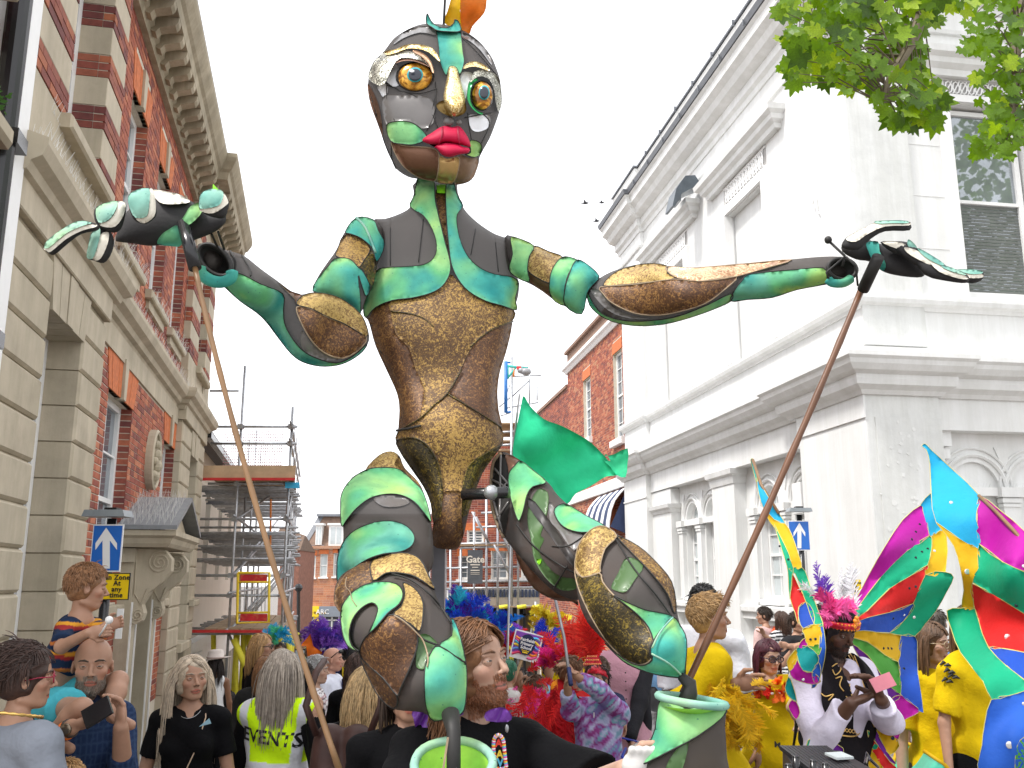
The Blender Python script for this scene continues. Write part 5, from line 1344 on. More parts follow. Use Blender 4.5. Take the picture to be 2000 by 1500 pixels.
 U2.panel('upper_arm_panel',M_g3,PUP,VE,[(132,168),(190,190),(248,214),(212,258),(202,318),(150,300),(106,265),(114,210)],.012,.2,piping=PIP)
 U2.panel('upper_arm_panel',M_br,PUP,VE,[(106,268),(150,302),(200,320),(214,384),(165,352),(112,314)],.012,.2)
 U2.panel('arm_band',M_t2,PUP,VE,[(246,213),(285,216),(308,232),(272,280),(255,350),(258,410),(200,375),(196,300),(212,250)],.03,.35,piping=PIP)
 U2.panel('arm_band',M_t3,PUP,VE,[(300,228),(335,234),(396,290),(366,330),(346,362),(325,444),(258,410),(256,350),(274,284)],.036,.35,piping=PIP)
 F2=limb(VE,[(345,350),(380,310),(450,270),(540,245),(620,237),(680,250),(760,257),(860,250),(1000,238),(1120,228),(1250,215),(1340,210),(1400,215),(1432,235),(1446,270),(1420,305),(1340,322),(1200,346),(1100,378),(1000,386),(930,392),(860,426),(760,461),(660,486),(560,493),(470,481),(400,451),(358,408)],[(400,380,3.7),(900,320,3.45),(1400,260,3.2)],name='forearm',thick=1.05)
 F2.panel('forearm_panel',M_g5,PUP,VE,[(400,336),(480,329),(560,322),(700,303),(800,312),(955,292),(900,350),(830,400),(740,430),(640,449),(540,441),(450,400),(415,365)],.014,.12,piping=(.0028,M_cane))
 F2.panel('forearm_top',M_g3,PUP,VE,[(412,327),(460,276),(540,247),(620,239),(672,250),(674,278),(702,300),(560,319),(480,326)],.012,.12,piping=PIP)
 F2.panel('forearm_top',mat_glitter('rose_copper_foil',(.25,.12,.06),(.42,.24,.13),(.62,.42,.26),70,bal=.45),PUP,VE,[(674,251),(760,258),(860,251),(1000,239),(1180,224),(1060,262),(960,290),(880,304),(800,311),(720,299),(676,272)],.016,.12,piping=(.0024,M_cane))
 F2.panel('forearm_panel',M_t1,PUP,VE,[(1002,284),(1100,271),(1200,263),(1308,256),(1324,300),(1310,323),(1200,345),(1100,377),(1000,385),(932,391),(952,340),(976,310)],.014,.15,piping=PIP)
 F2.panel('forearm_rim',M_t2,PUP,VE,[(346,352),(372,400),(405,440),(470,466),(560,474),(700,458),(830,410),(930,362),(932,391),(860,425),(760,460),(660,485),(560,492),(470,480),(402,451),(358,408)],.012,.12,piping=PIP)
 F2.panel('forearm_window',M_clothl,PUP,VE,[(360,345),(400,400),(450,440),(520,462),(600,464),(520,448),(450,415),(400,350)],.006,.1)
 cuff(VE,(1385,262),58,42,.15,3.12,M_wire,M_wire,.008,'wrist_opening')
 mb=MB();mb.tube([tuple(p)for p in at_np(smooth_loop(src(VE,[(1325,300),(1345,318),(1390,318),(1428,295)]),4,False),np.full(13,3.1))],[.004]+[.016]*11+[.006],8);mb.build('wrist_band',M_t3,PUP,True)
 mb=MB();mb.tube([at(*src(VE,[p])[0],3.08)for p in((1328,145),(1395,208),(1385,250))],.005,5);mb.tube([at(*src(VE,[p])[0],3.08)for p in((1395,212),(1320,275),(1330,300))],.004,5);mb.tube([at(*src(VE,[p])[0],3.08)for p in((1400,210),(1440,250),(1448,330))],.004,5);mb.ball(at(*src(VE,[(1328,143)])[0],3.08),.014,8,6);mb.build('wrist_cord',M_wire,PUP,True)
 def slab(name,view,outline,Y,m,step=6,thick=1.0,maxt=None,ctrl=None):
  s=Shell(view,outline,ctrl or[(outline[0][0],outline[0][1],Y)],step=step,thick=thick,maxt=maxt);return s,s.body(name,m,PUP)
 Yh=2.78
 s,palm=slab('palm',VD,[(440,385),(470,290),(500,230),(560,190),(640,150),(700,115),(800,112),(890,160),(950,205),(1010,230),(1085,235),(1092,285),(1040,335),(960,372),(870,400),(760,413),(650,425),(540,410),(470,402)],Yh,M_foamd,thick=.7)
 s.panel('palm_top',M_foamc,PUP,VD,[(655,92),(760,105),(835,128),(882,165),(780,178),(700,165)],.02,.3)
 s.panel('palm_link',M_t2,PUP,VD,[(828,282),(852,240),(885,190),(942,168),(952,225),(892,290),(852,302)],.03,.3)
 s.panel('palm_link',M_t3,PUP,VD,[(688,412),(712,360),(760,325),(810,308),(832,420),(760,426)],.02,.2)
 def finger(view,outline,top,edge,Y,nm='finger'):
  s,o=slab(nm,view,outline,Y,M_foamd,step=5,thick=.9)
  if edge:s.panel('foam_edge',M_foamc,PUP if False else o,view,edge,.006,.2,step=5)
  if top:s.panel('finger_top',M_tp,o,view,top,.012,.2,step=5)
  return o
 finger(VD,[(18,425),(62,370),(210,278),(320,290),(345,312),(330,335),(240,355),(160,412),(82,476),(42,466)],[(18,425),(62,370),(205,280),(300,288),(240,308),(150,350),(45,436)],[(20,430),(150,350),(240,308),(320,296),(325,312),(240,336),(150,384),(60,458),(32,452)],2.62)
 finger(VD,[(270,492),(282,410),(300,345),(345,312),(405,330),(434,400),(412,480),(372,526),(312,512)],[(270,490),(284,400),(300,345),(345,318),(350,360),(330,440),(305,500)],[(305,502),(332,440),(352,358),(400,345),(395,410),(360,490),(330,512)],2.68)
 finger(VD,[(315,210),(380,170),(460,158),(502,172),(500,240),(470,330),(410,345),(330,300)],[(325,205),(380,170),(450,160),(440,215),(400,270),(340,285)],[(400,275),(445,215),(455,160),(500,172),(490,240),(440,310),(370,312),(345,292)],2.66)
 finger(VD,[(515,132),(560,95),(620,84),(662,92),(682,180),(684,240),(660,272),(610,296),(550,270),(522,200)],[(515,132),(560,95),(640,86),(640,180),(625,250),(560,258),(524,200)],[(560,262),(626,252),(642,180),(642,90),(664,94),(680,180),(670,250),(610,292)],2.64)
 finger(VD,[(935,160),(952,108),(1025,84),(1080,110),(1112,160),(1106,215),(1080,262),(1000,250),(940,212)],[(937,158),(952,108),(1025,84),(1078,105),(1070,160),(1040,190),(945,205)],[(945,207),(1040,192),(1075,150),(1082,112),(1108,160),(1095,185),(1020,232),(950,222)],2.68,'thumb')
 mb=MB();mb._a([at(*src(VD,[p])[0],2.66)for p in((1018,58),(1050,92),(1015,100))],[(0,1,2)]);mb.build('green_tip',mat('lime_fabric'),PUP)
 Y2=3.0
 s,palm2=slab('palm',VE,[(1385,190),(1390,150),(1440,120),(1500,145),(1560,165),(1640,185),(1700,215),(1722,280),(1690,296),(1600,286),(1545,268),(1500,232),(1440,222)],Y2,M_foamd,thick=.8,step=5)
 s.panel('palm_link',M_t3,PUP,VE,[(1484,155),(1530,149),(1538,190),(1562,240),(1550,270),(1512,232),(1492,190)],.02,.3)
 finger(VE,[(1385,175),(1395,140),(1430,115),(1480,90),(1540,66),(1650,66),(1659,104),(1560,108),(1500,140),(1450,185)],[(1520,66),(1600,63),(1652,66),(1650,74),(1600,74),(1530,76)],[(1400,140),(1430,115),(1480,90),(1540,68),(1652,68),(1655,84),(1560,88),(1490,118),(1440,150)],2.9,'thumb')
 finger(VE,[(1540,152),(1600,148),(1650,152),(1690,175),(1700,205),(1650,212),(1590,195)],[(1655,140),(1680,160),(1690,180),(1665,178),(1650,160)],[(1548,152),(1600,149),(1640,160),(1655,185),(1600,176)],2.95)
 finger(VE,[(1600,172),(1660,165),(1740,205),(1805,245),(1812,285),(1740,275),(1650,225)],[(1690,175),(1740,200),(1800,240),(1780,243),(1720,210)],[(1640,172),(1700,190),(1770,230),(1808,260),(1780,262),(1700,225),(1650,195)],2.93)
 finger(VE,[(1680,205),(1790,245),(1870,270),(1902,296),(1888,318),(1820,312),(1720,285)],[(1790,244),(1850,262),(1890,284),(1860,280),(1800,258)],[(1740,228),(1800,256),(1870,280),(1898,300),(1860,300),(1780,272)],2.92)
 finger(VE,[(1790,245),(1860,266),(1950,268),(1958,300),(1915,320),(1850,305),(1800,280)],[(1850,263),(1920,263),(1955,270),(1950,280),(1900,280)],[(1800,256),(1870,276),(1952,280),(1955,296),(1900,298),(1840,285)],2.98)
 mb=MB();mb.tube([at(*src(VD,[(842,290)])[0],2.72),at(*src(VD,[(912,556)])[0],2.68)],.020,14);mb.build('hand_grip',M_black,PUP,True)
 def cane(a,b,Ya,Yb,r,m,n=9,bend=0):
  L=[];R=[];rr=random.Random(int(a[0]))
  A,Bp=Vector(at(*a,Ya)),Vector(at(*b,Yb));side=Vector((1,0,0))
  for i in range(n*3+1):
   t=i/(n*3);L.append(A.lerp(Bp,t)+side*bend*4*t*(1-t));R.append(r*(1.16 if i%3==0 else 1))
  mb=MB();mb.tube(L,R,10);return mb.build('cane_rod',m,PUP,True)
 cane((380,520),(662,1502),2.68,2.45,.0078,M_bamboo,8,-.02)
 cane((1684,562),(1322,1378),3.05,2.98,.0105,M_bamboo2,7,.01)
 mb=MB();mb.tube([at(*src(VE,[(1532,212)])[0],2.9),at(*src(VE,[(1470,345)])[0],3.02)],.020,14);mb.build('hand_grip',M_wire,PUP,True)
 for p,q in(((1010,355),(1045,432)),((1048,340),(1085,445))):
  mb=MB();mb.tube([at(*src(VD,[p])[0],2.8),at(*src(VD,[q])[0],2.9)],.004,5);mb.build('wrist_cord',M_wire,PUP)
 L1=limb(VC,[(170,155),(230,90),(285,72),(325,95),(345,145),(400,200),(432,255),(465,385),(476,500),(470,600),(400,640),(200,640),(60,600),(60,540),(72,460),(62,330),(68,260),(110,190)],[(300,150,3.5),(250,400,3.25),(250,600,3.0)],name='thigh')
 L1.panel('thigh_tip',M_g3,PUP,VC,[(170,156),(230,90),(285,72),(318,92),(300,130),(320,152),(240,146)],.012,.2)
 L1.panel('thigh_tip',M_g1,PUP,VC,[(322,95),(348,148),(400,200),(430,255),(380,208),(322,155),(302,130)],.010,.2)
 L1.panel('thigh_band',M_t2,PUP,VC,[(60,390),(58,320),(64,262),(104,202),(170,158),(240,146),(322,154),(382,205),(432,262),(466,388),(438,355),(390,300),(330,270),(260,266),(190,285),(130,330),(84,385),(68,410)],.022,.3,piping=PIP)
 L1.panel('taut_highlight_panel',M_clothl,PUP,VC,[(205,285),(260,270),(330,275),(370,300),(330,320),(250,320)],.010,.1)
 L1.panel('thigh_leaf',M_t1,PUP,VC,[(44,660),(42,590),(48,540),(72,480),(120,430),(200,395),(280,385),(350,405),(390,450),(382,495),(332,525),(250,536),(180,560),(110,605),(72,650)],.026,.3,piping=PIP)
 L2=limb(VC,[(30,700),(48,650),(90,610),(200,560),(330,530),(420,558),(462,640),(500,750),(550,820),(600,900),(626,1050),(622,1180),(600,1250),(520,1278),(470,1286),(430,1250),(300,1236),(240,1190),(190,1110),(150,1000),(92,950),(66,870),(58,800),(30,760)],[(200,600,2.95),(300,900,2.70),(500,1200,2.62)],name='lower_leg',thick=.9)
 L2.panel('knee_panel',M_g3,PUP,VC,[(200,562),(330,531),(412,556),(456,640),(482,695),(400,640),(330,622),(262,622),(205,655)],.016,.2,piping=PIP)
 L2.panel('knee_panel',M_g2,PUP,VC,[(31,700),(52,652),(90,612),(198,563),(203,655),(150,690),(110,702),(72,760),(60,800),(31,760)],.014,.2)
 L2.panel('knee_panel',M_g3,PUP,VC,[(340,664),(392,690),(426,740),(431,800),(416,882),(372,850),(296,808),(330,770),(347,712)],.012,.15,piping=PIP)
 L2.panel('shin_panel',M_g5,PUP,VC,[(290,810),(342,832),(404,900),(390,1000),(330,1140),(312,1172),(250,1095),(150,1000),(158,930),(200,880),(240,832)],.018,.15,piping=(.0028,M_wire))
 L2.panel('shin_panel',M_g2,PUP,VC,[(150,1003),(250,1098),(312,1176),(300,1232),(238,1186),(192,1108)],.012,.15,piping=PIP)
 L2.panel('knee_hook',M_t2,PUP,VC,[(64,868),(60,790),(90,730),(150,682),(230,660),(310,670),(340,712),(322,762),(272,802),(222,862),(186,892),(212,832),(225,782),(200,756),(152,780),(112,832),(98,900),(112,950),(142,975),(100,958),(76,920)],.028,.35,piping=PIP)
 L2.panel('shin_window',M_clothg,PUP,VC,[(400,985),(410,905),(455,900),(498,948),(458,985),(440,1050),(400,1045)],.006,.1)
 L2.panel('shin_leaf',M_t3,PUP,VC,[(436,1150),(438,1050),(462,985),(500,950),(600,1015),(622,1030),(626,1120),(612,1244),(560,1264),(480,1288),(445,1232)],.022,.25,piping=PIP)
 L2.panel('shin_leaf',M_t3,PUP,VC,[(502,948),(558,902),(556,825),(578,850),(602,930),(622,1026),(600,1010)],.018,.25,piping=PIP)
 L2.line('white_cord',M_cane,PUP,VC,[(300,812),(345,840),(400,890),(432,930),(452,1000),(448,1045)],.0022,.03)
 L2.line('seam',M_wire,PUP,VC,[(290,625),(360,645),(430,690),(500,760),(560,850)],.003,.026);L2.line('seam',M_wire,PUP,VC,[(404,900),(440,925),(500,948)],.003,.02);L2.line('loose_thread',M_cane,PUP,VC,[(85,640),(80,680),(100,705),(110,740),(130,770)],.0014,.04)
 def boot(cx,cy,rx,ry,Y,h,flare,m,m_in,drop=(0,0)):
  c=Vector(at(cx,cy,Y));R=rx*Y/1800;n=28
  tilt=ry/rx
  mb=MB();rings=[(1.0,0),(.96,.02),(.97,.3),(1.0+flare*.5,.65),(1.0+flare,1)]
  vs=[]
  for s_,t in rings:
   for k in range(n):
    a=2*pi*k/n;w=1+.03*sin(3*a+1)
    vs.append((c.x+R*s_*w*cos(a)+drop[0]*t,c.y+R*s_*sin(a)*.95+drop[1]*t,c.z-h*t+R*(tilt-.45)*sin(a)*(1-t)))
  mb._a(vs,[(i*n+k,(i+1)*n+k,(i+1)*n+(k+1)%n,i*n+(k+1)%n)for i in range(len(rings)-1)for k in range(n)])
  o=mb.build('boot',m,PUP,True)
  mb=MB();L=[Vector(p)for p in vs[:n]]
  mb.tube(L+[L[0]],.012,7,False);mb.build('boot_rim',M_tp,o,True)
  mb=MB();vi=[]
  for s_,t in((.95,.005),(.9,.25),(.7,.6)):
   for k in range(n):a=2*pi*k/n;vi.append((c.x+R*s_*cos(a),c.y+R*s_*sin(a)*.95,c.z-h*t+R*(tilt-.45)*sin(a)*(1-t)))
  mb._a(vi,[(i*n+k,i*n+(k+1)%n,(i+1)*n+(k+1)%n,(i+1)*n+k)for i in range(2)for k in range(n)]+[tuple(2*n+k for k in range(n))]);mb.build('boot_lining',m_in,o,True)
  return o
 lin=mat_airbrush('lime_lining',[(.3,(.08,.35,.10)),(.5,(.30,.70,.10)),(.7,(.55,.85,.08))],scale=5,seed=3)
 boot(884,1492,72,62,2.50,.5,.05,M_t1,lin)
 mb=MB();mb.tube([at(880,1395,2.52),at(886,1430,2.46),at(886,1560,2.44)],[.024,.018,.018],18);mb.build('ankle_strap',M_wire,PUP,True)
 mb=MB();mb.tube([at(875,1440,2.40),at(866,1500,2.38)],.003,4);mb.build('ankle_cord',M_cane,PUP)
 R1=limb(VC,[(738,260),(736,190),(748,118),(782,76),(822,86),(870,115),(930,160),(1000,220),(1030,262),(1080,310),(1160,360),(1245,405),(1302,450),(1250,560),(1215,660),(1150,735),(1090,738),(1020,705),(950,640),(880,565),(812,482),(775,425),(745,340)],[(780,200,3.65),(900,350,3.5),(1150,550,3.15)],name='thigh',thick=.9)
 R1.panel('hip_opening',M_wire,PUP,VC,[(738,215),(748,125),(782,84),(812,108),(822,190),(822,300),(808,400),(794,458),(768,405),(742,320)],.004,.02)
 for a,b in(((780,90),(775,430)),((742,200),(815,240)),((745,300),(810,210)),((790,440),(740,270)),((760,380),(815,300)),((752,150),(815,220))):
  R1.line('hip_spoke',M_clothl,PUP,VC,[a,((a[0]+b[0])/2,(a[1]+b[1])/2),b],.005,.012)
 R1.line('hip_ring',M_cane,PUP,VC,[(782,80),(748,122),(737,215),(742,320),(768,405),(794,460)],.008,.012)
 mb=MB();mb.tube([at(*src(VC,[(610,268)])[0],3.45),at(*src(VC,[(815,258)])[0],3.38)],.022,10);mb.build('hip_bar',M_black,PUP,True)
 mb=MB();mb.ball(at(*src(VC,[(737,258)])[0],3.38),.028,10,7);mb.build('hip_bolt',M_steel,PUP,True)
 R1.panel('thigh_tip',M_br,PUP,VC,[(802,86),(860,108),(868,118),(845,140),(818,176),(812,140)],.012,.2)
 R1.panel('thigh_band',M_t2,PUP,VC,[(815,178),(845,135),(870,116),(925,158),(985,212),(925,232),(898,272),(882,340),(862,386),(842,345),(820,260)],.02,.25,piping=PIP)
 R1.panel('thigh_window',M_clothg,PUP,VC,[(905,330),(945,245),(992,258),(992,330),(975,400),(960,450),(975,470),(955,530),(1010,610),(1060,640),(1110,648),(1122,690),(1062,700),(1000,662),(935,570),(915,460),(902,400)],.005,.05)
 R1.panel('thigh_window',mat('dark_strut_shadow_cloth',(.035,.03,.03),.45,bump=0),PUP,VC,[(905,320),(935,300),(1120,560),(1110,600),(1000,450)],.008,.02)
 R1.panel('thigh_window',M_clothl,PUP,VC,[(1000,300),(1040,350),(1100,430),(1150,450),(1110,520),(1040,430),(1000,380)],.005,.05)
 R1.panel('thigh_leaf',M_t1,PUP,VC,[(1020,345),(1040,316),(1080,312),(1160,360),(1245,405),(1238,416),(1170,438),(1100,430),(1048,400)],.024,.3,piping=PIP)
 R1.panel('heart_patch',mat('lime_fabric'),PUP,VC,[(942,560),(948,556),(952,562),(958,556),(964,562),(960,576),(952,584),(943,572)],.012,.05,step=4,sm=1)
 R1.line('seam',M_wire,PUP,VC,[(850,400),(930,500),(1040,580),(1120,625)],.003,.014);R1.line('seam',M_wire,PUP,VC,[(1080,590),(1050,640),(1020,690)],.003,.014);R1.line('net_line',M_wire,PUP,VC,[(1010,500),(1080,500),(1160,450)],.002,.01)
 Rb=Shell(VC,[(845,520),(880,530),(960,620),(1040,672),(1110,700),(1130,770),(1100,750),(1020,742),(930,692),(870,600)],[(900,600,3.6),(1080,700,3.4)],step=8);Rb.body('under_thigh',M_br,PUP)
 R2=limb(VC,[(1114,600),(1120,520),(1150,460),(1200,415),(1245,408),(1312,450),(1400,500),(1480,570),(1550,660),(1570,770),(1590,860),(1616,920),(1616,1020),(1600,1090),(1540,1082),(1460,1076),(1370,1042),(1290,972),(1230,910),(1170,842),(1130,742)],[(1200,500,3.05),(1400,750,2.88),(1580,1020,2.78)],name='lower_leg',thick=.85)
 R2.panel('knee_panel',M_g3,PUP,VC,[(1115,600),(1126,510),(1156,456),(1200,418),(1250,412),(1303,455),(1250,512),(1228,592),(1225,620),(1150,640)],.016,.15,piping=(.0024,M_cane))
 R2.panel('knee_panel',M_g4,PUP,VC,[(1116,602),(1150,642),(1225,622),(1240,662),(1290,722),(1380,792),(1440,862),(1470,950),(1460,1010),(1410,1036),(1340,1010),(1260,930),(1200,840),(1150,740),(1122,660)],.016,.15,piping=(.0028,M_cane))
 R2.panel('calf_strip',M_g1,PUP,VC,[(1304,455),(1400,501),(1480,573),(1550,662),(1571,775),(1560,800),(1530,715),(1450,612),(1380,540)],.014,.2,piping=PIP)
 R2.panel('calf_window',M_clothg,PUP,VC,[(1350,548),(1422,588),(1385,650),(1345,705),(1302,702),(1278,682),(1310,620)],.005,.05)
 R2.panel('calf_leaf',M_t2,PUP,VC,[(1290,724),(1350,752),(1430,786),(1500,800),(1555,820),(1500,880),(1452,960),(1462,1010),(1472,952),(1446,866),(1382,796)],.02,.2,piping=PIP)
 R2.panel('calf_leaf',M_t3,PUP,VC,[(1556,820),(1590,860),(1617,922),(1612,1040),(1600,1089),(1500,1082),(1400,1052),(1330,1016),(1250,936),(1330,1004),(1410,1038),(1462,1014),(1455,960),(1502,882)],.022,.15,piping=PIP)
 R2.line('calf_rib',M_tp,PUP,VC,[(1556,822),(1500,885),(1462,960)],.003,.04);R2.line('calf_rib',M_tp,PUP,VC,[(1460,985),(1540,1030),(1600,1088)],.003,.03)
 R2.line('net_line',M_wire,PUP,VC,[(1300,470),(1380,600),(1480,720),(1560,830)],.003,.01)
 mb=MB();mb.tube([at(*src(VC,[p])[0],2.74)for p in((1590,1085),(1632,1120),(1630,1160),(1608,1235))],[.012,.02,.024,.026],8);mb.build('ankle_strap',M_wire,PUP,True)
 Bt=Shell(VO,[(1291,1362),(1340,1384),(1412,1376),(1416,1420),(1420,1480),(1425,1560),(1330,1580),(1250,1560),(1236,1496),(1262,1465),(1280,1425)],[(1340,1450,2.72)],step=10,thick=.8,sm=2);Bt.body('boot',M_cloth,PUP)
 Bt.panel('boot_skirt',M_t2,PUP,VO,[(1291,1364),(1340,1384),(1412,1378),(1414,1398),(1372,1432),(1310,1466),(1250,1494),(1262,1464),(1280,1424)],.014,.15,piping=PIP)
 Bt.panel('boot_window',M_clothg,PUP,VO,[(1300,1500),(1325,1460),(1345,1450),(1330,1510),(1300,1560)],.006,.05)
 c=Vector(at(1351,1368,2.70));mb=MB();L=[c+Vector((.093*cos(t),.09*sin(t),-.012*cos(t)+.0*sin(t)))for t in np.linspace(0,2*pi,29)];mb.tube(L,.011,7,False);mb.build('boot_rim',M_tp,PUP,True)
 mb=MB();mb._a([tuple(c+Vector((.088*cos(t),.085*sin(t),-.012)))for t in np.linspace(0,2*pi,25)[:-1]]+[tuple(c+Vector((0,0,-.05)))],[(i,(i+1)%24,24)for i in range(24)]);mb.build('boot_lining',lin,PUP,True)
 mb=MB();a=at(857,1075,3.7);mb.box(a[0]-.026,a[0]+.026,3.68,3.74,at(857,1330,3.7)[2],at(857,1050,3.7)[2]);mb.build('carrying_pole',mat('grey_pole',(.14,.14,.155),.4,metal=.5),PUP)
puppet()
def _axis(lo,hi,fine,coarse,bands):
 out=[lo]
 while out[-1]<hi:
  x=out[-1];st=coarse
  for a,b in bands:
   if a-coarse<x<b:st=fine if x>=a-fine*2 else min(coarse,max(fine,a-x))
  out.append(x+st)
 return np.array(out)
class Field:
 """list of rounded cones and ellipsoids blended smoothly"""
 def __init__(s):s.p=[]
 def cone(s,a,b,ra,rb,k=.02,sub=False,clip=None):s.p.append(('c',np.array(a,float),np.array(b,float),ra,rb,k,sub,clip));return s
 def ell(s,c,r,R=None,k=.02,sub=False,clip=None):
  r=np.array(r,float)if hasattr(r,'__len__')else np.array([r]*3,float)
  s.p.append(('e',np.array(c,float),r,(np.eye(3)if R is None else np.array(R,float)),None,k,sub,clip));return s
 def bounds(s):
  lo,hi=[],[]
  for p in s.p:
   if p[6]:continue
   if p[0]=='c':r=max(p[3],p[4]);lo.append(np.minimum(p[1],p[2])-r);hi.append(np.maximum(p[1],p[2])+r)
   else:r=p[2].max();lo.append(p[1]-r);hi.append(p[1]+r)
  return np.min(lo,0),np.max(hi,0)
 def mesh(s,coarse=.014,fine=None,boxes=(),noise=None,far=.12,clipz=None):
  lo,hi=s.bounds();lo=lo-.03;hi=hi+.03
  fine=fine or coarse
  ax=[_axis(lo[i],hi[i]+.001,fine,coarse,[(b[0][i],b[1][i])for b in boxes])for i in range(3)]
  n=[len(a)for a in ax]
  F=np.full(n,far,np.float32)
  for p in s.p:
   k=p[5]
   if p[0]=='c':r=max(p[3],p[4]);l=np.minimum(p[1],p[2])-r-k-.02;h=np.maximum(p[1],p[2])+r+k+.02
   else:r=p[2].max();l=p[1]-r-k-.02;h=p[1]+r+k+.02
   i0=[max(0,np.searchsorted(ax[i],l[i])-1)for i in range(3)];i1=[min(n[i],np.searchsorted(ax[i],h[i])+1)for i in range(3)]
   if any(i1[i]-i0[i]<1 for i in range(3)):continue
   sl=tuple(slice(a,b)for a,b in zip(i0,i1))
   x=ax[0][sl[0]][:,None,None];y=ax[1][sl[1]][None,:,None];z=ax[2][sl[2]][None,None,:]
   if p[0]=='c':
    a,b=p[1],p[2];d=b-a;L2=max(d@d,1e-9)
    t=np.clip(((x-a[0])*d[0]+(y-a[1])*d[1]+(z-a[2])*d[2])/L2,0,1)
    D=np.sqrt((x-a[0]-t*d[0])**2+(y-a[1]-t*d[1])**2+(z-a[2]-t*d[2])**2)-(p[3]+(p[4]-p[3])*t)
   else:
    R=p[3];r=p[2];c=p[1]
    q=[(R[0,i]*(x-c[0])+R[1,i]*(y-c[1])+R[2,i]*(z-c[2]))/r[i]for i in range(3)]
    m=np.sqrt(q[0]**2+q[1]**2+q[2]**2);g=np.sqrt((q[0]/r[0])**2+(q[1]/r[1])**2+(q[2]/r[2])**2)+1e-6
    D=m*(m-1)/g
   if p[7]is not None:
    for cp,cn in p[7]:D=np.maximum(D,(x-cp[0])*cn[0]+(y-cp[1])*cn[1]+(z-cp[2])*cn[2])
   G=F[sl]
   if not p[6]:
    h_=np.clip(.5+.5*(G-D)/k,0,1);F[sl]=G+(D-G)*h_-k*h_*(1-h_)
   else:
    h_=np.clip(.5-.5*(G+D)/k,0,1);F[sl]=G+(-D-G)*h_+k*h_*(1-h_)
  if clipz is not None:
   for cp,cn in clipz:F=np.maximum(F,((ax[0]-cp[0])*cn[0])[:,None,None]+((ax[1]-cp[1])*cn[1])[None,:,None]+((ax[2]-cp[2])*cn[2])[None,None,:])
  if noise is not None:F=F+noise(ax[0][:,None,None],ax[1][None,:,None],ax[2][None,None,:]).astype(np.float32)
  F[0]=F[-1]=.1;F[:,0]=F[:,-1]=.1;F[:,:,0]=F[:,:,-1]=.1
  return surface_nets(F,ax)
def surface_nets(F,ax):
 I=F<0
 nx,ny,nz=F.shape
 cnt=np.zeros((nx-1,ny-1,nz-1),np.int8)
 for dx in(0,1):
  for dy in(0,1):
   for dz in(0,1):cnt+=I[dx:nx-1+dx,dy:ny-1+dy,dz:nz-1+dz]
 act=(cnt>0)&(cnt<8);idx=np.full(act.shape,-1,np.int64);C=np.argwhere(act);N=len(C)
 if N==0:return np.zeros((0,3)),np.zeros((0,4),int)
 idx[act]=np.arange(N)
 cor=[(a,b,c)for a in(0,1)for b in(0,1)for c in(0,1)]
 vals={k:F[C[:,0]+k[0],C[:,1]+k[1],C[:,2]+k[2]]for k in cor}
 S=np.zeros((N,3));W=np.zeros(N)
 for a in cor:
  for i in range(3):
   if a[i]==0:
    b=tuple(a[j]+(1 if j==i else 0)for j in range(3));va,vb=vals[a],vals[b]
    m=(va<0)!=(vb<0);t=np.where(m,va/np.where(m,va-vb,1),0)
    for j in range(3):S[:,j]+=np.where(m,a[j]+(t if j==i else 0),0)
    W+=m
 S=S/W[:,None]+C
 V_=np.stack([np.interp(S[:,i],np.arange(len(ax[i])),ax[i])for i in range(3)],1)
 Q=[]
 for i in range(3):
  j,k=(i+1)%3,(i+2)%3
  s0=[slice(None)]*3;s1=[slice(None)]*3;s0[i]=slice(0,-1);s1[i]=slice(1,None)
  A,B=I[tuple(s0)],I[tuple(s1)]
  E=np.argwhere(A!=B);ok=(E[:,j]>0)&(E[:,k]>0)&(E[:,j]<F.shape[j]-1)&(E[:,k]<F.shape[k]-1);E=E[ok]
  fl=A[E[:,0],E[:,1],E[:,2]]
  q=[]
  for dj,dk in((1,1),(0,1),(0,0),(1,0)):
   D=E.copy();D[:,j]-=dj;D[:,k]-=dk;q.append(idx[D[:,0],D[:,1],D[:,2]])
  q=np.stack(q,1);q[~fl]=q[~fl][:,::-1]
  Q.append(q[(q>=0).all(1)])
 return V_,np.vstack(Q)
def rotz(a):c,s=cos(a),sin(a);return np.array([[c,-s,0],[s,c,0],[0,0,1.]])
def rotx(a):c,s=cos(a),sin(a);return np.array([[1,0,0],[0,c,-s],[0,s,c]])
def roty(a):c,s=cos(a),sin(a);return np.array([[c,0,s],[0,1,0],[-s,0,c]])
def nrm(v):v=np.array(v,float);return v/(np.linalg.norm(v)+1e-9)
def fold_noise(amp,seed=0,f=22.):
 def fn(x,y,z):
  a=np.sin(f*(x*1.0+.5*y)+9*z+seed)*np.sin(f*.6*(y-.4*x)+13*z+seed*2)
  b=np.sin(34*z+18*x+seed*3+2*np.sin(9*y))*.5
  return amp*(a+b)
 return fn
M_skin=mat('skin',rough=.5,var=.09,vs=18,bump=.12,bs=220,bd=.0015,attr=True,spec=.4)
M_hairm=mat('hair',rough=.5,var=.25,vs=40,bump=.3,bs=120,attr=True)
M_fab=mat('fabric',rough=.9,var=.07,vs=14,bump=.55,bs=7,bd=.035,attr=True,spec=.15)
M_feather=mat('feather',rough=.8,var=.12,vs=20,bump=.2,attr=True,trans=.3)
M_eye=mat('eye',rough=.15,var=.0,bump=0,attr=True)
SK=dict(fair=(.40,.225,.15),pale=(.44,.27,.195),tan=(.30,.165,.10),brown=(.22,.105,.055),dark=(.085,.038,.022))
class Person:
 pass
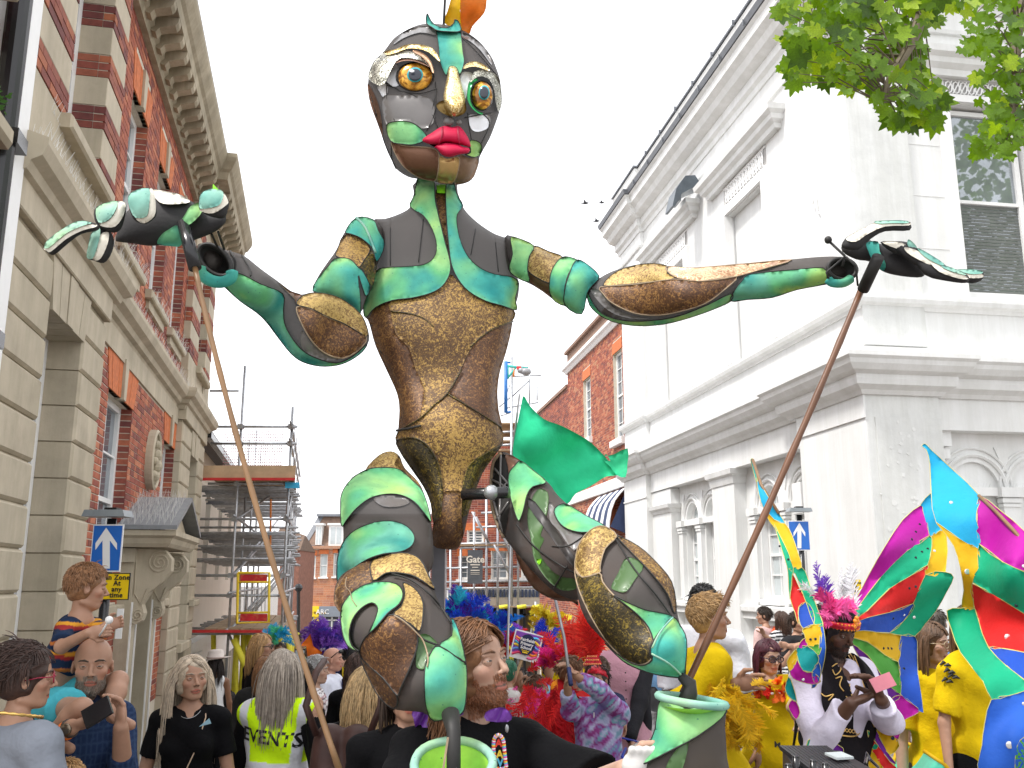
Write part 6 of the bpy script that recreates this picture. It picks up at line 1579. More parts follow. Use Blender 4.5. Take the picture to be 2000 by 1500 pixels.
def person(label,px,ytop,Y,yaw,hpx=None,h=None,group=None,skin='fair',hair=None,head=None,hands=None,top=None,legs=None,build=1.,child=False,detail=1,lean=(0,0),feet=True,beard=None,smile=False,headscale=None,sit=None,elbows=None,curl=.9,base=None,shoes=(.03,.03,.035),stance=.0,palm=None,neckoff=(0,0,0)):
 """yaw: 0 looks away from the camera, 180 looks at it, 90 looks to the picture's right. Head angles add to it."""
 hx,hy,hz=at(px,ytop,Y);gz=ground_z(hx,hy)
 H_=h or(hz-gz)
 if h:gz=hz-h
 hs=(hpx*Y/1800*.98)if hpx else H_*(.135 if not child else.165)
 p=Person();p.H=H_;p.hs=hs
 D=-radians(yaw)
 Rb=rotz(D)
 root=empty('person',(hx,hy,gz),label,'person'if not child else 'child',group)
 p.root=root
 f=.5*(1+build);sw=(.098 if not child else.094)*H_*(.5+.5*build)
 o=np.array([hx,hy,0])
 lw=np.array([lean[0],lean[1],0.])
 Z=lambda t:gz+t*H_
 topz=Z(1);chin=topz-hs;nz_=chin-hs*.22
 neckb=np.array([hx,hy,nz_])+Rb@np.array([0,-.02*H_,0])+np.array(neckoff,float)
 hip=np.array([hx,hy,Z(.52)])+Rb@np.array([0,-.015,0])-lw+np.array(neckoff,float)
 if sit is not None:hip=neckb-np.array([0,0,.30*H_ if not child else.30*H_])-lw
 tl=neckb[2]-hip[2]
 sh=[neckb+Rb@np.array([s*sw,0,-.035*H_])for s in(-1,1)]
 B=Field();W=build
 L_=lambda t:hip+(neckb-hip)*t
 B.ell(L_(.03),(.088*H_*W,.066*H_*W,.085*H_),Rb,.03)
 B.ell(L_(.36),(.072*H_*W,.053*H_*W,.10*H_),Rb,.03)
 B.ell(L_(.70)+Rb@np.array([0,.006*H_,0]),(.083*H_*W,.058*H_*W,.105*H_),Rb,.03)
 B.cone(sh[0]+Rb@np.array([.02,0,.0]),sh[1]-Rb@np.array([.02,0,0]),.031*H_,.031*H_,.03)
 if head is None:head=(yaw,0,0)
 hr=rotz(-radians(head[0]))@rotx(radians(head[1]))@roty(radians(head[2]if len(head)>2 else 0))
 hc=np.array([hx,hy,topz-hs*.5])
 p.hc,p.hr=hc,hr
 hp_=lambda v:hc+hr@(np.array(v,float)*hs)
 p.hp=hp_
 B.cone(hp_((0,-.10,-.25)),neckb+np.array([0,0,-.02*H_]),.185*hs*(1.0 if W>=1 else.9),.23*hs,.03*1)
 B.cone(neckb,L_(.86)if False else neckb+(sh[0]-neckb)*.6,.20*hs,.17*hs,.03);B.cone(neckb,neckb+(sh[1]-neckb)*.6,.20*hs,.17*hs,.03)
 k1=.05*hs
 B.ell(hp_((0,-.045,.125)),np.array((.325,.405,.375))*hs,hr,.08*hs)
 B.ell(hp_((0,.10,-.17)),np.array((.235,.255,.31))*hs,hr,.10*hs)
 B.ell(hp_((0,.215,-.41)),np.array((.10,.09,.075))*hs,hr,.10*hs)
 if detail:
  for s in(-1,1):
   B.ell(hp_((s*.17,.22,-.10)),np.array((.10,.09,.08))*hs,hr,.08*hs)
   B.ell(hp_((s*.135,.395,.01)),np.array((.080,.068,.048))*hs,hr,.03*hs,True)
   B.cone(hp_((s*.04,.345,.085)),hp_((s*.20,.305,.085)),.030*hs,.026*hs,.04*hs)
   B.cone(hp_((s*.215,-.10,-.32)),hp_((s*.08,.2,-.40)),.05*hs,.06*hs,.08*hs)
  B.cone(hp_((0,.340,.04)),hp_((0,.435,-.13)),.026*hs,.043*hs,.035*hs)
  for s in(-1,1):B.ell(hp_((s*.048,.385,-.150)),.032*hs,None,.025*hs)
  B.cone(hp_((-.075,.325,-.265)),hp_((.075,.325,-.265)),.020*hs,.020*hs,.03*hs)
  B.cone(hp_((-.06,.322,-.318)),hp_((.06,.322,-.318)),.026*hs,.026*hs,.03*hs)
  B.cone(hp_((-.11,.362,-.292)),hp_((.11,.362,-.292)),.010*hs,.010*hs,.012*hs,True)
 for s in(-1,1):
  B.ell(hp_((s*.335,-.04,-.03)),np.array((.032,.075,.115))*hs,hr@rotz(s*-.35),.02*hs)
  if detail>1:B.ell(hp_((s*.365,-.02,-.01)),np.array((.022,.038,.065))*hs,hr,.015*hs,True)
 ua,fa=.172*H_,.150*H_
 hl=.105*H_ if not child else.10*H_
 p.wr=[];p.el=[];fine=[(hc-.62*hs,hc+.62*hs)]
 if hands is None:hands=(None,None)
 for i,s in enumerate((-1,1)):
  S=sh[i];hd=hands[i]
  if hd is None:w=S+Rb@np.array([s*.05*H_,.02*H_,0])-np.array([0,0,(ua+fa)*.985]);ax_=None
  else:w=np.array(at(*hd[:3]),float)
  d=w-S;Ld=np.linalg.norm(d);mx=(ua+fa)*.995
  if Ld>mx:
   if hd is not None and Ld<mx*1.35:kk=Ld/mx;ua_,fa_=ua*kk,fa*kk
   else:w=S+d/Ld*mx;d=w-S;Ld=mx;ua_,fa_=ua,fa
  else:ua_,fa_=ua,fa
  Ld=np.linalg.norm(d);c=(ua_**2+Ld**2-fa_**2)/(2*Ld);hgt=math.sqrt(max(ua_**2-c*c,1e-6))
  hint=np.array(elbows[i],float)if elbows and elbows[i]is not None else Rb@np.array([s*.5,-.5,0])+np.array([0,0,-1.])
  n=nrm(d);u=hint-n*(hint@n);u=nrm(u)
  E_=S+n*c+u*hgt
  p.el.append(E_);p.wr.append(w)
  q=W if not child else 1
  B.cone(S,E_,.027*H_*q,.022*H_*q,.02);B.cone(E_,w,.0235*H_*q,.0155*H_*q,.015)
  if hd is not None and len(hd)>3:fd=nrm(hd[3])
  else:fd=nrm(w-E_)
  pn=nrm(palm[i])if palm and palm[i]is not None else nrm(Rb@np.array([-s,.2,0]))
  pn=nrm(pn-fd*(pn@fd));lat=np.cross(fd,pn)
  cu=curl[i]if hasattr(curl,'__len__')else curl
  hw=hl*.22
  pc=w+fd*hl*.26
  RM=np.stack([lat,fd,pn],1)
  B.ell(pc,(hw*1.0,hl*.30,hl*.10),RM,.010)
  hd_fine=detail>0
  for j,(lo,ln)in enumerate(((-.78,.40),(-.28,.46),(.24,.43),(.72,.34))):
   a0=w+fd*hl*.46+lat*hw*lo;dirv=fd;q0=a0
   for m_ in range(3):
    ang=cu*(.55,.75,.6)[m_]
    dirv=nrm(dirv*cos(ang)+pn*sin(ang));q1=q0+dirv*hl*ln*(.42,.33,.25)[m_]
    B.cone(q0,q1,hl*.052,hl*.045,.004 if hd_fine else.01);q0=q1
  a0=w+fd*hl*.14-lat*hw*.8;t1=a0+nrm(-lat*.8+fd*.8+pn*.5)*hl*.22;t2=t1+nrm(-lat*.1+fd*.9+pn*(.5+cu*.3))*hl*.20
  B.cone(a0,t1,hl*.075,hl*.06,.008);B.cone(t1,t2,hl*.058,hl*.046,.006)
  if detail>0:fine.append((w-hl*1.0,w+hl*1.0))if hd is not None else None
 p.kn=[];p.an=[]
 for i,s in enumerate((-1,1)):
  hj=hip+Rb@np.array([s*.048*H_*W,0,-.02*H_])
  if sit is None:
   an=np.array([hx,hy,Z(.045)])+Rb@np.array([s*(.06+stance)*H_,(.05 if i else-.03)*H_,0])-lw*0
   kn=(hj+an)/2+Rb@np.array([0,.02*H_,0]);
  else:kn=np.array(at(*sit[i][0]));an=np.array(at(*sit[i][1]))
  p.kn.append(kn);p.an.append(an)
  B.cone(hj,kn,.052*H_*W,.034*H_*W,.03);B.cone(kn,kn+(an-kn)*.4,.034*H_*W,.036*H_*W,.02);B.cone(kn+(an-kn)*.4,an,.034*H_*W,.020*H_,.02)
  fo=Rb@np.array([s*.01,1,0])
  if sit is not None:fo=nrm(fo*.8+np.array([0,0,-.5]))
  B.cone(an+np.array([0,0,-.02*H_]),an+fo*.09*H_-np.array([0,0,.028*H_ if sit is None else.0]),.022*H_,.018*H_,.02)
 cz={2:.011,1:.015,0:.020}[detail];fz={2:.0042,1:.0075,0:.011}[detail]
 if child:fz*=.85
 v,q=B.mesh(cz,fz,fine)
 sk=np.array(SK[skin]if isinstance(skin,str)else skin);col=np.tile(sk,(len(v),1))
 loc=(v-hc)@hr/hs
 hd_=(np.abs(loc)<.7).all(1)
 if detail:
  lip=hd_&(np.abs(loc[:,0])<.115)&(np.abs(loc[:,2]+.292)<.055*(1-(loc[:,0]/.13)**2))&(loc[:,1]>.28)
  chk=hd_&(loc[:,1]>.15)&(np.hypot(np.abs(loc[:,0])-.19,loc[:,2]+.13)<.09)
  col[chk]=col[chk]*np.array([1.04,.94,.93]);col[lip]=sk*np.array([.95,.52,.52])
  mth=lip&(np.abs(loc[:,2]+.292)<.010);col[mth]=sk*.25
  if smile:tt=lip&(np.abs(loc[:,2]+.290)<.014)&(np.abs(loc[:,0])<.075);col[tt]=(.75,.70,.62)
  if beard:
   bc,full=beard
   b=hd_&(loc[:,1]>-.12)&(loc[:,2]<-.16-.0*loc[:,0])&~lip&(loc[:,2]>-.60)&~((np.abs(loc[:,0])<.05)&(loc[:,2]>-.20))
   b&=~((loc[:,2]>-.25)&(loc[:,1]>.18)&(np.abs(loc[:,0])>.12))
   col[b]=col[b]*(1-full)+np.array(bc)*full
  nstr=hd_&(np.abs(np.abs(loc[:,0])-.04)<.018)&(loc[:,2]<-.155)&(loc[:,2]>-.19)&(loc[:,1]>.36);col[nstr]=sk*.4
 shoe=v[:,2]<gz+.05*H_
 if sit is None:col[shoe]=shoes
 body=add('body',v,q,M_skin,root,True,cols=col)
 if detail and beard:
  rb=np.random.default_rng(3);idx=np.where(b)[0];mb=MB()
  for i_ in rb.choice(idx,min(len(idx),1100),replace=False):
   q0=v[i_];d_=nrm(hr@np.array([loc[i_][0]*.5,.45,-.8])+rb.normal(0,.25,3));L_b=hs*rb.uniform(.03,.075)*(full+.1)
   mb.col=tuple(np.array(bc)*rb.uniform(.7,1.6));mb.tube([q0-d_*.001,q0+d_*L_b*.6,q0+d_*L_b+hr@np.array([0,-.002,0])],[.0011,.0009,.0003],3,False)
  mb.build('beard',M_hairm,root,kind='stuff')
 p.v=v
 hairc=np.array(hair[1])if hair else sk
 if detail:
  for s in(-1,1):
   R_=.070*hs;c=hp_((s*.135,.283,.008));mb=MB();n,m=26,26
   vs,cs=[],[]
   look=nrm(hr@np.array([s*-.02,1,.0]))
   for j in range(m+1):
    th=pi*j/m
    for i_ in range(n):
     ph=2*pi*i_/n;dl=np.array([sin(th)*cos(ph),cos(th),sin(th)*sin(ph)])
     vs.append(c+hr@dl*R_*np.array([1,1,1]))
     el=math.asin(max(-1,min(1,dl[2])));az=math.atan2(dl[0],dl[1])
     if dl[1]>0:
      if el>.16-.25*az*az:cc=sk*.93
      elif el>.10-.25*az*az:cc=np.array([.03,.02,.018])
      elif el<-.17+.2*az*az:cc=sk*.95
      elif math.hypot(el+.02,az)<.16:cc=np.array([.008,.008,.01])
      elif math.hypot(el+.02,az)<.40:cc=np.array(p.__dict__.get('iris',(.10,.07,.04)))
      else:cc=np.array([.40,.37,.35])
     else:cc=sk
     cs.append(cc)
   fs=[(j*n+i_,j*n+(i_+1)%n,(j+1)*n+(i_+1)%n,(j+1)*n+i_)for j in range(m)for i_ in range(n)]
   add('eye',vs,fs,M_eye,root,True,cols=np.array(cs))
   mb=MB();mb.col=tuple((hairc*.6+sk*.15)if hair and hair[0]!='bald'else hairc*.5)
   mb.tube([hp_((s*.05,.372,.090)),hp_((s*.12,.372,.118)),hp_((s*.19,.335,.112)),hp_((s*.235,.285,.085))],[.012*hs,.020*hs,.017*hs,.006*hs],6)
   mb.build('eyebrow',M_hairm,root,True)
 if hair:make_hair(p,root,hair,detail)
 if legs:make_legs(p,root,legs,hip,Rb,H_,W,gz,sit,Z,sh,neckb,L_)
 if top:make_top(p,root,top,hip,Rb,H_,W,gz,sh,neckb,L_,hs,child,detail)
 p.Rb,p.sh,p.neckb,p.hip,p.L,p.gz,p.Y=Rb,sh,neckb,hip,L_,gz,Y
 return p
def make_hair(p,root,hair,detail):
 kind,hc_=hair[0],np.array(hair[1]);hs,hp_,hr,hc=p.hs,p.hp,p.hr,p.hc
 opt=hair[2]if len(hair)>2 else{}
 if kind=='bald':return
 F=Field();th=opt.get('thick',.035)
 F.ell(hp_((0,-.055-th*.75,.140)),np.array((.322+th,.405+th*.8,.365+th))*hs,hr,.03*hs)
 if kind in('short','crop'):
  F.ell(hp_((0,-.16,-.05)),np.array((.31+th*.6,.29+th,.30))*hs,hr,.08*hs)
  for s in(-1,1):F.ell(hp_((s*.31,.04,-.0)),np.array((.03,.05,.12))*hs,hr,.04*hs)
 else:
  F.ell(hp_((0,-.14,-.10)),np.array((.33+th,.30+th,.34))*hs,hr,.08*hs)
  for s in(-1,1):F.ell(hp_((s*.30,-.10,-.08)),np.array((.065,.14,.24))*hs,hr,.05*hs)
 fz=opt.get('line',.20)
 F.ell(hp_((0,.52,-.12)),np.array((.33 if kind!='short'else.29,.38,.20+fz))*hs,hr,.05*hs,True)
 if kind in('short','crop'):
  F.ell(hp_((0,.30,-.45)),np.array((.6,.34,.34))*hs,hr,.04*hs,True)
  for s in(-1,1):F.ell(hp_((s*.36,-.01,-.06)),np.array((.07,.10,.14))*hs,hr,.02*hs,True)
 rg=np.random.default_rng(int(abs(hc[0])*1000)+5)
 wa=.004 if opt.get('wave',0)<.04 else.007
 wv=lambda x,y,z:wa*hs/.24*np.sin(70/(hs/.24)*(x+.4*y)+5*np.sin(24*z))*np.sin(40*z+30*y+1)
 v,q=F.mesh(.012 if detail<2 else.007,None,noise=wv)
 if len(v):
  c=hc_*(1+rg.uniform(-.25,.25,(len(v),1))*.6)
  add('hair',v,q,M_hairm,root,True,cols=c)
 n={2:950,1:300,0:90}[detail];n=int(n*opt.get('n',1));Ln=opt.get('len',.22 if kind in('short','crop')else 1.3)
 mb=MB();wave=opt.get('wave',.0);r0=opt.get('r',.017)*hs*(.8 if detail==2 else 1)
 for i in range(n):
  while True:
   a=rg.uniform(0,2*pi);e=math.asin(rg.uniform(-.35 if kind not in('short','crop')else-.25,1))
   d=np.array([cos(e)*sin(a),cos(e)*cos(a),sin(e)])
   if d[1]>.35 and d[2]<.62:continue
   if kind in('short','crop')and d[1]>.0 and d[2]<.25:continue
   if kind in('short','crop')and abs(d[0])>.9 and d[2]<.1:continue
   break
  base=np.array((0,-.055-th*.5,.142));R=np.array((.325,.405,.37))+th*.98
  pt=base+d*R;L=Ln*rg.uniform(.75,1.05);ns=5 if L<.4 else(18 if opt.get('wave',0)>.04 else 10)
  part=opt.get('part',0.1)
  side=np.sign(pt[0]-part)or 1
  flow=np.array([side*(.8 if d[1]>-.1 else.12),-.35,-.2])if kind not in('short','crop')else np.array(opt.get('flow',(side*.3,.8 if d[2]>.5 else-.2,-.3)))
  P=[hc+hr@(pt*hs)];cur=pt.copy();flow=flow+rg.normal(0,.30 if L<.4 else.10,3);vel=flow/np.linalg.norm(flow);ph=rg.uniform(0,6.28);st=L/ns
  dn=hr.T@np.array([0,0,-1.])
  for k in range(ns):
   t=k/ns
   vel=vel+dn*(.9 if L>.4 else.25);vel/=np.linalg.norm(vel)
   cur=cur+vel*st
   rel=(cur-base)/(R+.02+.03*t)
   m=np.linalg.norm(rel)
   if m<1:cur=base+rel/m*(R+.02+(.075 if L<.4 else.03)*t)
   if L>.4 and cur[2]<-.3:
    w=np.array([cur[0],cur[1]+.10]);m=np.hypot(*w);mn=.27+.10*rg.random()
    if m<mn and m>1e-6:cur[0],cur[1]=w[0]/m*mn,w[1]/m*mn-.10
    if cur[1]>.22:cur[1]=.22
   if L>.4 and cur[2]<.22 and cur[1]>.06:cur[1]=.06-.03*rg.random();cur[0]=side*max(abs(cur[0]),.345+th*.8+.03*rg.random())
   ww=wave*(.3+t)*np.array([sin(ph+k*1.05),cos(ph*1.3+k*1.0),.5*sin(ph+k*1.05)])
   P.append(hc+hr@((cur+ww)*hs))
  rr=[r0*(1-.75*(j/ns)**2)for j in range(ns+1)]
  s_=rg.uniform(.65,1.4);mb.col=tuple(hc_*s_ if 'tip'not in opt else hc_*s_)
  mb.tube(P,rr,4 if detail<2 else 5)
 if kind=='pony':
  b=np.array((0,-.46,.12))
  for i in range(40 if detail<2 else 90):
   ph=rg.uniform(0,6.28,3);L=opt.get('tail',1.2)*rg.uniform(.8,1.05)
   P=[hp_(b+np.array([.05*sin(ph[0])*(1+t),-.10*sin(min(1,t*2)*1.6)+.05*cos(ph[1])-.04,.06-L*t+.04*sin(ph[2])]))for t in np.linspace(0,1,7)]
   mb.col=tuple(hc_*rg.uniform(.7,1.3));mb.tube(P,[r0*(1.1-.6*t)for t in np.linspace(0,1,7)],4)
 mb.build('hair_locks',M_hairm,root,True,kind='stuff')
def make_top(p,root,top,hip,Rb,H,W,gz,sh,neckb,L_,hs,child,detail):
 """top = dict(col, sleeve 0..2, hem (fraction of height), loose, neck, pattern fn)"""
 F=Field();lo=(top.get('loose',.016)*.5+.003)*(H/1.7);hem=gz+top.get('hem',.47)*H
 if 'hemz'in top:hem=top['hemz']
 fl=top.get('flare',1.0)
 hc_=[((hip[0],hip[1],hem),(0,0,-1.))]
 bust=top.get('bust',0)
 F.ell(L_(.70)+Rb@np.array([0,.006*H,0]),np.array((.085*H*W,.061*H*W,.112*H))+lo,Rb,.02)
 F.ell(L_(.36),np.array((.078*H*W*fl,.060*H*W*fl,.13*H))+lo,Rb,.025,clip=hc_)
 F.ell(L_(.03),np.array((.088*H*W*fl,.068*H*W*fl,.12*H))+lo*1.1,Rb,.025,clip=hc_)
 if hem<hip[2]-.05:F.cone(hip,(hip[0],hip[1],hem-.05),.092*H*W*fl+lo,.105*H*W*fl+lo,.05,clip=hc_)
 if bust:
  for s in(-1,1):F.ell(L_(.66)+Rb@np.array([s*.045*H,.048*H*W,0]),.036*H*bust+lo*.5,None,.04)
 F.cone(sh[0]+Rb@np.array([.015,0,.002]),sh[1]-Rb@np.array([.015,0,-.002]),.033*H+lo,.033*H+lo,.02)
 for s in(0,1):F.cone(neckb+np.array([0,0,-.012*H]),neckb+(sh[s]-neckb)*.7,.19*hs+lo*.3,.033*H+lo*.5,.015)
 sl=top.get('sleeve',.6)
 for s in(0,1):
  S,E,w=sh[s],p.el[s],p.wr[s]
  sls=sl[s]if hasattr(sl,'__len__')else sl
  q=W if not child else 1
  if sls>0:
   t=min(sls,1);e=S+(E-S)*t;n=nrm(E-S)
   cl=[(e,n)]if sls<1 else None
   F.cone(S,E if sls>=1 else e+n*.05,.0265*H*q+lo*1.0,(.0225+(.006 if sls<1 else 0))*H*q+lo*(1.6 if sls<1 else 1.0),.02,clip=cl)
  if sls>1:
   t=min(sls-1,1);e=E+(w-E)*t;n=nrm(w-E)
   F.cone(E,e+n*.03,.0225*H*q+lo,.017*H*q+lo*(.8),.02,clip=[(e,n)])
 nr=top.get('neckr',.24)*hs
 if top.get('neck','crew')=='crew':F.ell(neckb+np.array([0,0,.045*H])+Rb@np.array([0,.012*H,0]),(nr,nr*1.05,.048*H),Rb,.008,True)
 elif top['neck']=='v':
  F.ell(neckb+np.array([0,0,.045*H])+Rb@np.array([0,.012*H,0]),(nr,nr*1.05,.048*H),Rb,.008,True)
  F.cone(neckb+Rb@np.array([0,.075*H,.0]),neckb+Rb@np.array([top.get('vx',0)*H,.10*H,-.075*H]),.032*H,.006*H,.01,True)
 elif top['neck']=='wide':F.ell(neckb+np.array([0,0,.03*H])+Rb@np.array([0,.02*H,0]),(nr*1.7,nr*1.4,.05*H),Rb,.01,True)
 if top.get('tank'):
  for s in(0,1):F.ell(sh[s]+Rb@np.array([(-.012,.012)[s]*H,0,0]),(.042*H,.06*H,.07*H),Rb,.01,True)
 seed=top.get('seed',p.hc[0]*7)
 v,q=F.mesh({2:.0085,1:.013,0:.018}[detail],None,noise=fold_noise(top.get('fold',.0035)*1.5*H/1.7,seed,20))
 c=np.tile(np.array(top['col'],float),(len(v),1))
 if 'pat'in top:
  loc=(v-np.array([hip[0],hip[1],gz]))@Rb/H
  c=top['pat'](loc,c,v)
 o=add(top.get('name','shirt'),v,q,top.get('mat',M_fab),root,True,cols=c);p.top=o;p.top_v=v;p.top_q=q
def make_legs(p,root,legs,hip,Rb,H,W,gz,sit,Z,sh,neckb,L_):
 F=Field();lo=legs.get('loose',.012)*H/1.7;ln=legs.get('len',1.0)
 F.ell(L_(.02),np.array((.090*H*W,.070*H*W,.075*H))+lo,Rb,.03)
 for i,s in enumerate((-1,1)):
  hj=hip+Rb@np.array([s*.048*H*W,0,-.02*H]);kn,an=p.kn[i],p.an[i]
  if ln<.55:
   t=ln/.5;e=hj+(kn-hj)*t;n=nrm(kn-hj);F.cone(hj,e+n*.04,.056*H*W+lo,.044*H*W+lo*1.6,.02,clip=[(e,n)])
  else:
   F.cone(hj,kn,.055*H*W+lo,.038*H*W+lo,.02);e=kn+(an-kn)*min(1,(ln-.5)*2);n=nrm(an-kn)
   F.cone(kn,e+n*.03,.038*H*W+lo,.028*H*W+lo*1.2,.02,clip=[(e,n)])
 v,q=F.mesh(.017,None,noise=fold_noise(.003,p.hc[1]))
 add(legs.get('name','trousers'),v,q,legs.get('mat',M_fab),root,True,cols=np.tile(np.array(legs['col'],float),(len(v),1)))
def glasses(p,col=(.02,.02,.02),r=.105,tint=None,thick=.011):
 mb=MB();mb.col=col;hs=p.hs
 for s in(-1,1):
  mb.tube([p.hp((s*.145+r*cos(t)*1.15,.405-abs(r*cos(t))*.15*(1 if cos(t)*s>0 else 0),.0+r*.8*sin(t)))for t in np.linspace(0,2*pi,17)],thick*hs,5,False)
  mb.tube([p.hp((s*(.145+r*1.15),.39,.02)),p.hp((s*.345,.15,.03)),p.hp((s*.35,-.06,.0))],thick*hs,5)
 mb.tube([p.hp((-.035,.42,.01)),p.hp((0,.43,.02)),p.hp((.035,.42,.01))],thick*hs,5)
 o=mb.build('glasses',M_eye,p.root,True)
 if tint:
  mb=MB();mb.col=tint
  for s in(-1,1):mb._a([p.hp((s*.145+r*cos(t)*1.1,.40,r*.75*sin(t)))for t in np.linspace(0,2*pi,13)[:-1]],[tuple(range(12))])
  mb.build('lens',mat('lens_tint',attr=True,rough=.1,var=0,bump=0,alpha=.5),o)
def feathers(name,parent,base,dirs,L,cols,n=30,w=.05,droop=.35,seed=1,m=None,barb=44,r=.02):
 """curling plumes: a quill with soft barbs on both sides"""
 rg=np.random.default_rng(seed);mb=MB();base=np.array(base,float)
 for i in range(n):
  d=nrm(np.array(dirs[i%len(dirs)],float)+rg.normal(0,.28,3));l=L*rg.uniform(.65,1.1);c=np.array(cols[rg.integers(len(cols))])*rg.uniform(.75,1.2)
  sd=nrm(np.cross(d,rg.normal(0,1,3)));P=[];q=base+rg.normal(0,r,3);v=d.copy();S=9
  for k in range(S+1):
   P.append(q.copy());q=q+v*l/S;v=nrm(v+np.array([0,0,-droop*(k/S)])*.5+sd*.06)
  mb.col=tuple(np.clip(c,0,1));mb.tube(P,[.003*(1-.6*k/S)for k in range(S+1)],3,False)
  for b in range(barb):
   t=(b+rg.random())/barb;k=int(t*S*.999);f_=t*S-k;a=P[k]*(1-f_)+P[k+1]*f_;tn=nrm(P[k+1]-P[k])
   ww=w*math.sin(pi*(.12+.8*t))*rg.uniform(.7,1.15)
   for s in(-1,1):
    e=a+(sd*s*.85+tn*.75+rg.normal(0,.22,3))*ww;mdl=(a+e)/2+tn*ww*.15;o=tn*.0022
    cc=np.clip(c*rg.uniform(.8,1.2),0,1);mb.col=tuple(cc);mb._a([a-o,a+o,mdl+o*.8,e],[(0,1,2,3)])
 return mb.build(name,m or M_feather,parent,False,kind='stuff')
def on_body(p,u,w,out=.02):
 """point on the chest/back: u right, w up (fractions of height above hip), body frame"""
 return p.hip+p.Rb@np.array([u*p.H,0,w*p.H])
def tee_text(p,words,y0,size,col,back=False,m=None):
 Rb=p.Rb;s=-1 if not back else 1
 from mathutils.bvhtree import BVHTree
 b=BVHTree.FromPolygons([tuple(x)for x in p.top_v],[tuple(int(i)for i in t)for t in p.top_q])
 ux=Rb@np.array([s*1.,0,0]);fw=Rb@np.array([0,-1.if back else 1.,0])
 mb=MB()
 for i,(w_,dx,dz,rot)in enumerate(words):
  v,f=text_mesh(w_,size,bold=size*.02)
  if len(v)==0:continue
  c,sn=cos(rot),sin(rot);pts=[]
  for q in v:
   x=q[0]*c-q[1]*sn+dx;z=q[0]*sn+q[1]*c+dz
   st=np.array([p.hip[0],p.hip[1],p.gz+y0*p.H+z])+ux*x+fw*.6
   hit=b.ray_cast(Vector(st),Vector(-fw))
   pts.append(tuple(np.array(hit[0])+fw*(.003+.001*(q[2]>0))))if hit[0]is not None else pts.append(tuple(st-fw*.45))
  mb._a(pts,f)
 return mb.build('print',m or mat('print_black',col,.6,bump=0),p.root)
def stripes(cols,period,off=0.):
 cols=np.array(cols,float)
 def fn(loc,c,v):
  k=np.floor(((loc[:,2]*1.0+off+.006*np.sin(loc[:,0]*30))%period)/period*len(cols)).astype(int)%len(cols)
  return cols[k]
 return fn
def print_pat(cols,f=30.,seed=0):
 cols=np.array(cols,float)
 def fn(loc,c,v):
  a=np.sin(f*v[:,0]+2*np.sin(f*.7*v[:,2]+seed))+np.sin(f*1.1*v[:,2]+2*np.sin(f*.6*v[:,0]+seed))+.6*np.sin(f*2.3*(v[:,0]-v[:,2]))
  k=np.clip(((a+2.4)/4.8*len(cols)).astype(int),0,len(cols)-1)
  return cols[k]
 return fn
def checks(a,b,s):
 a,b=np.array(a),np.array(b)
 def fn(loc,c,v):
  g=((loc[:,0]%s)<s*.28)|((loc[:,2]%s)<s*.28)
  return np.where(g[:,None],b,a)
 return fn
BLACKC=(.004,.004,.005);JEAN=(.04,.06,.12);YEL=(.62,.43,.004)
GREYHAIR=(.42,.39,.35)
pw1=person('woman with short dark hair, raspberry glasses and grey T-shirt seen from behind',60,1266,3.45,25,hpx=112,head=(62,2,0),skin='fair',detail=2,hair=('crop',(.045,.022,.016),dict(len=.42,flow=(0.1,-.9,.35),thick=.075,n=1.5)),top=dict(col=(.22,.24,.28),sleeve=.75,loose=.028,neck='wide',fold=.006),legs=dict(col=JEAN),build=.95)
glasses(pw1,(.30,.008,.04),.11)
mb=MB();mb.tube([pw1.neckb+pw1.Rb@np.array([.085*cos(t),.095*sin(t)-.005,.035+.02*sin(t+pi)])for t in np.linspace(0,2*pi,40)],[.0045+.003*(i%2)for i in range(40)],6,False);mb.build('gold_chain',mat('gold_metal',(.75,.48,.15),.25,metal=.9,bump=0),pw1.root,True)
pm=person('bald man with grey beard in a navy checked shirt, holding a phone',186,1245,4.1,150,neckoff=(-.06,.02,0),hpx=103,head=(160,0,0),skin='fair',detail=2,beard=((.20,.16,.13),.72),hair=('bald',(.12,.08,.05)),hands=((236,1422,3.95,(-.15,.2,1)),(140,1420,3.70,(1,.05,.35))),top=dict(col=(.018,.035,.08),sleeve=(1.5,1.35),loose=.02,fold=.005,pat=checks((.016,.032,.085),(.03,.055,.12),.012),neckr=.27),legs=dict(col=(.03,.03,.04)),curl=(1.1,.8),elbows=((.3,-.4,-1.),(-.6,-.3,-1.)),palm=(None,(.1,.3,.9)),build=1.1)
for s in(-1,1):
 mb=MB();n0=pm.neckb;q=[n0+pm.Rb@np.array([s*.012,.075,.005]),n0+pm.Rb@np.array([s*.075,.01,.055]),n0+pm.Rb@np.array([s*.085,.03,.01]),n0+pm.Rb@np.array([s*.055,.098,-.055])]
 mb.hexa([tuple(a)for a in q]+[tuple(a+pm.Rb@np.array([s*.006,.012,.004]))for a in q]);mb.col=None;mb.build('collar',mat('navy_cloth',(.018,.033,.085),.8),pm.root)
w=pm.wr[1];mb=MB();mb.obox(at(190,1391,3.66),(.047,.0,.029),(-.018,.012,.029),(-.0015,-.0045,.0022));PH=mb.build('phone',M_black);tag(PH,"black phone in the bald man's hand",'phone')
fd=nrm(pm.wr[1]-pm.el[1]);
for t,r,m,nm in((-.035,.030,mat('orange_band',(.8,.16,.01),.5),'wristband'),(-.012,.031,mat('watch_strap',(.05,.03,.02),.5),'watch_strap')):
 mb=MB();c=w+fd*t;u=nrm(np.cross(fd,(0,0,1)));x=np.cross(fd,u);mb.tube([c+(u*cos(a)+x*sin(a))*r for a in np.linspace(0,2*pi,20)],.007,6,False);mb.build(nm,m,pm.root,True)
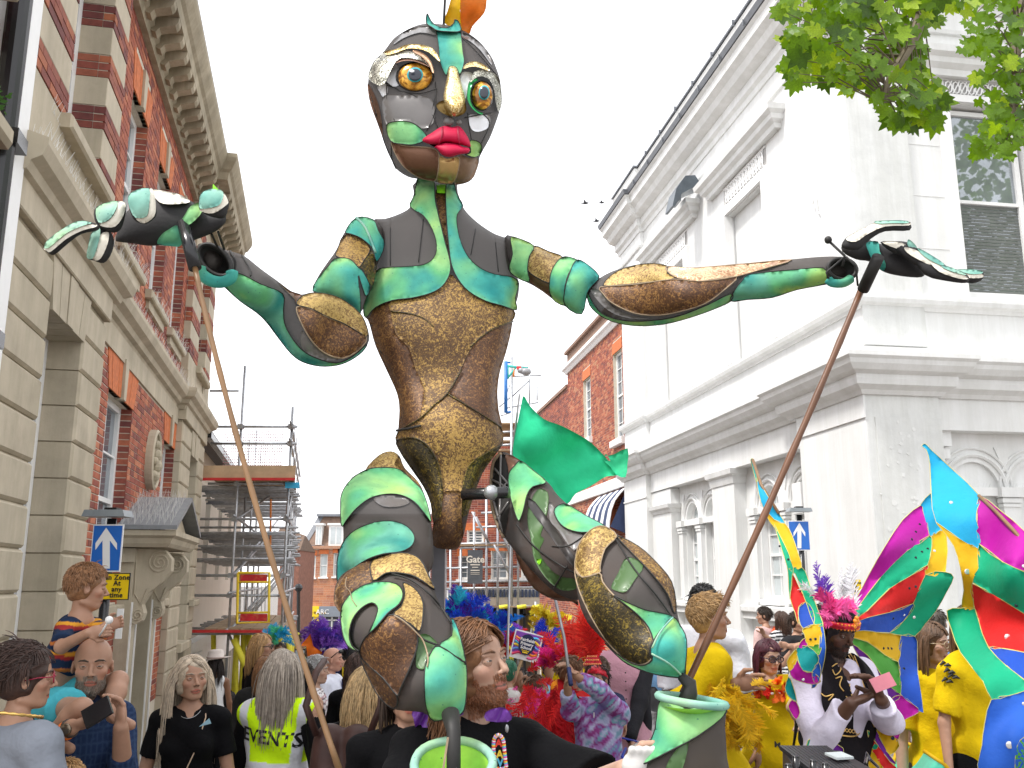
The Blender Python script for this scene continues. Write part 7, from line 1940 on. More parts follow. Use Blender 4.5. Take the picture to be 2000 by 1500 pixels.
mb=MB();mb.ball(w-fd*.012+np.array([0,-.034,.0]),(.024,.009,.024),14,8);mb.build('watch_face',mat('watch_metal',(.18,.14,.10),.25,metal=.8),pm.root,True)
pb=person('small boy in striped T-shirt and turquoise shorts riding on the bearded man',176,1105,4.22,100,hpx=84,h=1.16,lean=(.115,-.02),head=(62,-3,0),child=True,skin='fair',detail=2,hair=('short',(.26,.13,.06),dict(thick=.018,n=1.6,flow=(.2,.3,-.5))),sit=[((231,1330,4.16),(220,1388,4.05)),((160,1384,3.80),(100,1432,3.85))],hands=((207,1222,3.98,(1,.1,.25)),(172,1236,3.86,(1,.1,.15))),elbows=((0,.4,-1),(-.7,-.3,-.8)),curl=1.25,top=dict(col=(.02,.03,.06),sleeve=.85,loose=.02,hemz=None or at(150,1305,4.2)[2],pat=stripes([(.015,.03,.07),(.015,.03,.07),(.30,.03,.03),(.62,.28,.03),(.015,.03,.07),(.015,.03,.07),(.50,.16,.04)],.105),fold=.004),legs=dict(col=(.07,.42,.50),len=.34,loose=.03,name='shorts'))
L0=at(194,1242,3.83);L1=at(213,1211,3.80);mb=MB();mb.tube([L0,L1],.004,6);LO=mb.build('lollipop',M_white,None,True);tag(LO,"white lollipop in the boy's fist",'lollipop')
mb=MB();mb.ball(L1,.016,10,8);mb.build('sweet',M_white,LO,True)
pk=person('top of a small blond child at the bottom edge below the bald man',132,1490,3.62,150,hpx=88,child=True,skin='fair',detail=1,hair=('short',(.45,.27,.12)),top=dict(col=(.3,.3,.35)),legs=dict(col=JEAN))
pbl=person('child in pale blue holding a blue paper cup behind the bald man',211,1408,4.9,120,h=None,hpx=60,child=True,detail=0,skin='fair',hair=('short',(.2,.1,.05)),top=dict(col=(.25,.45,.60),sleeve=2.),legs=dict(col=(.1,.2,.35)))
pg=person('smiling woman with long silver blond hair and a black asymmetric top by the stone doorcase',378,1283,5.0,168,hpx=80,head=(146,6,3),skin='fair',detail=2,smile=False,hair=('long',(.50,.41,.31),dict(len=2.1,part=.06,line=.22,wave=.010,thick=.04,r=.017,n=1.3)),top=dict(col=BLACKC,sleeve=.62,neck='v',vx=.01,loose=.014,bust=.75,neckr=.30,fold=.005),legs=dict(col=BLACKC),build=.94)
mb=MB();a=pg.neckb;
mb.tube([a+pg.Rb@np.array(q)for q in((-.07,-.02,.03),(-.085,.075,-.03),(-.05,.115,-.18),(.0,.135,-.30),(.03,.13,-.42),(.10,.10,-.60))],.0035,5);mb.tube([a+pg.Rb@np.array(q)for q in((0,.14,-.30),(-.01,.145,-.27),(-.03,.145,-.27),(-.035,.14,-.31),(-.035,.14,-.36))],.004,5);mb.build('lanyard',mat('beige_cord',(.55,.40,.28),.8),pg.root,True)
mb=MB();q=at(401,1411,4.80);mb._a([(q[0]-.03,q[1],q[2]-.02),(q[0]+.03,q[1],q[2]-.005),(q[0]+.018,q[1],q[2]+.02)],[(0,1,2)]);mb.build('badge',mat('pale_blue_print',(.3,.5,.6),.6),pg.root)
mb=MB();mb.tube([a+pg.Rb@np.array([.06*cos(t),.02+.075*max(0,sin(t)),.02-.05*max(0,sin(t))])for t in np.linspace(0,pi,14)],.0013,4);mb.build('necklace',M_steel,pg.root)
def hivis(loc,c,v):
 c[:]=(.62,.95,.01);z=loc[:,2];x=np.abs(loc[:,0]);s=(.62,.63,.68)
 for a,b in((.632,.660),(.570,.598)):c[(z>a-.03*loc[:,0])&(z<b-.03*loc[:,0])]=s
 c[(np.abs(x-.082-.12*(z-.66))<.015)&(z>.64)]=s
 return c
pe=person('events steward in a yellow hi-vis vest with long grey blond hair, seen from behind',555,1272,5.3,8,hpx=78,detail=2,skin='fair',hair=('long',(.34,.29,.24),dict(len=1.75,wave=.012,r=.014,n=1.7,thick=.04)),top=dict(col=(.62,.95,.01),sleeve=0,loose=.055,pat=hivis,name='hi_vis_vest',hem=.40,fold=.008),legs=dict(col=BLACKC),hands=(None,(612,1408,5.1,(.3,.3,.9))),build=1.12)
Fj=Field()
for s in(0,1):Fj.cone(pe.sh[s],pe.el[s],.062,.05,.02);Fj.cone(pe.el[s],pe.wr[s],.05,.034,.02)
v_,q_=Fj.mesh(.013,noise=fold_noise(.004,2));add('jacket_sleeves',v_,q_,M_fab,pe.root,True,cols=np.tile(np.array(BLACKC),(len(v_),1)))
Fj=Field();Fj.cone(pe.neckb+np.array([0,0,-.02]),pe.neckb+np.array([0,0,.05]),.105,.085,.02);v_,q_=Fj.mesh(.012,noise=fold_noise(.004,1));add('collar',v_,q_,M_fab,pe.root,True,cols=np.tile(np.array(BLACKC),(len(v_),1)))
mE=mat('print_black',(.012,.012,.012),.6,bump=0)
tee_text(pe,[('EVENTS',-.0,0,-.10)],.735,.098,None,back=True,m=mE)
PG='people watching the parade along the left side'
ph=person('woman in a pale felt hat and white vest with brown skin, seen from behind',421,1281,12.3,-20,hpx=32,skin='brown',detail=1,hair=('long',(.02,.012,.01),dict(len=1.5)),top=dict(col=(.75,.75,.75),sleeve=0,tank=True),legs=dict(col=BLACKC),h=1.52)
c=ph.hp((0,-.03,.30));mb=MB();ring=[]
hs=ph.hs
mb._a([tuple(c+np.array([.20*k_*cos(t),.20*k_*sin(t),z_+.02*cos(t)*k_+(.015 if k_>.9 else 0)]))for k_,z_ in((1.0,.0),(.55,.0),(.48,.10),(.30,.125),(.02,.115))for t in np.linspace(0,2*pi,25)[:-1]],[(j*24+i,j*24+(i+1)%24,(j+1)*24+(i+1)%24,(j+1)*24+i)for j in range(4)for i in range(24)])
mb.build('hat',mat('felt_hat',(.62,.55,.50),.9),ph.root,True)
mb=MB();mb.tube([c+np.array([.105*cos(t),.105*sin(t),.025])for t in np.linspace(0,2*pi,20)],.010,5,False);mb.build('hat_band',mat('hat_band',(.35,.27,.24),.8),ph.root,True)
pc=person('toddler in a white sweatshirt and pink trousers with a dark ponytail',449,1351,12.6,-30,hpx=27,child=True,skin='brown',detail=1,hair=('pony',(.015,.01,.01),dict(tail=.6)),top=dict(col=(.72,.70,.74),sleeve=2.,loose=.03),legs=dict(col=(.50,.25,.33),loose=.015),shoes=(.6,.45,.4))
for px in(424,470):
 pass
pl=person('woman with a fair ponytail, black glasses and black coat standing behind the steward',514,1239,9.0,50,hpx=46,head=(84,0,0),skin='fair',detail=1,hair=('pony',(.38,.22,.09),dict(tail=1.3,line=.24)),top=dict(col=BLACKC,sleeve=2.,loose=.02),legs=dict(col=BLACKC))
glasses(pl,(.01,.01,.01),.10,None,.016)
p9=person('brown haired child just left of the steward, hair to the shoulders',520,1283,7.3,0,hpx=48,detail=1,skin='fair',hair=('long',(.20,.09,.035),dict(len=1.1)),top=dict(col=(.02,.02,.02),sleeve=2.),legs=dict(col=JEAN))
p10=person('grey bobbed woman in a white top with black speckles watching to the right',622,1285,8.4,75,hpx=48,head=(92,4,0),skin='pale',detail=1,hair=('short',(.42,.42,.42),dict(thick=.075,len=.30,n=1.5)),top=dict(col=(.7,.68,.68),sleeve=.9,loose=.022,pat=print_pat([(.72,.68,.68),(.70,.66,.67),(.10,.07,.08),(.72,.7,.7),(.5,.3,.33)],95)),legs=dict(col=(.03,.03,.04)),build=1.1)
p11=person('balding man with sunglasses on his head, white shirt and navy tie',652,1265,9.3,100,hpx=44,head=(88,3,0),skin=(.52,.27,.19),detail=1,hair=('bald',(.2,.15,.12)),top=dict(col=(.70,.72,.82),sleeve=.9,loose=.025),legs=dict(col=(.03,.03,.05)),build=1.12)
mb=MB();mb.col=(.01,.01,.01)
for s in(-1,1):mb.ball(p11.hp((s*.15,.33,.32)),(.022,.010,.016),10,6)
mb.tube([p11.hp((-.30,.2,.30)),p11.hp((-.15,.36,.32)),p11.hp((.15,.36,.32)),p11.hp((.30,.2,.30)),p11.hp((.34,-.05,.10))],.004,5);mb.build('sunglasses',M_eye,p11.root,True)
mb=MB();n0=p11.neckb;mb.hexa([tuple(n0+p11.Rb@np.array(q))for q in((-.02,.13,-.02),(.02,.13,-.02),(.035,.165,-.40),(-.03,.165,-.40),(-.02,.14,-.01),(.02,.14,-.01),(.035,.175,-.40),(-.03,.175,-.40))]);mb.build('tie',mat('navy_tie',(.01,.02,.09),.6),p11.root)
p12=person('bystander in a dark suit with a yellow lanyard behind the man with the tie',690,1258,11.0,60,hpx=37,detail=0,skin='fair',hair=('short',(.02,.02,.02)),top=dict(col=(.015,.015,.018),sleeve=2.),legs=dict(col=BLACKC))
mb=MB();a=p12.neckb;mb.tube([a+np.array(q)for q in((-.05,-.12,.03),(-.03,-.15,-.15),(.02,-.15,-.3))],.02,5);mb.build('lanyard',mat('yellow_ribbon',(.8,.6,.02),.6),p12.root)
p13=person('woman with long dark curly hair and a black jacket beside the knee of the puppet',702,1277,7.2,20,hpx=56,detail=1,skin='fair',hair=('long',(.05,.025,.018),dict(len=1.5,wave=.05,n=1.5)),top=dict(col=BLACKC,sleeve=2.,loose=.03),legs=dict(col=BLACKC))
p14b=person('woman with wavy sandy blond hair, black jacket and brown backpack, seen from behind',722,1308,4.35,10,hpx=86,detail=2,skin='fair',hair=('long',(.52,.36,.18),dict(len=2.3,wave=.05,n=1.7,r=.013,thick=.07)),top=dict(col=BLACKC,sleeve=2.,loose=.03,fold=.006),legs=dict(col=BLACKC),build=1.12)
bpk=empty('backpack',p14b.neckb+np.array([0,-.25,-.45]),"brown leather backpack on the blond woman's back",'backpack')
Fb=Field();c=np.array(at(668,1490,4.1));Fb.cone(c+np.array([-.05,0,.08]),c+np.array([-.06,0,-.15]),.075,.085,.02);Fb.cone(c+np.array([.06,0,.08]),c+np.array([.07,0,-.15]),.075,.085,.02);Fb.cone(c+np.array([-.05,-.08,-.05]),c+np.array([.06,-.08,-.05]),.04,.04,.015);v_,q_=Fb.mesh(.01,noise=fold_noise(.005,3));add('bag',v_,q_,mat('brown_leather',(.05,.018,.013),.6,var=.25,vs=12,bump=.25,bs=40),bpk,True)
for dx in(-.1,.12):
 mb=MB();mb.tube([c+np.array(q)for q in((dx,-.06,.12),(dx*1.4,-.10,.24),(dx*1.3,.02,.36),(dx*1.2,.15,.40))],.015,6);mb.build('strap',mat('brown_leather'),bpk,True)
p14c=person('puppeteer in black with a purple collar, hidden behind the puppet leg',800,1290,3.75,165,hpx=110,detail=1,skin='fair',hair=('long',(.05,.03,.02),dict(len=.9)),top=dict(col=BLACKC,sleeve=2.,loose=.03,fold=.006),legs=dict(col=BLACKC))
mb=MB();rg_=random.Random(3);pr=mat('purple_satin',(.14,.03,.30),.4,var=.15,vs=8,bump=.2,bs=20)
sheet('ruffled_collar',pr,p14c.root,VO,[(806,1388),(850,1392),(868,1402),(862,1425),(845,1430),(838,1438),(826,1426),(812,1422),(808,1405)],[(830,1410,3.05)],step=5,fold=(.015,.22,.1,0),th=.006,sm=2)
PP=person('bearded puppeteer with long curly brown hair in a black jacket with purple collar, looking up',930,1216,3.10,158,hpx=158,head=(128,13,4),skin='pale',detail=2,beard=((.20,.070,.025),.72),hair=('long',(.17,.075,.03),dict(len=2.2,wave=.065,n=2.0,r=.011,thick=.06,line=.24,part=-.05)),top=dict(col=BLACKC,sleeve=(.95,1.0),loose=.03,fold=.008,neckr=.27),legs=dict(col=BLACKC),hands=((1222,1505,2.72,(1,-.1,.1)),(880,1530,2.75,(-.2,-.6,.3))),elbows=((.5,.3,-.8),(-.8,0,-1)),build=1.08)
sheet('purple_collar',pr,PP.root,VO,[(948,1392),(964,1384),(985,1382),(1000,1398),(992,1410),(950,1408)],[(970,1385,2.90)],step=5,fold=(.006,.2,.1,0),th=.008,sm=2)
sheet('purple_collar',pr,PP.root,VO,[(868,1386),(900,1376),(905,1395),(885,1402),(866,1400)],[(885,1390,2.97)],step=5,fold=(.006,.2,.1,0),th=.008,sm=2)
bc=[(.8,.05,.03),(.85,.6,.05),(.1,.5,.75),(.75,.1,.45),(.85,.85,.8)]
pts=[(965,1445),(970,1437),(977,1437),(983,1447),(985,1465),(987,1485),(987,1500),(968,1500),(966,1480),(964,1462)]
mb=MB();P=smooth_loop(np.array(pts,float),6)
for i,q in enumerate(P):mb.col=bc[i%5];mb.ball(at(q[0],q[1],2.87),.0062,6,4)
mb.build('beaded_trim',mat('glass_bead',attr=True,rough=.25,var=0,bump=0),PP.root,True,kind='stuff')
for(w_,x,y,c_)in(('A',974,1452,0),('A',976,1474,1),('V',977,1490,2)):
 place_text(w_,.030,at(x,y,2.875),(1,0,0),(0,0,1),mat('bead_%d'%c_,bc[c_],.4,bump=0),PP.root,name='beaded_motif',bold=.0012)
mb=MB();mb.ball(at(990,1423,2.88),(.006,.004,.012),8,6);mb.build('toggle',M_steel,PP.root,True)
mb=MB();mb.ball(at(1252,1480,2.66),(.035,.03,.032),12,8);
Fg=Field();g0=np.array(at(1240,1495,2.68))
for k,dx in enumerate((-.03,-.01,.01,.03)):Fg.cone(g0+np.array([dx*.4,0,.0]),g0+np.array([dx+.02,-.02,.045]),.012,.010,.008)
Fg.ell(g0,(.036,.028,.036),None,.01);v_,q_=Fg.mesh(.005);add('white_glove',v_,q_,mat('pale_glove',(.62,.60,.58),.7),PP.root,True)
RED=(.72,.02,.02);PINK=(.80,.03,.30)
kp=person('child in a patterned turquoise and purple coat with jewelled red feather headdress, raising a pole',1165,1300,6.2,195,hpx=56,head=(200,24,0),child=True,skin=(.36,.20,.125),detail=1,hair=('short',(.02,.012,.01)),hands=((1121,1318,5.85,(-.5,-.1,.8)),(1108,1340,5.85,(.1,-.2,.9))),elbows=((.8,-.5,.2),(-.2,-.6,-1)),curl=1.5,top=dict(col=(.4,.5,.7),sleeve=1.75,loose=.045,hem=.36,flare=1.08,fold=.006,pat=print_pat([(.18,.32,.44),(.36,.40,.60),(.45,.46,.66),(.36,.20,.48),(.26,.05,.22),(.22,.18,.42),(.16,.38,.46),(.40,.44,.62)],38,2),name='coat'),legs=dict(col=BLACKC))
mb=MB();mb.tube([on_body(kp,.005,t,0)+kp.Rb@np.array([0,.095,0])for t in(.30,.2,.1,0,-.12)],.004,5);mb.build('zip',M_white,kp.root,True)
mb=MB();mb.tube([at(1083,1165,6.0),at(1102,1245,5.9),at(1114,1335,5.75)],.010,8);PO=mb.build('lifting_pole',mat('pole_metal',(.30,.29,.31),.35,metal=.6),None,True);tag(PO,'thin grey pole held up in both fists by the child in the patterned coat','pole')
mb=MB();mb.tube([at(1111,1305,5.80),at(1115,1338,5.72)],.014,8);mb.build('grip',mat('navy_grip',(.01,.02,.10),.5),PO,True)
jw=mat('red_sequin',(.55,.01,.03),.3,var=.5,vs=70,metal=.3)
Hd=empty('feather_headdress',kp.hp((0,.1,.5)),'tall scarlet feather headdress with jewelled crown above the patterned coat','headdress')
Fc=Field();Fc.ell(kp.hp((0,-.03,.17)),np.array((.37,.45,.37))*kp.hs,kp.hr,.01,clip=[(kp.hp((0,0,.12)),kp.hr@np.array([0,0,-1.]))]);v_,q_=Fc.mesh(.008);add('cap',v_,q_,jw,Hd,True)
mb=MB();a=[at(x,y,5.98)for x,y in((1140,1300),(1176,1297),(1168,1279),(1148,1282))];mb.hexa([tuple(np.array(q))for q in a]+[tuple(np.array(q)+np.array([0,.03,0]))for q in a]);mb.build('crown_plate',jw,Hd)
mb=MB()
for row,n in((1297,9),(1289,7),(1282,5)):
 for i in range(n):mb.ball(at(1158-n*2+i*4,row,5.965),.006,5,4)
mb.build('jewels',mat('jewel_orange',(.9,.35,.12),.2,bump=0),Hd,True,kind='stuff')
feathers('plumes',Hd,at(1160,1285,6.05),[(-.35,0,1),(0,0,1),(.45,0,.9),(.2,0,1),(-.5,.1,.8)],.36,[(.75,.02,.02),(.62,.015,.015),(.85,.05,.03)],15,.075,.15,5)
k16=person('boy with brown fringe peering from behind the raised pole in a red cape',1118,1288,6.7,140,hpx=54,head=(120,-12,0),child=True,skin='fair',detail=1,hair=('short',(.14,.065,.03),dict(thick=.07,n=1.4,len=.3)),top=dict(col=(.5,.02,.02),sleeve=.8,loose=.03),legs=dict(col=(.02,.03,.1)))
kc=empty('red_feather_cape',at(1090,1400,6.5),'red feather cape with orange lined hood behind the boy in yellow','cape')
feathers('feather_fringe',kc,at(1080,1370,6.35),[(-.1,-.1,-1),(.25,-.1,-1),(-.3,0,-.8)],.33,[RED,(.6,.01,.02)],26,.06,.3,9,r=.06)
Fc=Field();Fc.ell(at(1095,1352,6.75),(.07,.08,.09),None,.02);Fc.ell(at(1084,1352,6.7),(.035,.05,.07),None,.02);Fc.ell(at(1100,1410,6.8),(.10,.08,.17),None,.03);v_,q_=Fc.mesh(.012,noise=fold_noise(.004,4));add('hood',v_,q_,M_fab,kc,True,cols=np.where((v_[:,2]>at(0,1352,6.5)[2])[:,None]&(v_[:,0]<at(1090,1340,6.5)[0])[:,None],(.85,.28,.02),(.45,.015,.02)))
k17=person('boy in profile in a yellow top with a red feather cape on his shoulders',1052,1322,8.2,80,hpx=42,head=(92,6,0),child=True,skin='fair',detail=1,hair=('short',(.10,.05,.025),dict(thick=.05)),top=dict(col=YEL,sleeve=.8,loose=.03),legs=dict(col=(.7,.5,.02)))
kd=empty('pink_feather_boa',at(1040,1380,7.9),'pink and red feather boa round the neck of the boy in yellow','boa')
feathers('boa_plumes',kd,at(1030,1375,7.85),[(-1,0,.2),(-.6,0,-.8),(.2,0,-1),(1,0,.1)],.22,[(.85,.04,.30),(.8,.03,.03),(.9,.1,.45)],30,.05,.2,12,r=.10)
feathers('boa_plumes',kd,at(1034,1412,7.85),[(-1,0,-.2),(-.2,0,-1),(.4,0,-.8)],.18,[(.85,.06,.42),(.9,.08,.5)],18,.05,.2,13,r=.06)
ks=empty('yellow_fringe_skirt',at(1070,1450,7.9),'yellow fringed skirt below the red feather cape','skirt')
feathers('fringe',ks,at(1066,1420,7.9),[(.1,0,-1),(.35,0,-1),(-.2,0,-1)],.45,[YEL,(.7,.5,.02)],40,.03,.1,14,r=.08)
p18=person('tall man in a pink shirt, black jacket and jeans standing behind the patterned coat',1212,1203,7.6,175,hpx=58,detail=1,skin='fair',hair=('short',(.08,.05,.03)),top=dict(col=(.50,.27,.34),sleeve=0,loose=.02),legs=dict(col=(.02,.02,.025)),hands=((1232,1440,7.2,(0,0,-1)),None),build=1.15)
Fj=Field();RbJ=p18.Rb
for s in(-1,1):
 Fj.ell(p18.hip+RbJ@np.array([s*.145,-.01,.18]),(.085,.145,.42),RbJ,.03);i=0 if s<0 else 1
 Fj.cone(p18.sh[i],p18.el[i],.082,.065,.03);Fj.cone(p18.el[i],p18.wr[i],.062,.045,.03)
Fj.ell(p18.hip+RbJ@np.array([0,-.10,.25]),(.19,.06,.40),RbJ,.03)
v_,q_=Fj.mesh(.016,noise=fold_noise(.004,8));add('jacket',v_,q_,M_fab,p18.root,True,cols=np.tile(np.array((.018,.018,.022)),(len(v_),1)))
mb=MB()
for i in range(7):mb.ball(p18.hip+RbJ@np.array([0,.155,.10+i*.065]),.006,6,4)
mb.build('shirt_buttons',M_wire,p18.root,kind='stuff')
p18b=person('woman with bare forearm and gold watch holding a blue lead beside the patterned coat',1168,1286,6.9,185,h=1.42,detail=1,skin='fair',hpx=54,hair=('short',(.1,.06,.04)),top=dict(col=(.02,.025,.06),sleeve=.9),legs=dict(col=BLACKC),hands=((1222,1428,6.2,(.2,-.1,-1)),None),curl=.8)
mb=MB();mb.tube([at(1198,1437,6.15),at(1235,1446,6.3),at(1262,1452,6.6),at(1300,1462,6.9)],.006,5);mb.tube([at(1222,1462,6.1),at(1215,1478,6.0),at(1232,1500,5.9)],.010,5);LD=mb.build('dog_lead',mat('royal_blue_webbing',(.01,.03,.35),.5),None,True);tag(LD,'royal blue dog lead held by the hand with the gold watch','lead')
dg=empty('white_dog',at(1255,1500,6.2),'shaggy white dog at the bottom edge behind the right boot of the puppet','dog')
Fd=Field();c=np.array(at(1258,1476,6.2));Fd.ell(c,(.085,.10,.075),None,.03);Fd.ell(c+np.array([-.07,-.07,-.02]),(.04,.055,.035),None,.03);Fd.cone(c+np.array([.06,.05,.0]),c+np.array([.22,.35,-.18]),.085,.13,.05);Fd.cone(c+np.array([.22,.35,-.18]),c+np.array([.30,.75,-.18]),.15,.14,.05)
for dx,dy in((.15,.3),(.3,.35),(.22,.75),(.36,.75)):Fd.cone(c+np.array([dx,dy,-.2]),(c[0]+dx,c[1]+dy,-.02+ground_z(c[0],c[1])),.05,.03,.04)
for s in(-1,1):Fd.cone(c+np.array([s*.05,.02,.05]),c+np.array([s*.09,.0,-.03]),.022,.016,.02)
v_,q_=Fd.mesh(.012,noise=lambda x,y,z:.004*np.sin(90*x)*np.sin(80*z+30*y));add('body',v_,q_,mat('white_fur',(.68,.63,.55),.9,var=.2,vs=40,bump=.8,bs=90,bd=.01),dg,True)
mb=MB();rg_=np.random.default_rng(4)
for i in range(500):
 k=rg_.integers(len(v_));q=v_[k];
 if q[2]<c[2]-.25:continue
 d=nrm(rg_.normal(0,.5,3)+nrm(q-c-np.array([0,.15,0]))+np.array([0,0,-.5]));mb.tube([q,q+d*.025,q+d*.04+np.array([0,0,-.012])],[.003,.002,.0008],3,False)
mb.build('fur_tufts',mat('white_fur'),dg,kind='stuff')
mb=MB();mb.tube([c+np.array([.06+.0*t,.02+.085*cos(t),-.01+.085*sin(t)])for t in np.linspace(0,2*pi,18)],.014,6,False);mb.build('red_collar',mat('sign_red'),dg,True)
ps=empty('pushchair',at(1285,1440,8.0),'dark pushchair with patterned lining behind the right leg of the puppet','pushchair')
mb=MB();Yc=8.0
mb.tube([at(1250,1330,Yc),at(1262,1400,Yc),at(1290,1450,Yc),at(1302,1560,Yc)],.014,7);mb.tube([at(1268,1350,Yc),at(1288,1390,Yc),at(1300,1440,Yc)],.014,7);mb.build('frame',M_black,ps,True)
sheet('hood',mat('grey_canvas',(.10,.10,.11),.8),ps,VO,[(1258,1380),(1262,1350),(1280,1342),(1295,1370),(1305,1392),(1285,1392)],[(1280,1370,7.9)],step=8,fold=(.02,.1,.1,0))
sheet('seat_liner',mat('patterned_liner',(.55,.55,.58),.8,var=.6,vs=28),ps,VO,[(1258,1385),(1300,1395),(1300,1440),(1262,1430)],[(1280,1400,7.95)],step=8,fold=(.02,.1,.1,0))
for px_,py_ in((1262,1500),(1300,1505)):
 mb=MB();q=at(px_,py_,Yc);mb.tube([(q[0],q[1]+.0+.11*cos(t),ground_z(q[0],q[1])+.12+.11*sin(t))for t in np.linspace(0,2*pi,17)],.018,6,False);mb.build('wheel',M_black,ps,True)
pbab=person('baby with bare arms lying in the pushchair',1298,1365,8.1,200,h=.62,hpx=34,child=True,detail=0,skin='fair',hair=('short',(.3,.2,.1)),top=dict(col=(.6,.6,.65)),legs=dict(col=(.6,.6,.65)))
p_sh=person('person in a denim jacket and shorts standing behind the pushchair',1262,1260,8.9,190,hpx=44,detail=0,skin='fair',hair=('short',(.1,.06,.04)),top=dict(col=(.10,.19,.32),sleeve=2.),legs=dict(col=(.12,.22,.36),len=.3))
pl_=empty('school_placard',at(1025,1290,8.6),'rainbow placard reading Fairfields Primary School on a wooden stick','placard')
Yp=8.4;cx,cy=1028,1262;ang=radians(14)
O=Vector(at(cx,cy,Yp));ux=Vector((cos(ang),0,-sin(ang)));uz=Vector((sin(ang),0,cos(ang)))
kx=Yp/1800
def pq(u,v_,d=0):return tuple(O+ux*u*kx+uz*v_*kx+Vector((0,d,0)))
def pslab(name,w2,h2,d,t,m,u0=0,v0=0):
 mb=MB();mb.hexa([pq(u0-w2,v0-h2,d),pq(u0+w2,v0-h2,d),pq(u0+w2,v0+h2,d),pq(u0-w2,v0+h2,d)]+[pq(u0-w2,v0-h2,d+t),pq(u0+w2,v0-h2,d+t),pq(u0+w2,v0+h2,d+t),pq(u0-w2,v0+h2,d+t)]);return mb.build(name,m,pl_)
pslab('board',27,26,0,.012,mat('placard_white',(.82,.82,.82),.5,bump=0))
pur=pslab('printed_ground',24.5,19.5,-.004,.003,mat('placard_purple',(.22,.05,.40),.5,bump=0),0,4)
rb=[(.8,.25,.02),(.85,.12,.35),(.05,.45,.75),(.85,.55,.03),(.1,.25,.65),(.75,.05,.15)]
for i in range(6):
 for s in(-1,1):
  mb=MB();P=[]
  for t in np.linspace(0,1,8):P.append(pq(s*(6+t*17.5),14-i*6.2+s*4.5*sin(t*3+i*.8)*.8,-.006))
  mb.tube([p for p in P],.011,4);mb.build('rainbow_stripe',mat('stripe_%d'%((i+(s>0)*2)%6),rb[(i+(s>0)*2)%6],.5,bump=0),pl_)
mb=MB();mb._a([pq(15.5*cos(t),3+19*sin(t),-.020)for t in np.linspace(0,2*pi,33)[:-1]],[tuple(range(32))]);mb.build('navy_oval',mat('placard_navy',(.005,.012,.07),.5,bump=0),pl_)
for w_,v0,sz,c_ in(('Fairfields',11,.036,'placard_white'),('Primary',4,.036,'placard_white'),('School',-3,.036,'placard_white'),('Together',-8.5,.019,'sign_face_yellow')):
 place_text(w_,sz,pq(0,v0,-.024),ux,uz,mat(c_),pl_,bold=sz*.03)
mb=MB();mb.tube([pq(-5,-12,-.024),pq(5,-12,-.024)],.006,5);mb.build('yellow_line',mat('sign_face_yellow'),pl_)
mb=MB();mb.tube([pq(-2,-24,.02),pq(-8,-75,.02)],.014,6);mb.build('stick',mat('pine_stick',(.55,.38,.2),.7),pl_)
k_hold=person('child in green headscarf and pink hat holding the school placard',1012,1302,8.7,165,hpx=36,child=True,detail=0,skin='tan',hair=('short',(.03,.02,.02)),hands=(None,(1018,1345,8.4,(0,0,1))),top=dict(col=(.35,.02,.05),sleeve=1.5),legs=dict(col=BLACKC))
kg=person('child in a dark green headscarf just right of the puppeteer',996,1290,8.0,60,hpx=42,child=True,detail=0,skin='fair',hair=('long',(.01,.12,.06),dict(len=.2)),top=dict(col=(.6,.6,.58),sleeve=2.),legs=dict(col=BLACKC))
k_bl=person('child in a pale blue printed costume with a blue feather on his hat',1072,1290,9.6,175,hpx=36,child=True,detail=0,skin='tan',hair=('short',(.02,.02,.02)),top=dict(col=(.2,.5,.65),sleeve=1.,pat=print_pat([(.25,.55,.7),(.2,.5,.65),(.05,.1,.4),(.6,.1,.4)],40)),legs=dict(col=BLACKC))
k_y=person('child lifting a big yellow feather puff behind the grey pole',1086,1236,10.5,175,hpx=32,child=False,detail=0,skin='tan',hair=('short',(.02,.015,.01)),top=dict(col=YEL,sleeve=.8),legs=dict(col=BLACKC),hands=(None,(1086,1243,10.2,(0,0,1))))
k_z=person('dark haired parader in yellow behind the red plumes',1112,1240,10.8,190,hpx=32,detail=0,skin='tan',hair=('short',(.015,.012,.01)),top=dict(col=YEL),legs=dict(col=BLACKC))
k_r=person('child in a red cape with white dots left of the yellow top',1030,1312,9.3,160,hpx=34,child=True,detail=0,skin='tan',hair=('short',(.02,.015,.01)),top=dict(col=(.62,.03,.03),sleeve=1.5,pat=print_pat([(.65,.03,.03),(.6,.02,.02),(.65,.03,.03),(.8,.75,.7)],70)),legs=dict(col=BLACKC))
def plume(px,py,Y,L,cols,dirs,n,seed,lab,w=.06,dr=.35,cat='feather headdress',name='feather_plume',r=.04):
 e=empty(name,at(px,py,Y),lab,cat);feathers('feathers',e,at(px,py,Y),dirs,L,cols,n,w,dr,seed,r=r);return e
UPF=[(-.8,0,.6),(-.4,0,1),(0,0,1),(.4,0,1),(.8,0,.6)]
plume(1068,1222,10.2,.19,[YEL,(.85,.72,.05)],[(cos(t),-.3,sin(t))for t in np.linspace(0,2*pi,12)],90,21,'round bright yellow feather puff held up beside the grey pole',.05,.1,'pompom','feather_puff',.05)
plume(1084,1288,7.6,.11,[PINK,(.85,.05,.12)],UPF,34,22,'magenta feather plume below the yellow puff')
plume(1112,1290,7.0,.27,[RED,(.8,.04,.03)],[(-.3,0,1),(.1,0,1),(.4,0,.9)],22,23,'scarlet feather fan left of the jewelled crown',.06)
plume(1003,1252,9.4,.12,[(.30,.08,.60),(.40,.2,.75)],UPF,26,24,'lilac feather plume left of the placard')
plume(992,1262,9.4,.16,[RED],UPF,16,25,'red feather tuft between the curly hair and the placard')
plume(905,1215,8.2,.26,[(.01,.05,.60),(.02,.12,.75),(.10,.03,.45),(.02,.45,.60)],UPF+[(-1,0,.1),(1,0,.2)],60,26,'big royal blue feather headdress rising behind the puppeteer',.07)
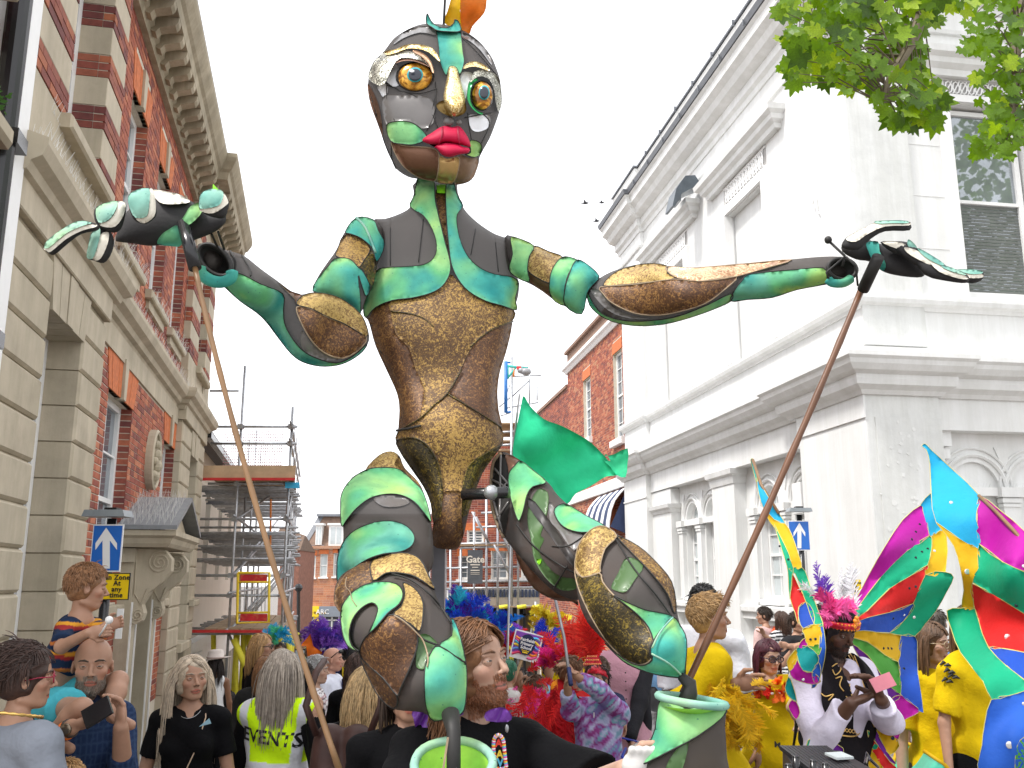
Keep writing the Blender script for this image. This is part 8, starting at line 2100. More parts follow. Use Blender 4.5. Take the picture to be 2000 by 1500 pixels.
plume(965,1232,8.8,.20,[(.01,.05,.55),(.02,.25,.7)],UPF,26,27,'blue feather tuft over the right shoulder of the puppeteer')
plume(1062,1268,8.9,.22,[(.01,.04,.55)],[(-.3,0,1),(.3,0,1)],12,28,'dark blue feather pair right of the placard')
plume(628,1262,10.6,.26,[(.16,.04,.45),(.30,.12,.60),(.06,.05,.4)],UPF,46,29,'left of two purple feather plumes near the orange flag',.08)
plume(668,1258,10.9,.24,[(.14,.03,.40),(.28,.12,.58)],UPF,40,30,'right of two purple feather plumes next to the knee of the puppet',.08)
for i,(x,lab)in enumerate(((645,'bandsman in white peaked cap under the left purple plume'),(672,'bandsman in white peaked cap under the right purple plume'))):
 q=person(lab,x,1262,11.6+i*.5,20,hpx=32,detail=0,skin='fair',hair=('short',(.02,.02,.02)),top=dict(col=(.02,.03,.10),sleeve=2.),legs=dict(col=BLACKC))
 mb=MB();c=q.hp((0,0,.34));mb.ball(c,(.13,.14,.035),16,6);mb.tube([c+np.array([.12*cos(t),.12*sin(t),-.03])for t in np.linspace(0,2*pi,17)],.02,5,False);mb.build('cap',mat('cap_white',(.7,.7,.72),.5),q.root,True)
for i,(x,y,Y_,c_)in enumerate(((548,1255,13.5,(.05,.30,.60)),(606,1262,14.,(.5,.05,.35)),(590,1240,15.,(.03,.4,.45)),(535,1250,16.,(.2,.05,.4)))):
 person('costumed parader %s under the scaffold'%('in blue seen','in magenta seen','in turquoise seen','in violet seen')[i],x,y,Y_,180-20*i,hpx=28,detail=0,skin='tan',hair=('short',(.05,.03,.02)),top=dict(col=c_,sleeve=1.5,pat=print_pat([c_,(.7,.5,.1),(.1,.5,.4),c_],25,i)),legs=dict(col=(.1,.1,.3)),h=1.5)
plume(540,1248,13.2,.22,[(.02,.4,.7),(.1,.6,.3)],UPF,20,33,'turquoise feather spray just right of the fair ponytail')
fo=sheet('orange_flag',mat('orange_flag_cloth',(.85,.20,.01),.6,trans=.3),None,VO,[(606,1238),(586,1262),(598,1262),(602,1292),(618,1292),(630,1274),(612,1262)],[(605,1260,10.3)],step=6,fold=(.03,.1,.05,0),sm=1);tag(fo,'small orange flag between the steward and the purple plumes','flag')
mb=MB();q0,q1=at(594,1300,6.9),at(578,1268,6.9)
pph=person('person in black raising a phone between the steward and the cane rod',590,1296,6.8,20,hpx=60,detail=1,skin='tan',hair=('short',(.03,.02,.015)),top=dict(col=BLACKC,sleeve=2.,loose=.03),legs=dict(col=BLACKC),hands=(None,(592,1318,6.5,(-.2,-.1,1))))
mb=MB();c=at(585,1290,6.4);mb.box(c[0]-.035,c[0]+.035,c[1],c[1]+.01,c[2]-.075,c[2]+.075);fp=mb.build('raised_phone',M_black);tag(fp,'phone held up in portrait beside the cane rod','phone')
mb=MB();mb.box(c[0]-.03,c[0]+.03,c[1]-.002,c[1]-.0005,c[2]-.065,c[2]+.065);mb.build('screen',mat('screen_picture',(.35,.38,.42),.15,var=.5,vs=40,bump=0),fp)
p19=person('tall man in a white polo shirt and black cap of hair behind the fair boy',1374,1146,6.3,20,hpx=66,detail=1,skin='brown',hair=('crop',(.008,.007,.007),dict(thick=.05)),top=dict(col=(.66,.67,.72),sleeve=.9,loose=.03,fold=.006),legs=dict(col=BLACKC),build=.85)
p20=person('fair haired boy in a yellow T-shirt gripping the dark cane rod, open mouthed in profile',1386,1165,5.15,85,hpx=82,head=(88,4,0),skin='fair',detail=2,hair=('short',(.40,.25,.11),dict(thick=.03,n=1.8,len=.30,flow=(.15,.7,.1))),top=dict(col=YEL,sleeve=.8,loose=.035,hem=.44,fold=.007),legs=dict(col=(.015,.025,.06)),hands=((1436,1335,5.0,(1,-.1,.1)),(1418,1378,4.85,(1,-.1,0))),elbows=((0,.3,-1),(-.3,-.3,-1)),build=.95)
tee_text(p20,[('Collective',.0,.0,-.5)],.71,.05,None)if False else None
yf=empty('yellow_feather_fan',at(1440,1390,4.8),"fluffy yellow feather fan in the fair boy's hands",'feather fan')
feathers('plumes',yf,at(1436,1368,4.72),[(.4,0,-1),(.1,0,-1),(.8,0,-.5),(-.5,0,-.6),(-.1,-.2,-1),(.6,0,-.9)],.145,[(.88,.62,.01),(.80,.50,.01)],46,.05,.25,41,r=.06)
p21=person('woman with burgundy hair, dark glasses, yellow T-shirt and red orange feather garland',1500,1252,6.7,172,hpx=60,head=(160,-6,0),skin='pale',detail=2,hair=('long',(.06,.008,.018),dict(len=.72,line=.16,n=1.2)),top=dict(col=YEL,sleeve=1.0,loose=.045,hem=.44,fold=.007,neckr=.3),legs=dict(col=BLACKC),hands=((1545,1382,6.1,(.4,-.2,-.9)),(1452,1338,6.4,(-1,0,.4))),elbows=((.7,-.2,-.3),None),build=1.2)
glasses(p21,(.03,.02,.03),.115,(.05,.05,.09),.018)
gl=empty('feather_garland',at(1505,1325,6.4),'red and orange feather garland round the neck of the burgundy haired woman','garland')
for t in np.linspace(-1.1,1.1,7):feathers('garland_plumes',gl,p21.neckb+np.array([.14*sin(t),-.10-.03*cos(t),-.06*cos(t)+.02]),[(sin(t),-.4,-.8*cos(t)),(sin(t)*.6,-.6,.2)],.10,[(.85,.10,.01),(.75,.02,.01),(.88,.2,.02)],9,.03,.1,int(50+t*9),r=.02)
mb=MB()
for t in np.linspace(-1,1,6):mb.ball(p21.neckb+np.array([.12*sin(t),-.17,-.07*cos(t)]),(.012,.006,.009),8,5)
mb.build('white_shells',M_white,gl,kind='stuff')
blk=mat('print_black')
tee_text(p21,[('Motion',.02,0,-.25)],.60,.052,None,m=blk)
tee_text(p20,[('Co',.0,.0,-.7),('M',.0,-.11,-.3)],.74,.05,None,m=blk)if False else None
pa=person('short haired bystander in a pink top with an orange strap by the white wall',1490,1187,13.7,-40,hpx=31,head=(-80,0,0),detail=1,skin='fair',hair=('crop',(.03,.018,.012)),top=dict(col=(.60,.42,.40),sleeve=.7),legs=dict(col=(.1,.12,.2)),hands=(None,(1492,1240,13.4,(-.3,-.2,.7))))
mb=MB();mb.tube([pa.sh[1]+np.array([0,-.05,.06]),pa.neckb+np.array([.08,-.12,-.05]),pa.neckb+np.array([.16,-.08,-.25])],.035,6);mb.build('orange_bag_strap',mat('orange_strap',(.75,.10,.02),.6),pa.root)
pst=person('woman in a black and white striped top with a brown ponytail by the white wall',1524,1195,13.6,-20,hpx=31,head=(-30,0,0),detail=1,skin='fair',hair=('pony',(.06,.03,.018),dict(tail=.9)),top=dict(col=(.7,.7,.7),sleeve=1.5,loose=.02,pat=stripes([(.68,.68,.68),(.03,.03,.035)],.028)),legs=dict(col=(.05,.06,.09)))
pbk=person('man in black with folded arms behind the hanging blue and green cloth',1558,1196,11.6,150,hpx=38,detail=1,skin='fair',hair=('short',(.05,.03,.02)),top=dict(col=(.02,.02,.022),sleeve=.8),legs=dict(col=BLACKC),hands=((1540,1262,11.2,(-1,0,.2)),(1556,1262,11.25,(1,0,.1))),curl=1.2)
p24=person('girl with a brown fringe and round glasses in a yellow T-shirt and grey trousers',1818,1218,5.9,172,hpx=74,head=(135,-2,0),detail=2,skin='pale',hair=('long',(.12,.065,.035),dict(len=.95,line=.13,n=1.3)),top=dict(col=YEL,sleeve=.85,loose=.045,hem=.42,fold=.008),legs=dict(col=(.10,.085,.075),loose=.03))
glasses(p24,(.45,.35,.22),.105,None,.010)
tee_text(p24,[('Colle',.07,.02,.25),('Mot',.09,-.19,-.15)],.71,.06,None,m=blk)
mb=MB();q=p24.wr[1];mb.tube([q+np.array([.022*cos(t),.022*sin(t),.01])for t in np.linspace(0,2*pi,14)],.008,5,False);mb.build('black_wristband',M_black,p24.root)
p25=person('girl with loose brown hair, yellow T-shirt and black shorts under the big wing',1893,1185,5.5,165,hpx=80,head=(200,-10,0),detail=1,skin='fair',hair=('long',(.16,.09,.05),dict(len=1.1,line=.1)),top=dict(col=YEL,sleeve=.85,loose=.04,hem=.45,fold=.008),legs=dict(col=BLACKC,len=.28,loose=.03,name='shorts'),hands=((1925,1370,5.5,(-.8,.3,0)),None),elbows=((1,.2,-.8),None),build=.84,h=1.70)
for pp,pts in((p24,((1862,1322),(1868,1338),(1858,1352),(1872,1360))),(p25,((1846,1298),(1854,1312),(1862,1322),(1850,1330)))):
 from mathutils.bvhtree import BVHTree
 b_=BVHTree.FromPolygons([tuple(x)for x in pp.top_v],[tuple(int(i)for i in t)for t in pp.top_q]);mb=MB()
 for(x,y)in pts:
  for k in range(2):
   d=Vector(at(x+k*9-4,y+k*5-2,5))-Vector((0,0,CAM_H));hit=b_.ray_cast(Vector((0,0,CAM_H)),d.normalized())
   if hit[0]is not None:
    c=Vector(hit[0])-d.normalized()*.004;mb.tube([c+Vector((-.02,0,-.008+.01*k)),c+Vector((0,-.004,.010)),c+Vector((.022,0,.0))],[.004,.010,.003],5)
 mb.build('dancer_print',blk,pp.root,kind='stuff')
pbb=person('bystander in denim blue behind the girl with round glasses',1826,1192,7.6,30,hpx=52,detail=0,skin='fair',hair=('short',(.04,.03,.02)),top=dict(col=(.12,.22,.42),sleeve=2.),legs=dict(col=JEAN))
def vestpat(loc,c,v):return c
pwm=person('dark skinned man in a gold embroidered black waistcoat and white shirt reading his phone',1630,1184,4.62,158,hpx=90,head=(150,-20,4),skin='dark',detail=2,hair=('short',(.008,.006,.006),dict(thick=.05,n=1.2)),beard=((.012,.008,.006),.5),hands=((1722,1368,4.22,(-.35,.1,.8)),(1662,1374,4.25,(1,.1,.35))),elbows=((.4,-.2,-1),(-.25,-.1,-1)),curl=(1.1,.7),palm=((-.8,0,.5),(.2,.2,.9)),top=dict(col=(.64,.60,.72),sleeve=(1.85,1.8),loose=.035,hem=.40,fold=.008,neck='v',vx=0,neckr=.26),legs=dict(col=(.25,.05,.35),loose=.03),build=1.0)
Fw=Field();R_=pwm.Rb;H_=pwm.H;L_=pwm.L
Fw.ell(L_(.70)+R_@np.array([0,.006*H_,0]),np.array((.098*H_,.072*H_,.125*H_))+.035,R_,.04,clip=[((pwm.hip[0],pwm.hip[1],pwm.gz+.47*H_),(0,0,-1.))])
Fw.ell(L_(.25),np.array((.088*H_,.066*H_,.16*H_))+.035,R_,.05,clip=[((pwm.hip[0],pwm.hip[1],pwm.gz+.455*H_),(0,0,-1.))])
for s in(0,1):
 Fw.ell(pwm.sh[s]+R_@np.array([(-.02,.02)[s]*H_,0,-.02*H_]),(.045*H_,.07*H_,.075*H_),R_,.01,True)
Fw.cone(pwm.neckb+R_@np.array([0,.08,.03]),L_(.30)+R_@np.array([0,.22,0]),.075,.03,.01,True)
Fw.cone(L_(.30)+R_@np.array([0,.22,0]),L_(-.2)+R_@np.array([0,.22,0]),.03,.075,.01,True)
Fw.ell(pwm.neckb+np.array([0,0,.05]),(.085,.085,.09),R_,.01,True)
v_,q_=Fw.mesh(.010,noise=fold_noise(.003,3));vest=add('waistcoat',v_,q_,M_fab,pwm.root,True,cols=np.tile(np.array((.012,.010,.012)),(len(v_),1)))
from mathutils.bvhtree import BVHTree
bv=BVHTree.FromPolygons([tuple(x)for x in v_],[tuple(int(i)for i in t)for t in q_])
gold=mat('gold_braid',(.70,.45,.14),.4,metal=.5,bump=.2)
def braid(pts,r=.0035,m=gold,sm=5,par=vest,parent_b=bv,nm='gold_braid',off=.003):
 P=smooth_loop(np.array(pts,float),sm,False);L=[]
 for p in P:
  d=(Vector(at(p[0],p[1],5))-Vector((0,0,CAM_H))).normalized();h_=parent_b.ray_cast(Vector((0,0,CAM_H)),d)
  if h_[0]is not None:L.append(Vector(h_[0])-d*off)
  elif len(L)>1:mb=MB();mb.tube(L,r,5);mb.build(nm,m,par,True);L=[]
 if len(L)>1:mb=MB();mb.tube(L,r,5);return mb.build(nm,m,par,True)
braid([(1570,1412),(1590,1425),(1630,1434),(1668,1438),(1682,1425),(1688,1390),(1680,1350),(1668,1300),(1652,1272)])
for k in range(16):
 t=k/16;x=1576+100*t;y=1418+16*t;braid([(x,y-4),(x+3,y-7),(x+6,y-3),(x+3,y),(x,y-4)],.0022,sm=3)
for k in range(14):
 t=k/14;x=1680-28*t;y=1410-135*t;braid([(x-4,y),(x-7,y-4),(x-4,y-8),(x-1,y-4),(x-4,y)],.0022,sm=3)
for sp in([(1610,1400),(1622,1388),(1634,1396),(1628,1406),(1618,1400)],[(1640,1400),(1650,1382),(1662,1392),(1656,1408),(1644,1402)],[(1598,1412),(1606,1396),(1600,1386)],[(1625,1302),(1636,1296),(1642,1308),(1632,1318),(1626,1308)],[(1632,1325),(1644,1322),(1640,1338),(1648,1350)],[(1600,1350),(1612,1360),(1628,1356),(1618,1368)],[(1652,1360),(1662,1372),(1656,1388)],[(1640,1280),(1650,1292),(1656,1310)]):braid(sp,.003)
for sp in([(1668,1280),(1676,1300),(1684,1330),(1690,1345)],[(1660,1276),(1668,1290),(1662,1302),(1672,1314)],[(1690,1368),(1700,1400),(1708,1420)]):braid(sp,.003)
mb=MB();c=np.array(at(1724,1333,4.12));mb.obox(c,(.045,.0,.016),(-.010,.010,.026),(-.001,-.0045,.0016));PHb=mb.build('pink_phone',mat('rose_phone',(.50,.16,.20),.3,metal=.3));tag(PHb,"pink cased phone in the waistcoated man's hands",'phone')
hb=empty('jewelled_headband',pwm.hp((0,.1,.3)),'red and gold jewelled headband with white, pink and purple feathers','headband')
mb=MB();L=[pwm.hp((.37*sin(t),-.04+.45*cos(t),.20+.05*cos(t)))for t in np.linspace(-1.9,1.9,22)];mb.tube(L,[.010+.008*(abs(i-11)<9)for i in range(22)],8);mb.build('band',jw,hb,True)
mb=MB()
for i in range(2,20):mb.ball(np.array(L[i])+pwm.hr@np.array([0,.016,.012]),.0055,6,4);mb.ball(np.array(L[i])+pwm.hr@np.array([0,.016,-.012]),.0045,6,4)
for q in((0,.46,.33),(.03,.46,.40),(-.03,.46,.40),(0,.46,.46),(.02,.46,.27)):mb.ball(pwm.hp(q),.011,8,5)
mb.build('jewels',mat('jewel_gold',(.85,.30,.03),.25,bump=0),hb,True,kind='stuff')
feathers('pink_plume',hb,at(1630,1198,4.42),[(-.3,0,.6),(.3,0,.6),(.8,0,.3),(0,0,.8),(-.7,0,.5)],.068,[(.88,.08,.35),(.9,.15,.45)],26,.04,.2,61,r=.02)
feathers('purple_plume',hb,at(1622,1180,4.45),[(-.25,0,1)],.20,[(.20,.07,.55),(.28,.12,.65)],2,.045,-.1,62,r=.01)
feathers('white_plume',hb,at(1640,1190,4.5),[(.3,0,1),(-.5,0,.8),(.6,0,.7)],.22,[(.85,.85,.88)],5,.05,.1,63,r=.03)
FAB=dict(turq=(.02,.42,.70),cyan=(.03,.50,.62),mag=(.50,.01,.36),green=(.01,.42,.22),lime=(.10,.40,.06),red=(.68,.02,.02),blue=(.02,.09,.50),blue2=(.03,.14,.62),yel=(.75,.46,.01),pur=(.16,.02,.30),teal=(.01,.36,.36))
def fab(k):return mat('satin_'+k,FAB[k],.62,var=.08,vs=3.5,bump=.3,bs=11,bd=.02,spec=.25,trans=.25)
M_hem=mat('yellow_overlock',(.55,.50,.15),.7,bump=0)
M_seq=mat('dark_sequin',(.02,.03,.04),.2,metal=.4,bump=0)
M_mir=mat('mirror_disc',(.75,.75,.75),.12,metal=.6,bump=0)
VP=(1460,850,2.307)
def wing(name,label,panels,ctrl,fold,discs=(),Y0=4.6,pole=None,hem=(.004,None)):
 e=empty(name,at(*src(VP,[panels[0][1][0]])[0],Y0),label,'costume wing')
 for col,poly in panels:
  o=sheet('cloth_panel',fab(col),e,VP,poly,ctrl,step=9,fold=fold,th=.003,sm=2,rim=(.002,M_hem));d=o_dep[o.name]
 for x,y,r,m in discs:
  P=src(VP,[(x,y)]);Yd=float(d(P)[0]);mb=MB();mb.ball(at(P[0][0],P[0][1],Yd-.004),(r*.75,.0015,r*.75),12,5);mb.build('sequin_disc',m,e,True)
 if pole:
  mb=MB();P=src(VP,pole);mb.tube([at(p[0],p[1],float(d(np.array([p]))[0])-.02)for p in P],.009,7);mb.build('wing_cane',M_bamboo,e,True)
 return e
wing('patchwork_wing','wide patchwork wing of magenta, green, red and blue cloth behind the waistcoated man',[('turq',[(824,262),(780,312),(790,340),(822,455),(862,432),(890,420),(850,330),(835,290)]),('mag',[(780,316),(700,380),(620,500),(540,640),(460,800),(500,770),(600,640),(720,520),(818,455),(790,340)]),('green',[(820,452),(720,520),(600,640),(500,772),(450,840),(540,790),(640,690),(760,620),(812,582),(830,500)]),('yel',[(830,448),(862,434),(895,425),(892,615),(800,628),(812,582),(832,500)]),('red',[(812,584),(740,630),(640,692),(540,792),(446,862),(540,822),(640,798),(745,758),(800,630)]),('blue',[(745,758),(640,798),(540,822),(446,864),(446,888),(520,880),(640,890),(700,840),(742,790)]),('green',[(800,630),(892,617),(928,640),(900,700),(850,790),(800,850),(755,905),(690,900),(640,890),(700,840),(745,770)]),('yel',[(446,890),(520,880),(600,890),(688,902),(690,960),(678,1020),(620,990),(540,930),(450,908)]),('lime',[(450,908),(540,932),(620,992),(678,1022),(688,1080),(690,1165),(640,1130),(590,1060),(540,990),(470,940)]),('blue',[(690,904),(756,908),(765,960),(768,1080),(792,1250),(740,1210),(690,1166),(686,1080),(680,1020)]),('pur',[(470,940),(540,992),(590,1062),(640,1132),(690,1168),(660,1200),(600,1190),(560,1120),(520,1030)]),('mag',[(640,1195),(690,1170),(745,1212),(775,1245),(720,1275),(650,1315),(600,1330),(610,1250)]),],[(820,300,5.4),(450,860,4.85),(800,900,5.3),(700,1200,5.0),(600,600,5.1)],(.016,.030,.055,1.0),[(776,402,.010,M_seq),(758,436,.010,M_seq),(740,470,.010,M_seq),(812,512,.010,M_seq),(786,526,.010,M_seq),(758,552,.010,M_seq),(758,682,.010,M_seq),(730,690,.009,M_seq),(842,522,.012,M_mir),(705,810,.009,M_mir),(750,820,.012,M_mir),(612,960,.010,M_seq),(632,960,.010,M_seq),(648,962,.010,M_seq),(705,1052,.010,M_seq),(655,825,.010,M_seq),(636,1082,.008,mat('lime_fabric'))],5.0)
wing('patchwork_wing','huge patchwork wing with turquoise peak, magenta, red and blue panels at the right edge',[('turq',[(784,50),(800,38),(830,68),(930,160),(1045,272),(1036,330),(1030,380),(1048,450),(1042,512),(960,470),(850,392),(828,260),(822,130),(806,66)]),('mag',[(1045,272),(1140,340),(1246,430),(1300,520),(1300,640),(1246,612),(1150,570),(1042,488),(1036,370)]),('yel',[(850,392),(960,470),(1042,514),(1040,600),(1012,668),(1020,782),(965,776),(975,700),(960,600),(930,500),(880,430)]),('green',[(1044,490),(1150,572),(1246,616),(1300,640),(1300,820),(1246,802),(1150,742),(1016,664),(1040,590)]),('red',[(1012,668),(1150,744),(1246,804),(1300,830),(1300,1000),(1246,978),(1150,960),(1085,955),(1040,830),(1018,750)]),('blue',[(1085,956),(1150,962),(1246,980),(1300,1000),(1300,1130),(1246,1100),(1170,1040)]),('green',[(898,790),(960,780),(1026,782),(1050,870),(1088,958),(1170,1044),(1246,1104),(1250,1150),(1180,1172),(1100,1190),(1062,1110),(960,980),(920,880)]),('blue2',[(1098,1192),(1180,1174),(1250,1152),(1300,1160),(1300,1560),(1050,1560),(1056,1400),(1068,1300)]),('lime',[(1246,1360),(1215,1400),(1204,1500),(1230,1560),(1300,1560),(1300,1350)]),],[(800,60,4.9),(1000,500,4.5),(1250,600,4.1),(1100,1200,4.0),(900,800,4.7),(1250,1400,3.9)],(.018,.03,.02,.4),[(918,305,.014,M_mir),(990,615,.018,M_mir),(1172,910,.020,M_mir),(1180,1396,.020,M_mir),(1212,766,.012,M_seq),(1244,590,.010,M_mir),(1244,1210,.010,M_mir)],4.3,pole=[(1042,272),(1120,345),(1200,430),(1300,545)])
wing('patchwork_wing','narrow folded patchwork wing hanging left of the waistcoated man',[('teal',[(14,112),(24,106),(32,120),(34,160),(46,200),(40,210),(26,160)]),('turq',[(42,190),(60,220),(100,290),(140,350),(170,400),(120,380),(74,332),(50,260)]),('yel',[(74,332),(120,380),(170,400),(200,450),(230,540),(244,596),(206,596),(180,520),(140,440),(100,390)]),('green',[(120,400),(145,450),(182,525),(206,598),(200,640),(190,740),(184,640),(178,590),(150,500)]),('red',[(202,625),(230,680),(262,750),(232,775),(228,850),(214,800),(192,735),(200,680)]),('green',[(186,602),(244,596),(270,640),(300,740),(330,820),(340,860),(300,850),(270,770),(240,690),(215,625)]),('blue',[(230,775),(264,752),(295,790),(300,850),(250,870),(232,830)]),('yel',[(250,872),(325,852),(330,940),(272,948),(258,900)]),('lime',[(272,948),(330,940),(322,990),(290,975)]),('blue2',[(330,850),(342,870),(352,960),(340,1040),(320,1110),(290,1140),(300,1040),(322,960)]),],[(20,110,5.4),(200,600,4.7),(320,950,4.3),(100,350,5.1)],(.02,.05,.04,0),[(145,500,.008,M_seq),(184,560,.009,M_seq),(240,705,.009,M_seq),(284,920,.008,M_seq),(306,918,.008,M_seq)],4.6,pole=[(24,112),(60,222),(140,352)])
wing('shoulder_drape','patchwork cloth drape with teal, magenta and yellow over the man\'s right shoulder',[('yel',[(178,1020),(200,985),(222,965),(224,1010),(205,1050),(188,1060)]),('mag',[(190,1062),(206,1020),(224,1010),(250,1060),(300,1070),(330,1110),(290,1122),(240,1110),(205,1095)]),('teal',[(222,960),(270,950),(315,990),(318,1020),(290,1066),(250,1060),(228,1010)]),('mag',[(240,930),(262,915),(270,950),(228,962)]),('blue2',[(290,1066),(318,1022),(330,1060),(322,1110),(300,1112)]),('teal',[(170,1140),(186,1088),(205,1130),(222,1200),(200,1190),(180,1170)]),('mag',[(182,1220),(200,1192),(222,1205),(236,1250),(218,1280),(196,1250)]),],[(250,1000,4.28),(200,1200,4.35)],(.02,.06,.05,2),[(250,1100,.010,M_mir)],4.3)
wing('hanging_cloak','patchwork cloak ends in magenta, yellow, green and orange below the waistcoat',[('mag',[(555,1230),(600,1260),(610,1290),(580,1320),(560,1290),(550,1250)]),('yel',[(580,1320),(625,1265),(660,1340),(684,1400),(640,1440),(610,1390)]),('pur',[(580,1330),(610,1390),(640,1442),(670,1480),(640,1470),(590,1400),(560,1350)]),('red',[(545,1350),(590,1400),(640,1470),(680,1510),(620,1510),(560,1420)]),('green',[(540,1330),(560,1350),(590,1400),(570,1420),(550,1380)]),('yel',[(545,1400),(570,1420),(610,1500),(600,1520),(555,1520),(540,1440)]),('mag',[(640,1300),(690,1290),(688,1340),(672,1380),(650,1330)]),],[(600,1350,4.5)],(.02,.06,.03,1),[(655,1365,.012,M_seq),(598,1272,.012,M_seq)],4.5)
wing('waist_sash','bright sash with blue, green, purple and orange at the waist of the man',[('turq',[(288,1352),(340,1362),(420,1378),(380,1384),(300,1372)]),('green',[(272,1375),(300,1372),(304,1440),(280,1460),(262,1430)]),('pur',[(302,1374),(380,1386),(430,1410),(420,1440),(350,1430),(304,1440)]),],[(350,1400,4.36)],(.01,.06,.03,1),(),4.4)
gs=sheet('green_cloth_train',mat('satin_mint',(.03,.50,.33),.5,sheen=.2),None,VP,[(680,1384),(720,1390),(790,1420),(850,1460),(900,1500),(900,1560),(660,1560),(668,1440)],[(700,1400,6.2),(880,1520,5.2)],step=10,fold=(.01,.03,.02,0),rim=(.012,mat('satin_yel')));tag(gs,'mint green cloth disc with a yellow hem on the paving','cloth')
fl=empty('green_flag',at(1005,900,9.0),'plain bright green flag flying behind the right hip of the puppet','flag')
fm=mat('emerald_flag',(.04,.70,.36),.7,var=.06,vs=3,bump=.3,bs=9,bd=.03,spec=.2,trans=.3)
sheet('flag_cloth',fm,fl,VN,[(455,245),(490,300),(560,365),(640,395),(720,435),(800,485),(870,555),(905,600),(940,650),(880,660),(830,690),(780,720),(720,750),(680,800),(620,770),(560,700),(480,630),(430,575),(398,540),(420,400),(440,300)],[(430,400,8.8),(700,600,9.1),(900,620,9.3)],step=16,fold=(.07,.018,.035,0),sm=3)
sheet('flag_tail',mat('emerald_flag_shaded',(.02,.52,.25),.7,trans=.3),fl,VN,[(870,555),(920,545),(990,514),(988,600),(978,664),(930,650),(900,610),(860,570),(900,580),(880,545)],[(950,600,9.2)],step=10,fold=(.05,.05,.06,1),sm=2)  # darker copy of the flag green, shade painted into the tail
mb=MB();mb.tube([at(1015,770,8.85),at(1001,880,8.85),at(990,1330,8.7)],.012,6);mb.build('flag_staff',M_steel,fl)
def cart():
 e=empty('black_amplifier_cart',at(1640,1490,3.5),'black plastic equipment cart with ribbed lid and knobs at the bottom edge','cart')
 Y=3.6
 a=at(1535,1492,Y);b=at(1712,1492,Y);z=at(1600,1490,Y)[2]
 mb=MB();mb.hexa([(a[0],Y-.25,0.02),(b[0]+.05,Y-.25,.02),(b[0]+.05,Y+.25,.02),(a[0],Y+.25,.02),(a[0],Y-.25,z-.05),(b[0]+.05,Y-.25,z-.06),(b[0]-.05,Y+.25,z),(a[0]+.06,Y+.25,z+.01)]);mb.build('case',mat('black_plastic',(.018,.018,.02),.38,bump=.15),e)
 for i in range(13):
  t=i/12;x0=a[0]+.09+t*(b[0]-a[0]-.16);mb=MB();mb.hexa([(x0,Y-.22,z-.045),(x0+.012,Y-.22,z-.045),(x0+.012-.05,Y+.22,z+.008),(x0-.05,Y+.22,z+.008),(x0,Y-.22,z-.03),(x0+.012,Y-.22,z-.03),(x0+.012-.05,Y+.22,z+.024),(x0-.05,Y+.22,z+.024)]);mb.build('lid_rib',mat('black_plastic'),e)
 for px,py,dy in((1554,1478,.0),(1603,1463,.2),(1588,1486,-.1),(1540,1494,-.2),(1612,1492,-.2)):
  q=at(px,py,Y+dy);mb=MB();mb.tube([(q[0],q[1],q[2]-.09),(q[0],q[1],q[2])],[.016,.013],12);mb.ball((q[0],q[1],q[2]),(.014,.014,.006),10,5);mb.build('knob',M_black,e,True)
 q=at(1639,1476,Y+.05);mb=MB();mb.obox(q,(.035,.01,0),(-.012,.03,.004),(0,0,.004));mb.build('label_plate',M_glass_pale,e)
 mb=MB();mb.tube([at(1690,1492,Y-.1),at(1694,1470,Y),at(1700,1484,Y-.1),at(1715,1498,Y)],.006,6);mb.build('cable',M_black,e)
cart()
tb=empty('black_ribbon_ties',at(1572,1470,5),'thin black ribbons hanging beside the patchwork drape','ribbon')
for pts in(((1556,1395),(1552,1440),(1548,1470)),((1572,1440),(1568,1468),(1576,1490)),((1580,1440),(1584,1470),(1574,1500)),((1560,1380),(1557,1420),(1546,1480))):
 mb=MB();mb.tube([at(x,y,4.9)for x,y in pts],.006,5);mb.build('ribbon',M_wire,tb)
cb=empty('green_street_cabinet',at(1418,1290,10),'dark green street cabinet between the fair boy and the white wall','cabinet')
mb=MB();a=at(1404,1258,9.8);b=at(1431,1258,9.8);mb.box(a[0],b[0],9.8,10.2,0,a[2]);mb.build('case',mat('cabinet_green',(.015,.05,.035),.5),cb);mb=MB();mb.box(a[0]-.02,b[0]+.02,9.78,10.22,a[2],a[2]+.04);mb.build('lid',mat('cabinet_green'),cb);mb=MB();mb.box(a[0]+.01,b[0]-.01,9.785,9.80,.1,a[2]-.04);mb.build('door',mat('cabinet_green'),cb)
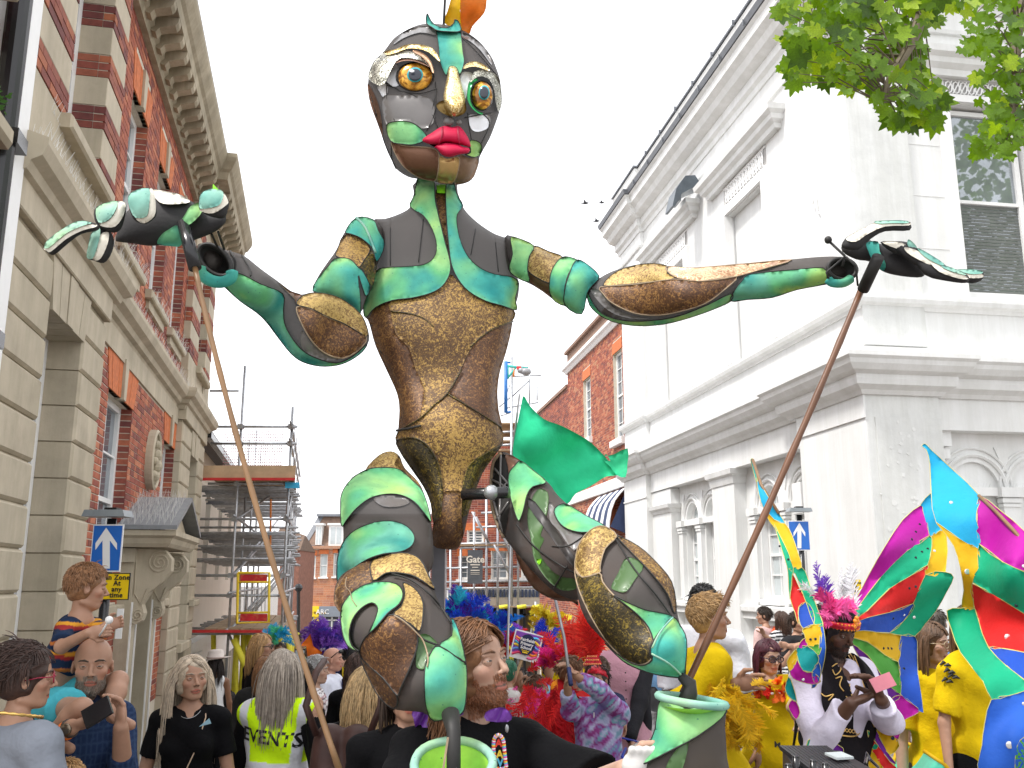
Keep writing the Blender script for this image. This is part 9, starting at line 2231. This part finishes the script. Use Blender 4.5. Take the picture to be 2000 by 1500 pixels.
def tree():
 T=empty('plane_tree',(4.6,1.0,0),'plane tree with large sunlit maple shaped leaves hanging into the upper right corner','tree')
 bark=mat('plane_bark',(.16,.13,.09),.85,var=.35,vs=5,bump=.5,bs=12,bd=.02)
 mb=MB();mb.tube([(4.6,1.0,-.1),(4.62,1.05,2),(4.5,1.2,4),(4.3,1.4,6.0)],[.28,.24,.20,.16],12);mb.build('trunk',bark,T,True)
 limbs=[]
 Yl=4.6
 def br(name,pts,r0,r1):
  P=smooth_loop(np.array(pts,float),4,False);mb=MB();mb.tube([tuple(p)for p in P],list(np.linspace(r0,r1,len(P))),8);mb.build(name,bark,T,True);return P
 A=[at(1760,-160,4.9),at(1800,-40,4.7),at(1790,60,4.6),at(1740,150,4.5),at(1720,200,4.5)]
 l1=br('limb',[(4.35,1.4,5.8),(3.6,2.6,6.2),(2.9,4.0,6.3),at(1700,-190,5.0),at(1620,-120,5.0),at(1570,-60,5.0)],.10,.02)
 l2=br('limb',[(4.35,1.4,5.9),(4.0,3.0,6.5),at(1760,-180,4.9)]+A[1:],.08,.008)
 l3=br('limb',[(4.3,1.4,5.9),(4.4,3.4,6.3),at(2050,-120,6.0),at(1990,40,6.0),at(1985,180,6.0),at(1960,290,6.0)],.08,.008)
 rg=np.random.default_rng(11)
 ang=[]
 out=[(0,-.06)]
 tips=[(-150,.42),(-118,.62),(-95,.45),(-62,.82),(-50,.62),(-38,.78),(-22,.55),(-8,.80),(0,1.0),(8,.80),(22,.55),(38,.78),(50,.62),(62,.82),(95,.45),(118,.62),(150,.42)]
 out=[(0,-.10)]+[(r*sin(radians(a)),r*cos(radians(a))*.95+.0)for a,r in tips]
 v2,f2=triangulate(out,step=.34)
 greens=[(.11,.22,.006),(.22,.36,.008),(.055,.12,.006),(.29,.42,.010),(.14,.26,.008)]
 mats=[]
 for i,g in enumerate(greens):
  m,n,b,o_=_new('plane_leaf_%d'%i);co=_coord(n)
  c=_mix(n,1.0,g,_ramp(n,_noise(n,co,9,4),[(.3,.75),(.7,1.25)]),'MULTIPLY');n.links.new(c,b.inputs['Base Color']);b.inputs['Roughness'].default_value=.38
  tr=n.nodes.new('ShaderNodeBsdfTranslucent');c2=_mix(n,1.0,c,(1.6,1.5,.5),'MULTIPLY');n.links.new(c2,tr.inputs[0]);ms=n.nodes.new('ShaderNodeMixShader');ms.inputs[0].default_value=.48
  n.links.new(b.outputs[0],ms.inputs[1]);n.links.new(tr.outputs[0],ms.inputs[2]);n.links.new(ms.outputs[0],o_.inputs[0]);mats.append(m)
 variants=[]
 for k in range(10):
  cup=rg.uniform(-.25,.3);z=cup*(v2[:,0]**2)*.8+rg.uniform(-.3,.1)*(v2[:,1]-.3)**2+.05*np.sin(v2[:,0]*6+k)
  vv=np.stack([v2[:,0]*rg.uniform(.85,1.1),v2[:,1],z],1)
  variants.append(raw_mesh('leaf',vv,[tuple(t)for t in f2],mats[k%5],True))
 L=[]
 def cluster(poly,n,Ya,Yb,sz):
  poly=np.array(poly,float);lo,hi=poly.min(0),poly.max(0);c=0
  while c<n:
   p=rg.uniform(lo,hi)
   if in_poly([p],poly)[0]:L.append((p[0],p[1],rg.uniform(Ya,Yb),sz*rg.uniform(.6,1.15)));c+=1
 cluster([(1512,-60),(1520,30),(1525,90),(1520,130),(1525,165),(1560,170),(1600,172),(1640,180),(1690,172),(1720,195),(1735,240),(1770,240),(1820,225),(1850,190),(1840,165),(1800,130),(1815,60),(1850,20),(1850,-60)],430,4.3,5.3,.088)
 cluster([(1850,-60),(1852,20),(1900,30),(1930,-60)],30,4.6,5.2,.08)
 cluster([(1870,95),(1895,20),(1930,-40),(2080,-60),(2080,260),(1990,300),(1960,310),(1900,305),(1890,275),(1920,240),(1900,150),(1930,110),(1890,100)],380,5.6,6.6,.085)
 cluster([(1720,190),(1760,190),(1850,195),(1830,240),(1760,250),(1735,235)],22,4.4,4.8,.10)
 L.sort(key=lambda t:-t[3]/t[2])
 stuff=MB()
 for i,(x,y,Y,s)in enumerate(L):
  R=Matrix.Rotation(rg.uniform(-.9,.9),3,'Y')@Matrix.Rotation(rg.uniform(-2.2,-.9),3,'X')@Matrix.Rotation(rg.uniform(-.6,.6),3,'Z')
  me=variants[rg.integers(10)];loc=at(x,y,Y)
  if i<300:
   o=bpy.data.objects.new('leaf',me);COL.objects.link(o);o.parent=T;o.location=np.array(loc)-WL[T.name];o.rotation_euler=R.to_euler();o.scale=(s,s,s)
  else:
   stuff._a([tuple(Vector(loc)+R@(Vector(v.co)*s))for v in me.vertices],[tuple(p.vertices)for p in me.polygons])
 stuff.build('foliage',mats[0],T,kind='stuff')
 cr=MB();c0=np.array([14.2,6.8,11.0])
 for i in range(2600):
  d=rg.normal(0,1,3);d/=np.linalg.norm(d);c=c0+d*np.array([3.4,2.6,3.6])*rg.uniform(.55,1)**.4*(1+.2*sin(5*d[0]+4*d[2]));a=rg.normal(0,1,3);a/=np.linalg.norm(a);b=np.cross(a,d);b/=np.linalg.norm(b)+1e-6
  cr._a([c-a*.12,c+b*.10,c+a*.14,c-b*.10],[(0,1,2,3)])
 cr.build('crown',mats[0],T,kind='stuff')
 br('limb',[(4.3,1.4,5.5),(8,3.5,7.5),(11.5,5.5,9.0),(14.2,6.8,11)],.13,.05)
 tw=MB();allp=np.vstack([l1[8:],l2[8:],l3[8:]])
 for(x,y,Y,s)in L[::3]:
  q=np.array(at(x,y,Y));k=((allp-q)**2).sum(1).argmin();b=allp[k]
  if np.linalg.norm(b-q)<1.0:tw.tube([b,(b+q)/2+np.array([0,0,.06]),q],[.006,.004,.0018],4,False)
 tw.build('twigs',bark,T,kind='stuff')
tree()
def birds():
 for i,(x,y,s,lab)in enumerate(((1143,397,1.0,'flying pigeon, leftmost and lowest winged of the small flock'),(1175,396,.8,'flying pigeon, upper right of the small flock'),(1165,432,.9,'flying pigeon, lowest of the small flock'),(1207,424,.8,'flying pigeon nearest the white cornice'))):
  Y=30;e=empty('pigeon',at(x,y,Y),lab,'bird','pigeons flying over the street');c=np.array(at(x,y,Y));k=Y/1800*s
  mb=MB();mb.ball(c,(6*k,3*k,2.2*k),10,6);mb.ball(c+np.array([6*k,0,1*k]),1.6*k,6,5);mb.tube([c,c-np.array([9*k,0,0])],[2*k,.8*k],5);mb.build('body',mat('pigeon_grey',(.03,.03,.035),.7),e,True)
  for sg in(-1,1):
   mb=MB();w=[c+np.array([3*k,0,k]),c+np.array([-3*k,0,k]),c+np.array([-3*k,sg*6*k,5*k]),c+np.array([1*k+sg*5*k,sg*9*k,7*k])];mb._a([tuple(p)for p in w]+[tuple(p+np.array([0,0,.4*k]))for p in w],[(0,1,2,3),(4,5,6,7),(0,1,5,4),(2,3,7,6)]);mb.build('wing',mat('pigeon_grey'),e)
birds()
